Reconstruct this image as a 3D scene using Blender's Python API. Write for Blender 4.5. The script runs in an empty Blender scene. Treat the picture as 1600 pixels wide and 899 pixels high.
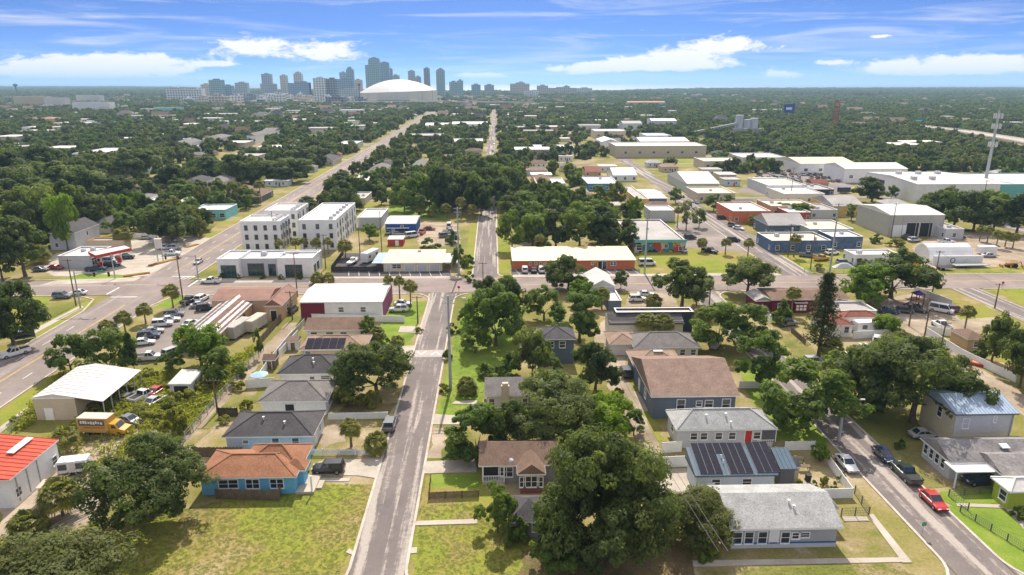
import bpy, math, random
import numpy as np
from mathutils import Vector, Matrix
R = math.radians
random.seed(11)
rng = np.random.default_rng(11)
scene = bpy.context.scene
C = scene.collection

# ------------------------------------------------------------------ camera
CAM_H, F, HY = 55.0, 1067.0, 129.5
PITCH = math.atan((449.5 - HY) / F)
YAW = R(1.54)
SP, CP, SY_, CY_ = math.sin(PITCH), math.cos(PITCH), math.sin(YAW), math.cos(YAW)
cd = bpy.data.cameras.new('camera')
cam = bpy.data.objects.new('camera', cd)
C.objects.link(cam)
cam.location = (0, 0, CAM_H)
cam.rotation_euler = (math.pi / 2 - PITCH, 0, -YAW)
cd.sensor_width = 36
cd.lens = 36 * F / 1600
cd.clip_start = 0.5
cd.clip_end = 120000
scene.camera = cam

# ------------------------------------------------------------------ sky, sun, exposure
SUN_EL, SUN_AZ = R(47), R(3)          # azimuth measured from +Y towards +X
world = bpy.data.worlds.new('World')
scene.world = world
world.use_nodes = True
wn, wl = world.node_tree.nodes, world.node_tree.links
wn.clear()
def N(tree, t, **kw):
    n = tree.nodes.new(t)
    for k, v in kw.items():
        if k == 'inp':
            for kk, vv in v.items():
                n.inputs[kk].default_value = vv
        else:
            setattr(n, k, v)
    return n
wt = world.node_tree
def wmath(op, a, b=None, c=None, clamp=False):
    n = N(wt, 'ShaderNodeMath', operation=op, use_clamp=clamp)
    for i, v in enumerate((a, b, c)):
        if v is None:
            continue
        if hasattr(v, 'links'):
            wl.new(v, n.inputs[i])
        else:
            n.inputs[i].default_value = v
    return n.outputs[0]
tc = N(wt, 'ShaderNodeTexCoord')
sep = N(wt, 'ShaderNodeSeparateXYZ'); wl.new(tc.outputs['Generated'], sep.inputs[0])
# a clear subtropical sky whose blue deepens quickly above the horizon: the sky is looked up higher than the ray points
zup = wmath('MULTIPLY_ADD', wmath('MAXIMUM', sep.outputs[2], 0.0), 4.0, 0.055)
comb = N(wt, 'ShaderNodeCombineXYZ')
wl.new(sep.outputs[0], comb.inputs[0]); wl.new(sep.outputs[1], comb.inputs[1]); wl.new(zup, comb.inputs[2])
nrm = N(wt, 'ShaderNodeVectorMath', operation='NORMALIZE'); wl.new(comb.outputs[0], nrm.inputs[0])
sky = N(wt, 'ShaderNodeTexSky', sky_type='NISHITA', sun_disc=False, sun_elevation=SUN_EL,
        sun_rotation=SUN_AZ, air_density=1.0, dust_density=0.25, ozone_density=3.0, altitude=0)
wl.new(nrm.outputs[0], sky.inputs[0])
tint = N(wt, 'ShaderNodeMix', data_type='RGBA', blend_type='MULTIPLY', inp={0: 1.0})
wl.new(sky.outputs[0], tint.inputs[6]); tint.inputs[7].default_value = (0.26, 0.40, 0.66, 1)
# cumulus and cirrus: noise in azimuth / elevation
azim = wmath('ARCTAN2', sep.outputs[0], sep.outputs[1])
elev = wmath('ARCSINE', sep.outputs[2])
def sky_noise(sa, se, detail, rough, off, dist=0.0):
    v = N(wt, 'ShaderNodeCombineXYZ')
    wl.new(wmath('MULTIPLY', azim, sa), v.inputs[0]); wl.new(wmath('MULTIPLY', elev, se), v.inputs[1]); v.inputs[2].default_value = off
    n = N(wt, 'ShaderNodeTexNoise', inp={'Scale': 1.0, 'Detail': detail, 'Roughness': rough, 'Distortion': dist})
    wl.new(v.outputs[0], n.inputs['Vector'])
    return n.outputs[0]
billow = sky_noise(42, 105, 8, 0.66, 3.1, 0.35)
def px_dir(px, py):
    u, v = (px - 800) / F, (py - 449.5) / F
    fw, dn = CP - v * SP, SP + v * CP
    x, y = u * CY_ + fw * SY_, fw * CY_ - u * SY_
    l = math.sqrt(x * x + y * y + dn * dn)
    return math.atan2(x, y), math.asin(-dn / l)
# the cloud banks in view: centre, half width and half height in photograph pixels
BANKS = [(60, 104, 70, 17), (145, 99, 62, 15), (235, 97, 85, 16), (392, 74, 62, 19), (515, 80, 62, 19), (150, 114, 150, 12),
         (905, 110, 48, 9), (990, 99, 66, 12), (1065, 88, 56, 14), (1135, 70, 72, 15), (1050, 103, 120, 9),
         (1225, 117, 42, 8), (1390, 103, 55, 13), (1490, 95, 60, 14), (1575, 97, 60, 15), (1470, 112, 120, 9),
         (730, 118, 24, 5), (770, 118, 24, 5), (1300, 98, 30, 6), (1375, 57, 26, 4), (345, 100, 30, 4)]
ae = N(wt, 'ShaderNodeCombineXYZ'); wl.new(azim, ae.inputs[0]); wl.new(elev, ae.inputs[1])
total = None
for (bx, by, bw, bh) in BANKS:
    a0, e0 = px_dir(bx, by)
    a1, _ = px_dir(bx + bw, by)
    _, e1 = px_dir(bx, by - bh)
    sx, sz = 0.47 / (a1 - a0), 0.5 / (e1 - e0)
    mp = N(wt, 'ShaderNodeMapping', inp={'Location': (-a0 * sx, -e0 * sz, 0), 'Scale': (sx, sz, 1)}); wl.new(ae.outputs[0], mp.inputs[0])
    g = N(wt, 'ShaderNodeTexGradient', gradient_type='QUADRATIC_SPHERE'); wl.new(mp.outputs[0], g.inputs[0])
    total = g.outputs[1] if total is None else wmath('ADD', total, g.outputs[1])
total = wmath('MINIMUM', total, 1.0)
cov = N(wt, 'ShaderNodeMapRange', interpolation_type='SMOOTHSTEP', inp={1: 0.68, 2: 0.96, 3: 0.0, 4: 0.97})
wl.new(wmath('ADD', wmath('MULTIPLY', total, 0.68), wmath('MULTIPLY', billow, 1.05)), cov.inputs[0])
# thin streaks all round, and cumulus bands outside view, thickened for neutral fill light
cirrus = N(wt, 'ShaderNodeMapRange', interpolation_type='SMOOTHSTEP', inp={1: 0.44, 2: 0.82, 3: 0.0, 4: 0.52})
wl.new(sky_noise(5, 60, 6, 0.6, 9.3, 0.9), cirrus.inputs[0])
band = N(wt, 'ShaderNodeMapRange', interpolation_type='SMOOTHSTEP', inp={1: 0.36, 2: 0.58, 3: 0.0, 4: 0.95})
wl.new(sky_noise(7, 13, 6, 0.6, 1.7, 0.3), band.inputs[0])
high = N(wt, 'ShaderNodeMapRange', interpolation_type='SMOOTHSTEP', inp={1: 0.12, 2: 0.26, 3: 0.0, 4: 1.0}); wl.new(elev, high.inputs[0])
cl = wmath('MAXIMUM', wmath('MAXIMUM', cov.outputs[0], cirrus.outputs[0]), wmath('MULTIPLY', band.outputs[0], high.outputs[0]))
mixc = N(wt, 'ShaderNodeMix', data_type='RGBA', blend_type='MIX')
wl.new(cl, mixc.inputs[0]); wl.new(tint.outputs[2], mixc.inputs[6])
CLOUD = mixc.inputs[7]
CLOUD.default_value = (5.9, 5.6, 5.5, 1)
bg = N(wt, 'ShaderNodeBackground', inp={'Strength': 0.125})
wl.new(mixc.outputs[2], bg.inputs[0])
wo = N(wt, 'ShaderNodeOutputWorld'); wl.new(bg.outputs[0], wo.inputs[0])

world.cycles.sampling_method = 'MANUAL'
world.cycles.sample_map_resolution = 256
sl = bpy.data.lights.new('sun', 'SUN')
sun = bpy.data.objects.new('sun', sl)
C.objects.link(sun)
sl.energy = 3.9
sl.angle = R(0.53)
sl.color = (1.0, 0.91, 0.80)
sd = Vector((math.sin(SUN_AZ) * math.cos(SUN_EL), math.cos(SUN_AZ) * math.cos(SUN_EL), math.sin(SUN_EL)))
sun.rotation_euler = (-sd).to_track_quat('-Z', 'Y').to_euler()
sun.location = (0, 0, 300)
vs = scene.view_settings
vs.view_transform = 'Standard'; vs.look = 'None'; vs.gamma = 1; vs.use_curve_mapping = False
vs.exposure = 0.68
cy = scene.cycles
cy.max_bounces = 6; cy.diffuse_bounces = 3; cy.glossy_bounces = 2; cy.transmission_bounces = 2; cy.volume_bounces = 1; cy.transparent_max_bounces = 6
cy.use_denoising = True

# ------------------------------------------------------------------ pixel -> ground
def P(px, py, z=0.0):
    """Where the ray through a photograph pixel meets the level z."""
    u, v = (px - 800) / F, (py - 449.5) / F
    t = (CAM_H - z) / (SP + v * CP)
    X, Y = u * t, (CP - v * SP) * t
    return X * CY_ + Y * SY_, Y * CY_ - X * SY_
def G(px, py, z=0.0):
    x, y = P(px, py, z)
    return Vector((x, y, z))
def height_at(x, y, py):
    """Height of a vertical at ground point (x, y) whose top shows at pixel row py."""
    Y = y * CY_ + x * SY_
    v = (py - 449.5) / F
    return CAM_H - Y * (SP + v * CP) / (CP - v * SP)
def px_per_m(y):
    return F / (y * CP + CAM_H * SP)
def proj(x, y, z):
    X, Y = x * CY_ - y * SY_, y * CY_ + x * SY_
    d = Y * CP + (CAM_H - z) * SP
    return 800 + F * X / d, 449.5 + F * ((CAM_H - z) * CP - Y * SP) / d

# ------------------------------------------------------------------ mesh builder, tagging
class MB:
    def __init__(s):
        s.v, s.f, s.m = [], [], []
    def face(s, pts, m=0):
        i = len(s.v)
        s.v += [tuple(p) for p in pts]
        s.f.append(tuple(range(i, i + len(pts)))); s.m.append(m)
    def box(s, x0, x1, y0, y1, z0, z1, m=0):
        i = len(s.v)
        s.v += [(x0, y0, z0), (x1, y0, z0), (x1, y1, z0), (x0, y1, z0), (x0, y0, z1), (x1, y0, z1), (x1, y1, z1), (x0, y1, z1)]
        for q in ((0, 3, 2, 1), (4, 5, 6, 7), (0, 1, 5, 4), (1, 2, 6, 5), (2, 3, 7, 6), (3, 0, 4, 7)):
            s.f.append(tuple(i + k for k in q)); s.m.append(m)
        return s
    def bar(s, a, b, w, h=None, m=0):
        """A square bar from a to b."""
        h = h or w
        a, b = Vector(a), Vector(b)
        d = (b - a).normalized()
        side = d.cross(Vector((0, 0, 1)))
        side = Vector((1, 0, 0)) if side.length < 1e-4 else side.normalized()
        up = side.cross(d)
        i = len(s.v)
        for p in (a, b):
            for sx, sz in ((-1, -1), (1, -1), (1, 1), (-1, 1)):
                s.v.append(tuple(p + side * (sx * w / 2) + up * (sz * h / 2)))
        for q in ((0, 1, 2, 3), (7, 6, 5, 4), (0, 4, 5, 1), (1, 5, 6, 2), (2, 6, 7, 3), (3, 7, 4, 0)):
            s.f.append(tuple(i + k for k in q)); s.m.append(m)
        return s
    def tube(s, pts, rad, n=8, m=0, cap=True):
        rings = []
        for k, p in enumerate(pts):
            p = Vector(p)
            d = Vector(pts[min(k + 1, len(pts) - 1)]) - Vector(pts[max(k - 1, 0)])
            d.normalize()
            a = d.orthogonal().normalized() if abs(d.z) < 0.9 else Vector((1, 0, 0))
            a = (a - d * a.dot(d)).normalized()
            b = d.cross(a)
            r = rad[k] if isinstance(rad, (list, tuple)) else rad
            i = len(s.v)
            for j in range(n):
                t = 2 * math.pi * j / n
                s.v.append(tuple(p + (a * math.cos(t) + b * math.sin(t)) * r))
            rings.append(i)
        for k in range(len(rings) - 1):
            for j in range(n):
                j2 = (j + 1) % n
                s.f.append((rings[k] + j, rings[k] + j2, rings[k + 1] + j2, rings[k + 1] + j)); s.m.append(m)
        if cap:
            s.f.append(tuple(rings[0] + j for j in reversed(range(n)))); s.m.append(m)
            s.f.append(tuple(rings[-1] + j for j in range(n))); s.m.append(m)
        return s
    def mesh(s, name, mats):
        me = bpy.data.meshes.new(name)
        me.from_pydata(s.v, [], s.f)
        for x in (mats if isinstance(mats, (list, tuple)) else [mats]):
            me.materials.append(x)
        if any(s.m):
            me.polygons.foreach_set('material_index', s.m)
        me.update()
        return me
    def build(s, name, mats, parent=None, loc=(0, 0, 0), rz=0.0):
        return ob(name, s.mesh(name, mats), parent, loc, rz)
def ob(name, me, parent=None, loc=(0, 0, 0), rz=0.0):
    o = bpy.data.objects.new(name, me)
    C.objects.link(o)
    o.location = loc
    if rz:
        o.rotation_euler = (0, 0, rz)
    if parent is not None:
        o.parent = parent
    return o
def smooth(o):
    o.data.polygons.foreach_set('use_smooth', [True] * len(o.data.polygons))
    return o
def tag(o, label, cat, group=None, kind=None):
    o['label'] = label
    o['category'] = cat
    if group: o['group'] = group
    if kind: o['kind'] = kind
    return o
def thing(name, label, cat, loc=(0, 0, 0), rz=0.0, group=None):
    return tag(ob(name, None, None, loc, rz), label, cat, group)
def struct(o):
    o['kind'] = 'structure'
    return o
def stuff(o, label=None, cat=None):
    o['kind'] = 'stuff'
    if label: o['label'] = label
    if cat: o['category'] = cat
    return o
LAND = []                     # (phrase, x, y): what automatic labels are anchored to
AUTO = []                     # (object, kind phrase, plural phrase, x, y)
OCC = []                      # taken ground: (x0, x1, y0, y1)

# ------------------------------------------------------------------ materials
_M = {}
def mat(key, col, rough=0.8, var=0.12, scale=0.6, fine=0.08, fscale=9.0, bump=0.0, metal=0.0, spec=0.3, col2=None, emis=None, stretch=None):
    """Base colour with broad patches (var) and fine grain (fine), in world metres."""
    if key in _M:
        return _M[key]
    m = bpy.data.materials.new(key)
    m.use_nodes = True
    t = m.node_tree
    b = t.nodes['Principled BSDF']
    b.inputs['Roughness'].default_value = rough
    b.inputs['Metallic'].default_value = metal
    b.inputs['Specular IOR Level'].default_value = spec
    geo = N(t, 'ShaderNodeNewGeometry')
    vec = geo.outputs['Position']
    if stretch:
        mp = N(t, 'ShaderNodeMapping'); mp.inputs['Scale'].default_value = stretch
        t.links.new(vec, mp.inputs[0]); vec = mp.outputs[0]
    n1 = N(t, 'ShaderNodeTexNoise', inp={'Scale': scale, 'Detail': 5.0, 'Roughness': 0.6}); t.links.new(vec, n1.inputs['Vector'])
    n2 = N(t, 'ShaderNodeTexNoise', inp={'Scale': fscale, 'Detail': 3.0}); t.links.new(geo.outputs['Position'], n2.inputs['Vector'])
    mr = N(t, 'ShaderNodeMapRange', inp={1: 0.32, 2: 0.68, 3: 0.0, 4: 1.0}); t.links.new(n1.outputs[0], mr.inputs[0])
    mx = N(t, 'ShaderNodeMix', data_type='RGBA'); t.links.new(mr.outputs[0], mx.inputs[0])
    c2 = col2 or tuple(min(1, c * (1 + var)) for c in col)
    c1 = tuple(c * (1 - var) for c in col) if col2 is None else col
    mx.inputs[6].default_value = (*c1, 1); mx.inputs[7].default_value = (*c2, 1)
    mr2 = N(t, 'ShaderNodeMapRange', inp={1: 0.25, 2: 0.75, 3: 1 - fine * 2, 4: 1 + fine * 2}); t.links.new(n2.outputs[0], mr2.inputs[0])
    mul = N(t, 'ShaderNodeMix', data_type='RGBA', blend_type='MULTIPLY', inp={0: 1.0}); t.links.new(mx.outputs[2], mul.inputs[6])
    t.links.new(mr2.outputs[0], mul.inputs[7])
    t.links.new(mul.outputs[2], b.inputs['Base Color'])
    if bump:
        bp = N(t, 'ShaderNodeBump', inp={'Strength': 1.0, 'Distance': bump}); t.links.new(n2.outputs[0], bp.inputs['Height'])
        t.links.new(bp.outputs[0], b.inputs['Normal'])
    if emis:
        b.inputs['Emission Color'].default_value = (*emis[:3], 1); b.inputs['Emission Strength'].default_value = emis[3]
    _M[key] = m
    return m
def paint(key, col, rough=0.75, **k):
    return mat('paint_' + key, col, rough, k.pop('var', 0.06), k.pop('scale', 0.5), k.pop('fine', 0.03), 4.0, **k)
def shingle(key, col):
    return mat('shingle_' + key, col, 0.92, 0.16, 0.55, 0.16, 5.5, bump=0.02, spec=0.15)
def ramp(t, src, stops):
    r = N(t, 'ShaderNodeValToRGB')
    e = r.color_ramp.elements
    while len(e) < len(stops):
        e.new(0.5)
    for i, (p, c) in enumerate(stops):
        e[i].position = p; e[i].color = (*c, 1)
    t.links.new(src, r.inputs[0])
    return r.outputs[0]
def ground_mat(key, stops, scale, detail=8, rough=0.65, fine=0.25, fscale=3.0, bump=0.05, warp=0.4, patch=None):
    """Ground cover: a colour ramp over broad noise, broken by fine tufts."""
    if key in _M:
        return _M[key]
    m = bpy.data.materials.new(key); m.use_nodes = True
    t = m.node_tree; b = t.nodes['Principled BSDF']
    b.inputs['Roughness'].default_value = 0.95; b.inputs['Specular IOR Level'].default_value = 0.1
    geo = N(t, 'ShaderNodeNewGeometry')
    n1 = N(t, 'ShaderNodeTexNoise', inp={'Scale': scale, 'Detail': detail, 'Roughness': rough, 'Distortion': warp}); t.links.new(geo.outputs[0], n1.inputs['Vector'])
    n0 = N(t, 'ShaderNodeTexNoise', inp={'Scale': scale * 0.38, 'Detail': 3.0, 'Distortion': 0.6}); t.links.new(geo.outputs[0], n0.inputs['Vector'])
    mm = N(t, 'ShaderNodeMath', operation='MULTIPLY_ADD'); t.links.new(n0.outputs[0], mm.inputs[0]); mm.inputs[1].default_value = 1.1; t.links.new(n1.outputs[0], mm.inputs[2])
    mr = N(t, 'ShaderNodeMapRange', inp={1: 0.72, 2: 1.38, 3: 0.0, 4: 1.0}); t.links.new(mm.outputs[0], mr.inputs[0])
    col = ramp(t, mr.outputs[0], stops)
    n2 = N(t, 'ShaderNodeTexNoise', inp={'Scale': fscale, 'Detail': 5.0, 'Roughness': 0.7}); t.links.new(geo.outputs[0], n2.inputs['Vector'])
    mr2 = N(t, 'ShaderNodeMapRange', inp={1: 0.28, 2: 0.72, 3: 1 - fine, 4: 1 + fine}); t.links.new(n2.outputs[0], mr2.inputs[0])
    mul = N(t, 'ShaderNodeMix', data_type='RGBA', blend_type='MULTIPLY', inp={0: 1.0}); t.links.new(col, mul.inputs[6]); t.links.new(mr2.outputs[0], mul.inputs[7])
    t.links.new(mul.outputs[2], b.inputs['Base Color'])
    if bump:
        bp = N(t, 'ShaderNodeBump', inp={'Strength': 1.0, 'Distance': bump}); t.links.new(n2.outputs[0], bp.inputs['Height']); t.links.new(bp.outputs[0], b.inputs['Normal'])
    _M[key] = m
    return m
GRASS_D, GRASS_M, GRASS_L, GRASS_Y, SAND = (0.065, 0.092, 0.018), (0.115, 0.145, 0.026), (0.18, 0.205, 0.038), (0.25, 0.205, 0.075), (0.40, 0.33, 0.24)
m_ground = ground_mat('ground_cover', [(0.0, (0.13, 0.15, 0.03)), (0.3, (0.19, 0.19, 0.045)), (0.55, (0.27, 0.23, 0.085)), (0.8, (0.36, 0.29, 0.17)), (1.0, (0.46, 0.39, 0.29))], 0.09, fine=0.25, fscale=2.4)
m_lawn = ground_mat('lawn_mixed', [(0.0, (0.13, 0.19, 0.03)), (0.3, (0.21, 0.245, 0.035)), (0.5, (0.25, 0.255, 0.045)), (0.68, (0.27, 0.215, 0.075)), (1.0, (0.42, 0.34, 0.20))], 0.13, rough=0.78, fine=0.3, fscale=2.8, warp=0.1)
m_lawn_dry = ground_mat('lawn_dry', [(0.0, GRASS_M), (0.35, (0.19, 0.19, 0.05)), (0.62, (0.27, 0.22, 0.10)), (0.85, (0.38, 0.31, 0.20)), (1.0, (0.48, 0.41, 0.31))], 0.22, fine=0.25, fscale=2.6)
m_lawn_green = ground_mat('lawn_green', [(0.0, (0.12, 0.19, 0.028)), (0.5, (0.18, 0.26, 0.035)), (1.0, (0.27, 0.31, 0.06))], 0.3, fine=0.2, fscale=3.5)
m_weedy = ground_mat('weedy_ground', [(0.0, (0.10, 0.13, 0.025)), (0.45, (0.19, 0.21, 0.035)), (0.75, (0.28, 0.26, 0.06)), (1.0, (0.40, 0.33, 0.2))], 0.3, fine=0.35, fscale=2.0)
m_dirt = ground_mat('bare_dirt', [(0.0, (0.24, 0.19, 0.13)), (0.5, (0.36, 0.29, 0.21)), (1.0, (0.48, 0.40, 0.31))], 0.25, fine=0.18, fscale=2.5)
m_leaflitter = ground_mat('leaf_litter', [(0.0, (0.10, 0.075, 0.04)), (0.5, (0.19, 0.14, 0.075)), (0.8, (0.22, 0.18, 0.07)), (1.0, (0.33, 0.26, 0.16))], 0.4, fine=0.3, fscale=3.0)
m_concrete = ground_mat('old_concrete', [(0.0, (0.36, 0.31, 0.25)), (0.5, (0.46, 0.41, 0.34)), (1.0, (0.54, 0.49, 0.42))], 0.35, fine=0.1, fscale=4.0, bump=0.01)
m_asphalt_lot = ground_mat('asphalt_lot', [(0.0, (0.19, 0.165, 0.15)), (0.5, (0.26, 0.225, 0.20)), (1.0, (0.35, 0.30, 0.27))], 0.12, fine=0.08, fscale=4.0, bump=0.01)
m_asphalt_dark = ground_mat('asphalt_dark', [(0.0, (0.075, 0.068, 0.072)), (0.5, (0.11, 0.10, 0.105)), (1.0, (0.17, 0.15, 0.15))], 0.2, fine=0.1, fscale=4.0, bump=0.01)
def road_mat(key, base, worn, amount, scale, axis):
    """Aged asphalt with worn pale bands that run along the road."""
    m = bpy.data.materials.new(key); m.use_nodes = True
    t = m.node_tree; b = t.nodes['Principled BSDF']
    b.inputs['Roughness'].default_value = 0.9; b.inputs['Specular IOR Level'].default_value = 0.2
    geo = N(t, 'ShaderNodeNewGeometry')
    mp = N(t, 'ShaderNodeMapping'); t.links.new(geo.outputs[0], mp.inputs[0])
    mp.inputs['Scale'].default_value = (scale, scale * 0.035, 1) if axis == 'y' else (scale * 0.035, scale, 1)
    n1 = N(t, 'ShaderNodeTexNoise', inp={'Scale': 1.0, 'Detail': 5.0, 'Roughness': 0.62, 'Distortion': 0.25}); t.links.new(mp.outputs[0], n1.inputs['Vector'])
    n3 = N(t, 'ShaderNodeTexNoise', inp={'Scale': 1.1, 'Detail': 6.0, 'Roughness': 0.7}); t.links.new(geo.outputs[0], n3.inputs['Vector'])
    ad = N(t, 'ShaderNodeMath', operation='MULTIPLY_ADD'); t.links.new(n3.outputs[0], ad.inputs[0]); ad.inputs[1].default_value = 0.22; t.links.new(n1.outputs[0], ad.inputs[2])
    mr = N(t, 'ShaderNodeMapRange', inp={1: 0.62 + amount, 2: 0.70 + amount, 3: 0.0, 4: 1.0}); t.links.new(ad.outputs[0], mr.inputs[0])
    n2 = N(t, 'ShaderNodeTexNoise', inp={'Scale': 0.09, 'Detail': 6.0, 'Roughness': 0.7}); t.links.new(geo.outputs[0], n2.inputs['Vector'])
    col = ramp(t, n2.outputs[0], [(0.3, tuple(c * 0.8 for c in base)), (0.5, base), (0.7, tuple(c * 1.25 for c in base))])
    mx = N(t, 'ShaderNodeMix', data_type='RGBA'); t.links.new(mr.outputs[0], mx.inputs[0]); t.links.new(col, mx.inputs[6]); mx.inputs[7].default_value = (*worn, 1)
    g = N(t, 'ShaderNodeTexNoise', inp={'Scale': 5.0, 'Detail': 4.0}); t.links.new(geo.outputs[0], g.inputs['Vector'])
    gr = N(t, 'ShaderNodeMapRange', inp={1: 0.3, 2: 0.7, 3: 0.9, 4: 1.1}); t.links.new(g.outputs[0], gr.inputs[0])
    mul = N(t, 'ShaderNodeMix', data_type='RGBA', blend_type='MULTIPLY', inp={0: 1.0}); t.links.new(mx.outputs[2], mul.inputs[6]); t.links.new(gr.outputs[0], mul.inputs[7])
    t.links.new(mul.outputs[2], b.inputs['Base Color'])
    return m
m_street = road_mat('street_asphalt', (0.185, 0.158, 0.148), (0.40, 0.355, 0.31), 0.0, 0.62, 'y')
m_avenue = road_mat('avenue_asphalt', (0.25, 0.21, 0.19), (0.34, 0.29, 0.26), 0.04, 0.3, 'y')
m_cross = road_mat('cross_street_asphalt', (0.26, 0.212, 0.19), (0.35, 0.295, 0.26), 0.05, 0.3, 'x')
m_kerb = paint('kerb', (0.50, 0.45, 0.38), 0.9, var=0.15, fine=0.08)
m_white_line = paint('road_white', (0.72, 0.70, 0.66), 0.8, var=0.2, fine=0.15)
m_yellow_line = paint('road_yellow', (0.62, 0.42, 0.10), 0.8, var=0.2, fine=0.15)
m_white = paint('white', (0.78, 0.78, 0.77))
m_offwhite = paint('offwhite', (0.66, 0.63, 0.57))
m_cream = paint('cream', (0.66, 0.58, 0.42))
m_trim = paint('trim_white', (0.80, 0.80, 0.79))
m_grey = paint('grey', (0.36, 0.37, 0.39))
m_lgrey = paint('light_grey', (0.52, 0.53, 0.55))
m_dgrey = paint('dark_grey', (0.12, 0.12, 0.13))
m_black = paint('black', (0.025, 0.025, 0.028), 0.6)
m_wood = mat('weathered_wood', (0.17, 0.125, 0.085), 0.9, 0.25, 1.5, 0.15, 12, bump=0.01)
m_pole = mat('pole_wood', (0.15, 0.105, 0.07), 0.9, 0.2, 1.5, 0.12, 12)
m_steel = paint('galvanised', (0.36, 0.39, 0.38), 0.5)
m_metal_w = paint('metal_white', (0.74, 0.74, 0.73), 0.45)
m_glass = mat('window_glass', (0.035, 0.045, 0.055), 0.08, 0.3, 0.4, 0.0, 3.0, spec=0.8)
m_glass_dark = mat('store_glass', (0.02, 0.055, 0.05), 0.08, 0.2, 0.4, 0.0, 3.0, spec=0.7)
m_red = paint('red', (0.50, 0.045, 0.035))
m_chrome = mat('rim_metal', (0.45, 0.45, 0.46), 0.35, 0.05, metal=0.8)
m_tyre = mat('tyre_rubber', (0.02, 0.02, 0.02), 0.9, 0.1)
m_bark = mat('bark', (0.14, 0.11, 0.085), 0.95, 0.3, 2.0, 0.2, 9, bump=0.03)
# ================================================================== the setting: land, sea, roads
shore = [P(px, py) for px, py in [(0, 137), (200, 137), (285, 138), (330, 141), (560, 144), (760, 145.5), (840, 145.5), (960, 145),
                                  (1030, 142.5), (1100, 140.5), (1300, 139.5), (1600, 139)]]
xl, yl = shore[0]; xr, yr = shore[-1]
mb = MB()
mb.face([(-14000, -400, 0), (14000, -400, 0), (14000, yr, 0)] + [(x, y, 0) for x, y in reversed(shore)] + [(-14000, yl, 0)])
struct(mb.build('ground', m_ground))
m_sea = mat('sea_water', (0.05, 0.09, 0.11), 0.42, 0.05, 0.002, 0.0, 1.0, spec=1.0)
t_ = m_sea.node_tree; bp_ = N(t_, 'ShaderNodeBump', inp={'Strength': 0.5, 'Distance': 1.5}); n_ = N(t_, 'ShaderNodeTexNoise', inp={'Scale': 0.02, 'Detail': 4.0})
t_.links.new(N(t_, 'ShaderNodeNewGeometry').outputs[0], n_.inputs['Vector']); t_.links.new(n_.outputs[0], bp_.inputs['Height']); t_.links.new(bp_.outputs[0], t_.nodes['Principled BSDF'].inputs['Normal'])
struct(MB().box(-40000, 40000, 4000, 50000, -1.6, -0.6).build('sea', m_sea))

_layer = [0]
def patch(name, pts, m, jit=0.25, world=False, step=1.2):
    """An irregular sheet of ground cover; every patch lies a millimetre above the one before."""
    _layer[0] += 1
    z = 0.004 + 0.001 * _layer[0]
    w = [Vector(p) for p in pts] if world else [Vector(P(*p)) for p in pts]
    out = []
    for i, a in enumerate(w):
        b = w[(i + 1) % len(w)]
        n = max(1, min(60, int((b - a).length / step)))
        d = (b - a).normalized() if (b - a).length else Vector((1, 0))
        for k in range(n):
            q = a.lerp(b, k / n) + Vector((-d.y, d.x)) * (random.uniform(-jit, jit) if k else 0)
            out.append((q.x, q.y, z))
    mb = MB(); mb.face(out)
    o = mb.build(name, m)
    o.data.polygons[0].normal
    if o.data.polygons[0].normal.z < 0:
        o.data.flip_normals()
    return struct(o)
L_, D_, K_, A_ = 'lawn', 'dirt_yard', 'concrete_apron', 'parking_lot'
# --- south-west lot and the verges of the centre street
patch(L_, [(120, 915), (165, 850), (225, 812), (330, 786), (475, 754), (588, 757), (574, 800), (545, 868), (520, 915)], m_lawn, 0.5)
patch(L_, [(640, 915), (652, 800), (665, 746), (748, 742), (760, 765), (850, 850), (860, 915)], m_lawn, 0.4)
patch('lawn', [(668, 760), (748, 764), (746, 740), (672, 742)], m_lawn_green, 0.3)
patch('leaf_litter_ground', [(800, 915), (820, 860), (860, 842), (1000, 838), (1040, 870), (1060, 915)], m_leaflitter, 0.6)
patch(L_, [(683, 650), (700, 575), (716, 500), (735, 456), (790, 462), (815, 530), (795, 600), (762, 612), (745, 650)], m_lawn_green, 0.5)
patch(L_, [(664, 728), (676, 665), (722, 652), (740, 690), (745, 722)], m_lawn_dry, 0.4)
patch('dirt_verge', [(668, 716), (678, 670), (700, 668), (690, 716)], m_dirt, 0.5)
patch(L_, [(580, 540), (615, 470), (665, 472), (640, 540)], m_lawn_green, 0.3)
patch(D_, [(520, 652), (540, 632), (622, 630), (604, 652)], m_leaflitter, 0.3)
patch(L_, [(480, 700), (500, 655), (605, 655), (590, 712)], m_lawn_dry, 0.3)
patch(D_, [(487, 690), (512, 664), (545, 664), (540, 690), (505, 700)], m_dirt, 0.5)
# --- left block
patch('weedy_lot', [(60, 690), (140, 640), (212, 575), (330, 575), (345, 560), (400, 545), (372, 585), (290, 680), (250, 705)], m_weedy, 0.6)
patch(D_, [(0, 800), (0, 735), (110, 690), (128, 655), (270, 665), (262, 705), (190, 750), (160, 830), (110, 880), (0, 880)], m_dirt, 0.8)
patch(L_, [(0, 690), (0, 640), (82, 586), (118, 575), (60, 625), (45, 665)], m_lawn, 0.4)
patch('dirt_alley', [(250, 715), (290, 668), (415, 540), (448, 505), (472, 505), (455, 540), (340, 668), (300, 700)], m_dirt, 0.4)
patch(L_, [(80, 450), (70, 500), (20, 530), (20, 480)], m_lawn, 0.4)
patch(L_, [(122, 476), (138, 470), (142, 478), (60, 530), (40, 522)], m_lawn, 0.3)
patch(A_, [(210, 570), (205, 545), (262, 486), (330, 462), (365, 460), (330, 540), (270, 560)], m_asphalt_lot, 0.4)
patch(L_, [(238, 482), (262, 468), (288, 462), (300, 462), (262, 482)], m_lawn_green, 0.2)
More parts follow.
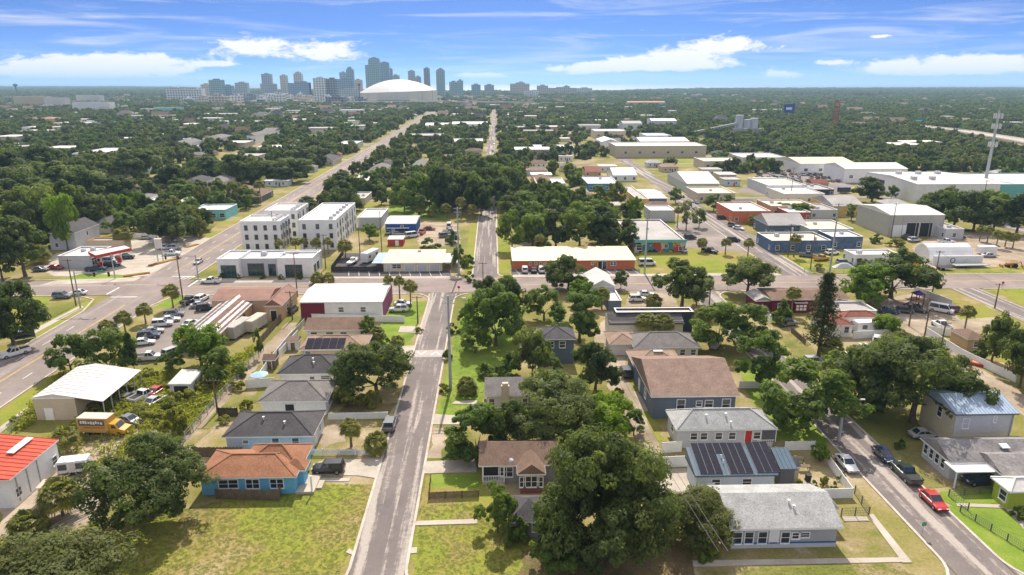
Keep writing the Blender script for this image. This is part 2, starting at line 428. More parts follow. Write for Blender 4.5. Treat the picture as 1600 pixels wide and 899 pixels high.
patch(D_, [(300, 700), (345, 660), (352, 640), (404, 630), (398, 600), (440, 570), (475, 548), (440, 540), (402, 575), (330, 650), (285, 700)], m_lawn_dry, 0.4)
# --- right-hand blocks
patch(D_, [(1030, 776), (1024, 735), (1072, 732), (1085, 776)], m_concrete, 0.15)
patch('dirt_alley', [(1040, 915), (1018, 842), (1068, 842), (1100, 915)], m_leaflitter, 0.4)
patch(L_, [(1088, 905), (1085, 850), (1320, 815), (1370, 815), (1405, 880), (1440, 905)], m_lawn_dry, 0.5)
patch(L_, [(1455, 800), (1490, 790), (1560, 790), (1610, 830), (1610, 900), (1590, 895)], m_lawn_green, 0.2)
patch(L_, [(1462, 778), (1470, 768), (1558, 764), (1572, 786), (1488, 790)], m_lawn_green, 0.2)
patch(D_, [(1395, 690), (1470, 688), (1500, 760), (1440, 762)], m_lawn_dry, 0.5)
patch(D_, [(960, 640), (940, 560), (965, 556), (1000, 600), (1040, 690), (1005, 690)], m_lawn, 0.5)
patch('driveway', [(975, 612), (996, 612), (1020, 642), (988, 646)], m_concrete, 0.1)
patch(L_, [(1160, 600), (1155, 560), (1225, 540), (1250, 610), (1300, 690), (1200, 690)], m_lawn_green, 0.5)
patch(L_, [(1170, 470), (1200, 470), (1280, 555), (1390, 545), (1400, 520), (1440, 520), (1350, 560), (1260, 580)], m_lawn_dry, 0.4)
patch(D_, [(1380, 522), (1375, 470), (1430, 458), (1490, 462), (1570, 505), (1600, 520), (1440, 522)], m_dirt, 0.5)
patch(L_, [(1445, 530), (1490, 520), (1600, 522), (1610, 610), (1560, 580)], m_lawn, 0.4)
patch('dirt_alley', [(1395, 512), (1425, 512), (1640, 640), (1600, 650)], m_dirt, 0.4)
patch(L_, [(1470, 462), (1520, 462), (1560, 495), (1500, 500)], m_lawn, 0.3)
patch(L_, [(1545, 450), (1610, 452), (1610, 485)], m_lawn, 0.3)
patch('dirt_alley', [(925, 560), (930, 520), (942, 500), (962, 505), (985, 600), (1030, 700), (1020, 760), (1000, 700), (960, 620)], m_dirt, 0.3)
patch(D_, [(975, 480), (985, 452), (1050, 455), (1060, 480)], m_dirt, 0.3)
# --- north of the cross street
patch(A_, [(84, 432), (60, 420), (88, 396), (160, 382), (300, 366), (318, 380), (225, 424), (215, 432)], m_concrete, 0.2)
patch(L_, [(80, 440), (128, 428), (190, 430), (222, 432), (180, 440)], m_lawn_green, 0.2)
patch(A_, [(512, 433), (523, 423), (702, 423), (706, 433)], m_asphalt_dark, 0.05)
patch(A_, [(519, 422), (540, 396), (590, 396), (598, 422)], m_asphalt_dark, 0.1)
patch(D_, [(655, 385), (650, 362), (662, 350), (716, 350), (720, 385)], m_dirt, 0.4)
patch(A_, [(800, 430), (798, 421), (1000, 421), (1004, 430)], m_asphalt_dark, 0.05)
patch(L_, [(1000, 428), (1000, 394), (1090, 388), (1200, 396), (1240, 424), (1215, 428)], m_lawn, 0.4)
patch(A_, [(1060, 386), (1055, 350), (1080, 338), (1120, 338), (1200, 380), (1215, 400)], m_asphalt_lot, 0.3)
patch(L_, [(726, 425), (735, 345), (746, 345), (741, 428)], m_lawn, 0.2)
patch(L_, [(779, 428), (777, 345), (792, 345), (798, 388), (797, 428)], m_lawn, 0.2)
patch(L_, [(700, 345), (600, 340), (606, 325), (640, 300), (700, 300)], m_lawn_green, 0.4)
patch(L_, [(310, 378), (345, 345), (375, 345), (330, 375)], m_lawn, 0.3)
patch(L_, [(1222, 425), (1200, 395), (1230, 392), (1330, 424)], m_lawn, 0.3)
patch(D_, [(1260, 428), (1262, 392), (1420, 400), (1600, 378), (1640, 410), (1640, 430)], m_weedy, 0.4)
patch(D_, [(1430, 425), (1425, 385), (1480, 360), (1600, 370), (1640, 400), (1600, 415)], m_dirt, 0.5)
patch(A_, [(1150, 300), (1200, 268), (1330, 270), (1330, 300), (1250, 312)], m_asphalt_lot, 0.5)
patch(L_, [(1000, 345), (1005, 325), (1010, 325), (1010, 345)], m_lawn, 0.3)
patch(L_, [(985, 262), (1000, 245), (1130, 250), (1110, 262)], m_lawn, 0.6)
patch(L_, [(480, 280), (500, 257), (535, 257), (515, 285)], m_lawn, 0.6)
patch(L_, [(500, 322), (520, 300), (620, 300), (600, 325)], m_lawn, 0.5)

# ------------------------------------------------------------------ roads
def strip(name, pts, w, m, z, parent=None):
    mb = MB()
    p = [Vector(q) for q in pts]
    L, Rr = [], []
    for i, q in enumerate(p):
        d = (p[min(i + 1, len(p) - 1)] - p[max(i - 1, 0)]).normalized()
        n = Vector((-d.y, d.x)) * w / 2
        L.append(q + n); Rr.append(q - n)
    for i in range(len(p) - 1):
        mb.face([(*Rr[i], z), (*Rr[i + 1], z), (*L[i + 1], z), (*L[i], z)])
    return mb.build(name, m, parent)
ZN, ZE, ZL = 0.085, 0.091, 0.099
AVE = [(-93.5, 20), (-94.6, 110), (-96, 186), (-99, 407), (-103, 617), (-109, 900), (-118, 1400)]
ROADS = [('street', [(-14, 40), (-14, 179)], 6.4, m_street, ZN), ('street', [(-2.7, 193), (-2.7, 560), (0, 760), (2, 1500)], 7.2, m_street, ZN),
         ('avenue', AVE, 14.6, m_avenue, ZN), ('street', [(57, 40), (57, 179)], 6.8, m_street, ZN),
         ('street', [(90.5, 193), (93, 330), (97, 480), (100, 700)], 8.5, m_street, ZN), ('street', [(131, 90), (131, 179)], 8, m_street, ZN),
         ('cross_street', [(-420, 187.5), (-140, 186), (500, 186)], 14.4, m_cross, ZE),
         ('cross_street', [(-90, 334), (330, 336)], 7, m_cross, ZE), ('cross_street', [(-92, 57), (200, 57)], 11, m_cross, ZE),
         ('cross_street', [(-400, 482), (-60, 484)], 7, m_cross, ZE), ('cross_street', [(10, 485), (420, 485)], 7, m_cross, ZE), ('cross_street', [(-500, 640), (300, 640)], 7, m_cross, ZE),
         ('street', [(205, 193), (212, 700)], 9, m_street, ZN), ('street', [(-200, 195), (-206, 640)], 7, m_street, ZN)]
road_objs = []
for (nm, pts, w, m, z) in ROADS:
    o = struct(strip(nm, pts, w, m, z)); road_objs.append(o)
    for i in range(len(pts) - 1):
        x0, x1 = sorted((pts[i][0], pts[i + 1][0])); y0, y1 = sorted((pts[i][1], pts[i + 1][1]))
        e = w / 2 + 1.5
        OCC.append((x0 - (e if y1 - y0 > x1 - x0 else 0), x1 + (e if y1 - y0 > x1 - x0 else 0), y0 - (e if x1 - x0 > y1 - y0 else 0), y1 + (e if x1 - x0 > y1 - y0 else 0)))
def kerb(pts, w=0.35, h=0.15):
    mb = MB()
    p = [Vector(q) for q in pts]
    ring = []
    for i, q in enumerate(p):
        d = (p[min(i + 1, len(p) - 1)] - p[max(i - 1, 0)]).normalized()
        n = Vector((-d.y, d.x)) * w / 2
        ring.append((q + n, q - n))
    for i in range(len(p) - 1):
        (a, b), (c, d) = ring[i], ring[i + 1]
        mb.face([(*b, h), (*d, h), (*c, h), (*a, h)])
        mb.face([(*a, h), (*c, h), (*c, 0), (*a, 0)]); mb.face([(*b, 0), (*d, 0), (*d, h), (*b, h)])
    a, b = ring[0]; mb.face([(*a, 0), (*b, 0), (*b, h), (*a, h)])
    a, b = ring[-1]; mb.face([(*b, 0), (*a, 0), (*a, h), (*b, h)])
    return struct(mb.build('kerb', m_kerb))
def arc(cx, cy, r, a0, a1, n=8):
    return [(cx + r * math.cos(R(a0 + (a1 - a0) * k / n)), cy + r * math.sin(R(a0 + (a1 - a0) * k / n))) for k in range(n + 1)]
def corner_fill(cx, cy, r, a0, a1, px, py, m):
    mb = MB(); pts = arc(cx, cy, r, a0, a1)
    mb.face([(px, py, 0.088)] + [(x, y, 0.088) for x, y in pts])
    o = mb.build('street_corner', m)
    if o.data.polygons[0].normal.z < 0: o.data.flip_normals()
    struct(o)
hw = 3.35
for cxr, w_ in ((-14, 3.35), (57, 3.55)):
    for s in (-1, 1):
        x = cxr + s * w_
        cxx = x + s * 5.5
        near = arc(cxx, 68.2, 5.5, 270, 180) if s > 0 else arc(cxx, 68.2, 5.5, 270, 360)
        far = arc(cxx, 172.5, 5.5, 180, 90) if s > 0 else arc(cxx, 172.5, 5.5, 0, 90)
        kerb([(cxx + s * 20, 62.7)] + near + [(x, 100), (x, 140)] + far + [(cxx + s * 9, 178.2)])
        corner_fill(cxx, 68.2, 5.5, 270, 180 if s > 0 else 360, x, 62.7, m_street)
        corner_fill(cxx, 172.5, 5.5, 180 if s > 0 else 0, 90, x, 178, m_street)
for x in (-6.5, 1.1):
    s = 1 if x > 0 else -1
    kerb([(x + s * 11, 193.6)] + ([(x + s * 4 + 4 * math.cos(R(a)), 197.6 + 4 * math.sin(R(a))) for a in ((270, 240, 210, 180) if s > 0 else (270, 300, 330, 360))]) + [(x, 230), (x, 322)], 0.4)
kerb([(-88.2, 195), (-84, 193.7), (-40, 193.6), (-18, 193.6)], 0.4)
kerb([(12.5, 193.6), (60, 193.6), (82, 193.6), (85.6, 197), (86, 240), (88, 325)], 0.4)
kerb([(95.2, 230), (95, 197), (99, 193.6), (200, 193.6), (260, 193.6)], 0.4)
kerb([(-85, 178.5), (-60, 178.4), (-24, 178.4)], 0.4)
kerb([(68, 178.4), (100, 178.4), (122, 178.4)], 0.4)
kerb([(136, 178.4), (180, 178.4), (260, 178.4)], 0.4)
kerb([(-87.1, 70), (-87.3, 110), (-88.2, 170), (-86.5, 176), (-83, 178.5)], 0.4)
kerb([(-101.6, 80), (-101.9, 110), (-103.2, 165), (-106, 175), (-112, 178.6), (-170, 179.5)], 0.4)
kerb([(-103.6, 198), (-104, 230), (-106.5, 407), (-110, 617)], 0.4)
kerb([(-88.9, 200), (-89.6, 250), (-91.5, 407), (-95.5, 617)], 0.4)
kerb([(-180, 194.6), (-108, 193.9), (-104, 198)], 0.4)
# lane markings: parts of their road
def dashes(road, pts, m, w=0.13, dash=3.0, gap=9.0, z=ZL):
    for i in range(len(pts) - 1):
        a, b = Vector(pts[i]), Vector(pts[i + 1])
        n = int((b - a).length / (dash + gap)) if gap else 1
        d = (b - a).normalized()
        for k in range(max(1, n)):
            q0 = a + d * (k * (dash + gap)) if gap else a
            q1 = q0 + d * dash if gap else b
            strip('lane_line', [q0, q1], w, m, z, road)
ave = road_objs[2]; cross = road_objs[6]
for off in (-0.15, 0.15):
    dashes(ave, [(-94.4 + off, 60), (-95.3 + off, 170)], m_yellow_line, 0.14, gap=0)
    dashes(ave, [(-96.6 + off, 202), (-99 + off, 407), (-103 + off, 617)], m_yellow_line, 0.14, gap=0)
    dashes(cross, [(-85, 186 + off), (-24, 186 + off)], m_yellow_line, 0.12, gap=0)
    dashes(cross, [(8, 186 + off), (240, 186 + off)], m_yellow_line, 0.12, gap=0)
for off in (-3.6, 3.6):
    dashes(ave, [(-94.4 + off, 70), (-95.5 + off, 168)], m_white_line, 0.16, 3.0, 6.0)
    dashes(ave, [(-96.6 + off, 205), (-99 + off, 400)], m_white_line, 0.16, 3.0, 9.0)
for x0, x1, y in ((-102.5, -95.5, 177), (-95.3, -88.6, 197)):
    dashes(ave, [(x0, y), (x1, y)], m_white_line, 0.5, gap=0)
for y0, y1, x in ((179.5, 186, -105), (186.3, 193, -86)):
    dashes(cross, [(x, y0), (x, y1)], m_white_line, 0.45, gap=0)
for k in range(3):
    dashes(cross, [(-92 + k * 1.4, 193.9), (-91.2 + k * 1.4, 197)], m_white_line, 0.3, gap=0, z=ZL + 0.003)
# speed hump with two arrows on the centre street
hump = strip('speed_hump', [(-14, P(640, 559)[1]), (-14, P(648, 548)[1])], 6.0, paint('hump', (0.40, 0.355, 0.32)), 0.1, road_objs[0])
hy = P(645, 553)[1]
for sx, sg in ((-15.6, 1), (-12.5, -1)):
    mb = MB()
    for k in (-1, 1):
        mb.face([(sx, hy - sg * 0.9, 0.112), (sx + k * 1.0, hy + sg * 0.7, 0.112), (sx + k * 1.0, hy + sg * 1.3, 0.112), (sx, hy - sg * 0.3, 0.112)][:: (1 if k * sg > 0 else -1)])
    mb.build('arrow_marking', m_white_line, hump)
def slab(name, pts, m=None, h=0.1, world=False):
    """A raised concrete slab: path, drive or pavement."""
    mb = MB()
    w = [Vector(p) for p in pts] if world else [Vector(P(*p)) for p in pts]
    area = sum(w[i].x * w[(i + 1) % len(w)].y - w[(i + 1) % len(w)].x * w[i].y for i in range(len(w)))
    if area < 0: w.reverse()
    mb.face([(q.x, q.y, h) for q in w])
    for i, a in enumerate(w):
        b = w[(i + 1) % len(w)]
        mb.face([(a.x, a.y, 0), (b.x, b.y, 0), (b.x, b.y, h), (a.x, a.y, h)])
    return struct(mb.build(name, m or m_concrete))
slab('driveway', [(488, 742), (498, 722), (520, 719), (598, 718), (586, 748), (560, 744)])
slab('path', [(476, 753), (480, 748), (548, 748), (545, 753)])
slab('driveway', [(661, 741), (667, 722), (742, 718), (745, 738)])
slab('path', [(648, 822), (651, 815), (745, 812), (746, 819)])
slab('inlet_slab', [(637, 866), (640, 857), (652, 856), (651, 865)])
slab('inlet_slab', [(540, 864), (546, 858), (556, 864), (550, 868)])
slab('path', [(1083, 886), (1082, 877), (1405, 872), (1422, 879)])
slab('path', [(1356, 806), (1364, 804), (1425, 880), (1410, 880)], h=0.104)
slab('path', [(1318, 815), (1316, 808), (1354, 808), (1358, 815)])
slab('path', [(1496, 792), (1494, 787), (1578, 790), (1610, 826), (1600, 828), (1570, 795)])
slab('driveway', [(622, 520), (626, 510), (661, 511), (656, 521)])
slab('driveway', [(610, 556), (615, 542), (650, 540), (646, 552), (637, 566), (633, 566), (636, 556)])
slab('path', [(675, 664), (680, 648), (745, 652), (725, 664)])
slab('path', [(706, 632), (710, 628), (745, 626), (748, 642), (741, 642), (738, 632)])
slab('pavement', [(512, 436), (517, 433), (720, 432), (728, 436)])
slab('pavement', [(800, 434), (802, 430), (1212, 427), (1222, 431)])
slab('pavement', [(205, 434), (318, 372), (332, 372), (232, 432)])
slab('pavement', [(60, 447), (90, 438), (222, 434), (210, 440)])
slab('path', [(24, 530), (126, 478), (132, 480), (40, 530)])
slab('pavement', [(0, 678), (0, 668), (92, 600), (98, 600)], h=0.106)
slab('driveway', [(1240, 565), (1265, 560), (1276, 575), (1252, 578)])
slab('pavement', [(340, 442), (345, 436), (500, 436), (505, 442)])
# parking bay lines north of the cross street
for base, x0, x1, yn, yf, nb in (('lot', 545, 690, 432, 424, 9), ('lot', 812, 1000, 429.5, 421.5, 13)):
    for k in range(nb + 1):
        a = P(x0 + (x1 - x0) * k / nb, yn); b = P(x0 + (x1 - x0) * k / nb - 8, yf)
        strip('bay_line', [(a[0], a[1]), (a[0] - 1.2, b[1])], 0.14, m_white_line, 0.11, cross)
# ================================================================== buildings: library
_WC = {}
def window_mesh(kind, w, h, fm):
    key = (kind, round(w, 2), round(h, 2), fm.name)
    if key not in _WC:
        mb = MB(); t, d = 0.11, 0.07
        x0, x1, z0, z1 = -w / 2, w / 2, 0, h
        mb.box(x0 - t, x0, -d, 0, z0 - t, z1 + t); mb.box(x1, x1 + t, -d, 0, z0 - t, z1 + t)
        mb.box(x0, x1, -d, 0, z1, z1 + t); mb.box(x0 - t, x1 + t, -d - 0.06, -d + 0.003, z0 - t - 0.05, z0 - t + 0.02); mb.box(x0, x1, -d, 0, z0 - t, z0)
        if kind == 'w':
            mb.box(x0, x1, -0.055, -0.01, h * 0.5 - 0.03, h * 0.5 + 0.03)
        if kind == 'ww':
            mb.box(-0.05, 0.05, -0.06, -0.01, z0, z1); mb.box(x0, -0.05, -0.05, -0.01, h * .5 - .03, h * .5 + .03); mb.box(0.05, x1, -0.05, -0.01, h * .5 - .03, h * .5 + .03)
        if kind == 'shop':
            n = max(2, int(w / 1.1))
            for k in range(1, n):
                xx = x0 + w * k / n
                mb.box(xx - 0.04, xx + 0.04, -0.06, -0.01, z0, z1)
            mb.box(x0, x1, -0.05, -0.012, h * 0.72 - .04, h * 0.72 + .04)
        f = mb.mesh('window', fm)
        p = MB(); p.face([(x0, -0.02, z0), (x1, -0.02, z0), (x1, -0.02, z1), (x0, -0.02, z1)])
        pm = p.mesh('pane', m_glass_dark if kind == 'shop' else m_glass)
        _WC[key] = (f, pm)
    return _WC[key]
def slab_mesh(kind, w, h, m):
    key = (kind, round(w, 2), round(h, 2), m.name)
    if key not in _WC:
        mb = MB(); mb.box(-w / 2, w / 2, -0.05, 0, 0, h)
        if kind == 'g':
            n = max(3, int(h / 0.55))
            for k in range(n):
                z0 = h * k / n
                mb.box(-w / 2 + .04, w / 2 - .04, -0.075, -0.045, z0 + .04, z0 + h / n - .04)
        f = mb.mesh('slab', m)
        fr = MB(); t = 0.12
        fr.box(-w / 2 - t, -w / 2, -0.08, 0, 0, h + t); fr.box(w / 2, w / 2 + t, -0.08, 0, 0, h + t); fr.box(-w / 2, w / 2, -0.08, 0, h, h + t)
        _WC[key] = (f, fr.mesh('surround', m_trim))
    return _WC[key]
BLD = []
class Bld:
    def __init__(s, name, label, cat, lm=None, group=None):
        s.e = thing(name, label, cat, group=group)
        s.lm = lm
        s.wings = []
        BLD.append(s)
    def wing(s, xl, xr, yn, yf, H, roof, wall, roofm, rise=None, ov=0.45, ribs=0, z0=0.0, fascia=True, world=None, pitch=0.42, par=0.45, wallname='wall', ridge=None):
        if world:
            X0, X1, Y0, Y1 = world
        else:
            X0, Y0 = P(xl, yn, H); X1, _ = P(xr, yn, H)
            Y0 = (Y0 + _) / 2
            Y1 = Y0 - yf if yf < 0 else P((xl + xr) / 2 + (770 - (xl + xr) / 2) * 0.1, yf, H)[1]
        if ridge:                  # depth from the row where the ridge shows
            hb = 4.0
            for _i in range(30): hb = .5 * hb + .5 * (P((xl + xr) / 2, ridge, H + pitch * hb)[1] - Y0)
            Y1 = Y0 + 2 * max(2.0, hb); rise = pitch * max(2.0, hb)
        cx, cy_ = (X0 + X1) / 2, (Y0 + Y1) / 2
        if not s.wings:
            s.e.location = (cx, cy_, 0)
            s.o = (cx, cy_)
            if s.lm: LAND.append((s.lm, cx, cy_))
        OCC.append((X0 - 1, X1 + 1, Y0 - 1, Y1 + 1))
        ox, oy = cx - s.o[0], cy_ - s.o[1]
        a, b = (X1 - X0) / 2, (Y1 - Y0) / 2
        W = dict(ox=ox, oy=oy, a=a, b=b, H=H, ov=ov)
        s.wings.append(W)
        wa, wb = a - ov, b - ov
        def v(x, y, z): return (x + ox, y + oy, z)
        mb = MB()
        top = H - 0.06
        rise = rise if rise is not None else min(a, b) * pitch
        W['rise'] = rise
        mb.face([v(-wa, -wb, z0), v(wa, -wb, z0), v(wa, -wb, top), v(-wa, -wb, top)])
        mb.face([v(wa, wb, z0), v(-wa, wb, z0), v(-wa, wb, top), v(wa, wb, top)])
        if roof in ('gx', 'gy'):
            L = (b if roof == 'gx' else a); wl_ = (wb if roof == 'gx' else wa)
            zr = H + rise * 1.0 - 0.1
            ze = H + rise * (1 - wl_ / L) - 0.1
            if roof == 'gx':
                for sg in (-1, 1):
                    q = [v(sg * wa, -wb, z0), v(sg * wa, wb, z0), v(sg * wa, wb, ze), v(sg * wa, 0, zr), v(sg * wa, -wb, ze)]
                    mb.face(q if sg > 0 else q[::-1])
            else:
                mb.f.clear(); mb.v.clear(); mb.m.clear()
                for sg in (-1, 1):
                    q = [v(-wa, sg * wb, z0), v(wa, sg * wb, z0), v(wa, sg * wb, ze), v(0, sg * wb, zr), v(-wa, sg * wb, ze)]
                    mb.face(q if sg < 0 else q[::-1])
                for sg in (-1, 1):
                    q = [v(sg * wa, -wb, z0), v(sg * wa, wb, z0), v(sg * wa, wb, top), v(sg * wa, -wb, top)]
                    mb.face(q if sg > 0 else q[::-1])
        else:
            for sg in (-1, 1):
                q = [v(sg * wa, -wb, z0), v(sg * wa, wb, z0), v(sg * wa, wb, top), v(sg * wa, -wb, top)]
                mb.face(q if sg > 0 else q[::-1])
        W['wall'] = mb.build(wallname, wall, s.e)
        # roof
        rb = MB(); th = 0.2
        if roof == 'flat':
            rb.box(ox - wa + .02, ox + wa - .02, oy - wb + .02, oy + wb - .02, H - par - 0.15, H - par)
            cp = MB(); c = 0.28
            cp.box(ox - wa - .05, ox + wa + .05, oy - wb - .05, oy - wb + c, H - .05, H + .06); cp.box(ox - wa - .05, ox + wa + .05, oy + wb - c, oy + wb + .05, H - .05, H + .06)
            cp.box(ox - wa - .05, ox - wa + c, oy - wb + c, oy + wb - c, H - .05, H + .06); cp.box(ox + wa - c, ox + wa + .05, oy - wb + c, oy + wb - c, H - .05, H + .06)
            inner = MB()
            for (x0, x1, y0, y1) in ((-wa + .04, wa - .04, -wb + .04, -wb + c - .06), (-wa + .04, wa - .04, wb - c + .06, wb - .04), (-wa + .04, -wa + c - .06, -wb + c, wb - c), (wa - c + .06, wa - .04, -wb + c, wb - c)):
                inner.box(ox + x0, ox + x1, oy + y0, oy + y1, H - par + .003, H - .045)
            inner.build('parapet', wall, s.e)
            cp.build('coping', m_trim if fascia is True else fascia, s.e)
        else:
            E = [v(-a, -b, H), v(a, -b, H), v(a, b, H), v(-a, b, H)]
            Eb = [(x, y, H - th) for x, y, _ in E]
            zr = H + rise
            if roof == 'hip':
                if a >= b:
                    r0, r1 = v(-(a - b), 0, zr), v(a - b, 0, zr)
                    tops = [[E[0], E[1], r1, r0], [E[1], E[2], r1], [E[2], E[3], r0, r1], [E[3], E[0], r0]]
                else:
                    r0, r1 = v(0, -(b - a), zr), v(0, b - a, zr)
                    tops = [[E[0], E[1], r0], [E[1], E[2], r1, r0], [E[2], E[3], r1], [E[3], E[0], r0, r1]]
            elif roof == 'gx':
                r0, r1 = v(-a, 0, zr), v(a, 0, zr)
                tops = [[E[0], E[1], r1, r0], [E[2], E[3], r0, r1], [E[1], E[2], r1], [E[3], E[0], r0]]
            elif roof == 'gy':
                r0, r1 = v(0, -b, zr), v(0, b, zr)
                tops = [[E[1], E[2], r1, r0], [E[3], E[0], r0, r1], [E[0], E[1], r0], [E[2], E[3], r1]]
            elif roof == 'shed':   # falls towards the camera
                E[2], E[3] = v(a, b, H + rise), v(-a, b, H + rise)
                tops = [[E[0], E[1], E[2], E[3]], [E[1], (E[1][0], E[2][1], H), E[2]], [(E[3][0], E[3][1], H), E[0], E[3]], [(E[2][0], E[2][1], H), (E[3][0], E[3][1], H), E[3], E[2]]]
                E = [E[0], E[1], (E[2][0], E[2][1], H), (E[3][0], E[3][1], H)]
            elif roof == 'shedx':  # falls towards +X
                A3, A0 = v(-a, b, H + rise), v(-a, -b, H + rise)
                tops = [[A0, E[1], E[2], A3], [E[0], E[1], A0], [E[2], E[3], A3], [E[3], E[0], A0, A3]]
            for q in tops: rb.face(q)
            for i in range(4):
                j = (i + 1) % 4
                rb.face([Eb[i], Eb[j], E[j], E[i]])
            rb.face(Eb[::-1])
            if fascia:
                fb = MB(); g = 0.025
                fm = m_trim if fascia is True else fascia
                fb.box(ox - a - g, ox + a + g, oy - b - g, oy - b - .003, H - th - .02, H - .03); fb.box(ox - a - g, ox + a + g, oy + b + .003, oy + b + g, H - th - .02, H - .03)
                fb.box(ox - a - g, ox - a - .003, oy - b, oy + b, H - th - .02, H - .03); fb.box(ox + a + .003, ox + a + g, oy - b, oy + b, H - th - .02, H - .03)
                fb.build('fascia', fm, s.e)
        ro = rb.build('roof', roofm, s.e)
        W['roof'] = ro
        if roof == 'hip' and a > 3:
            # ridge caps
            cb = MB()
            for c_ in ((-a, -b), (a, -b), (a, b), (-a, b)):
                r_ = (r0 if (c_[0] < 0 if a >= b else c_[1] < 0) else r1)
                cb.bar((c_[0] + ox, c_[1] + oy, H + .02), (r_[0], r_[1], r_[2] + .03), 0.28, 0.06)
            if abs(a - b) > .3: cb.bar((r0[0], r0[1], zr + .03), (r1[0], r1[1], zr + .03), 0.3, 0.06)
            cb.build('ridge_cap', roofm, ro)
        if ribs and roof in ('gx', 'gy', 'shed', 'shedx'):
            sb = MB(); zz = 0.03
            if roof in ('gx', 'shed'):
                n = int(2 * a / ribs)
                for k in range(n + 1):
                    x = -a + 2 * a * k / n
                    if roof == 'gx':
                        sb.bar(v(x, -b, H + zz), v(x, 0, zr + zz), 0.05, 0.07); sb.bar(v(x, 0, zr + zz), v(x, b, H + zz), 0.05, 0.07)
                    else:
                        sb.bar(v(x, -b, H + zz), v(x, b, zr + zz), 0.05, 0.07)
            else:
                n = int(2 * b / ribs)
                for k in range(n + 1):
                    y = -b + 2 * b * k / n
                    if roof == 'gy':
                        sb.bar(v(-a, y, H + zz), v(0, y, zr + zz), 0.05, 0.07); sb.bar(v(0, y, zr + zz), v(a, y, H + zz), 0.05, 0.07)
                    else:
                        sb.bar(v(-a, y, zr + zz), v(a, y, H + zz), 0.05, 0.07)
            r_ = sb.build('roof_seam', roofm, ro); r_['kind'] = 'stuff'
        return s
    def put(s, face, u, z, kind, w, h, m=None, wing=0, name=None):
        """A window, door or garage door at u (-1..1) along a face."""
        W = s.wings[wing]
        wa, wb = W['a'] - W['ov'], W['b'] - W['ov']
        e = 0.004
        if face == 'n': loc, rz = (W['ox'] + u * wa, W['oy'] - wb - e, z), 0
        elif face == 'e': loc, rz = (W['ox'] + wa + e, W['oy'] + u * wb, z), math.pi / 2
        else: loc, rz = (W['ox'] - wa - e, W['oy'] - u * wb, z), -math.pi / 2
        if kind in ('d', 'g'):
            f, sm = slab_mesh(kind, w, h, m or m_white)
            o = ob(name or ('door' if kind == 'd' else 'garage_door'), f, s.e, loc, rz)
            ob('door_frame', sm, o)
        else:
            f, pm = window_mesh(kind, w, h, m or m_trim)
            o = ob(name or 'window', f, s.e, loc, rz)
            ob('pane', pm, o)
        return s
    def row(s, face, n, z=0.95, w=1.1, h=1.3, kind='w', m=None, wing=0, span=0.78):
        for k in range(n):
            u = 0 if n == 1 else -span + 2 * span * k / (n - 1)
            s.put(face, u, z, kind, w, h, m, wing)
        return s
    def units(s, pts, wing=0, size=1.3, drop=0.45, name='rooftop_unit'):
        W = s.wings[wing]
        for (u, v_) in pts:
            mb = MB(); q = size * random.uniform(.85, 1.15)
            mb.box(-q / 2, q / 2, -q * .4, q * .4, 0, q * .62); mb.box(-q * .38, q * .38, -q * .3, q * .3, q * .62, q * .7)
            mb.build(name, m_lgrey, s.e, (W['ox'] + u * (W['a'] - .8), W['oy'] + v_ * (W['b'] - .8), W['H'] - drop))
        return s
    def vents(s, pts, wing=0):
        W = s.wings[wing]
        for (u, v_) in pts:
            z = W['H'] + W['rise'] * (1 - abs(v_)) * 0.98
            MB().tube([(0, 0, -.15), (0, 0, .4)], 0.12, 8).box(-.17, .17, -.17, .17, .4, .46).build('roof_vent', m_metal_w, s.e, (W['ox'] + u * W['a'], W['oy'] + v_ * W['b'], z))
        return s
    def box(s, name, m, x0, x1, y0, y1, z0, z1, parent=None):
        """A boxy part given in world metres."""
        return MB().box(x0 - s.o[0], x1 - s.o[0], y0 - s.o[1], y1 - s.o[1], z0, z1).build(name, m, parent or s.e)
    def wr(s, i=0):
        W = s.wings[i]
        return (s.o[0] + W['ox'] - W['a'] + W['ov'], s.o[0] + W['ox'] + W['a'] - W['ov'], s.o[1] + W['oy'] - W['b'] + W['ov'], s.o[1] + W['oy'] + W['b'] - W['ov'])
sh_brown, sh_tan, sh_dark, sh_grey, sh_lgrey, sh_orange, sh_red = (shingle(*q) for q in (
    ('brown', (0.20, 0.135, 0.10)), ('tan', (0.30, 0.215, 0.16)), ('dark', (0.095, 0.09, 0.092)), ('grey', (0.20, 0.185, 0.175)), ('light_grey', (0.37, 0.375, 0.36)),
    ('orange', (0.31, 0.15, 0.085)), ('red', (0.24, 0.095, 0.07))))
r_white = mat('membrane_white', (0.64, 0.62, 0.58), 0.6, 0.08, 0.15, 0.05, 2.0)
r_tan = mat('roof_tan_rusty', (0.56, 0.46, 0.35), 0.8, 0.0, 0.22, 0.08, 2.0, col2=(0.70, 0.62, 0.50))
r_yellow = mat('metal_cream', (0.72, 0.60, 0.36), 0.5, 0.08, 0.3, 0.05, 2.0)
r_grey = mat('membrane_grey', (0.38, 0.36, 0.34), 0.8, 0.16, 0.15, 0.08, 2.0)
r_lgrey = mat('metal_light_grey', (0.55, 0.55, 0.53), 0.5, 0.1, 0.2, 0.05, 2.0)
r_redmetal = mat('metal_red', (0.50, 0.075, 0.035), 0.45, 0.14, 0.4, 0.06, 3.0)
r_bluemetal = mat('metal_blue_grey', (0.10, 0.145, 0.19), 0.38, 0.08, 0.4, 0.04, 3.0)
r_palemetal = mat('metal_pale_blue', (0.38, 0.47, 0.58), 0.32, 0.08, 0.4, 0.04, 3.0)
r_rust = mat('metal_rusty', (0.22, 0.12, 0.085), 0.7, 0.0, 0.9, 0.1, 3.0, col2=(0.62, 0.57, 0.50), stretch=(1.0, 0.05, 0.6))
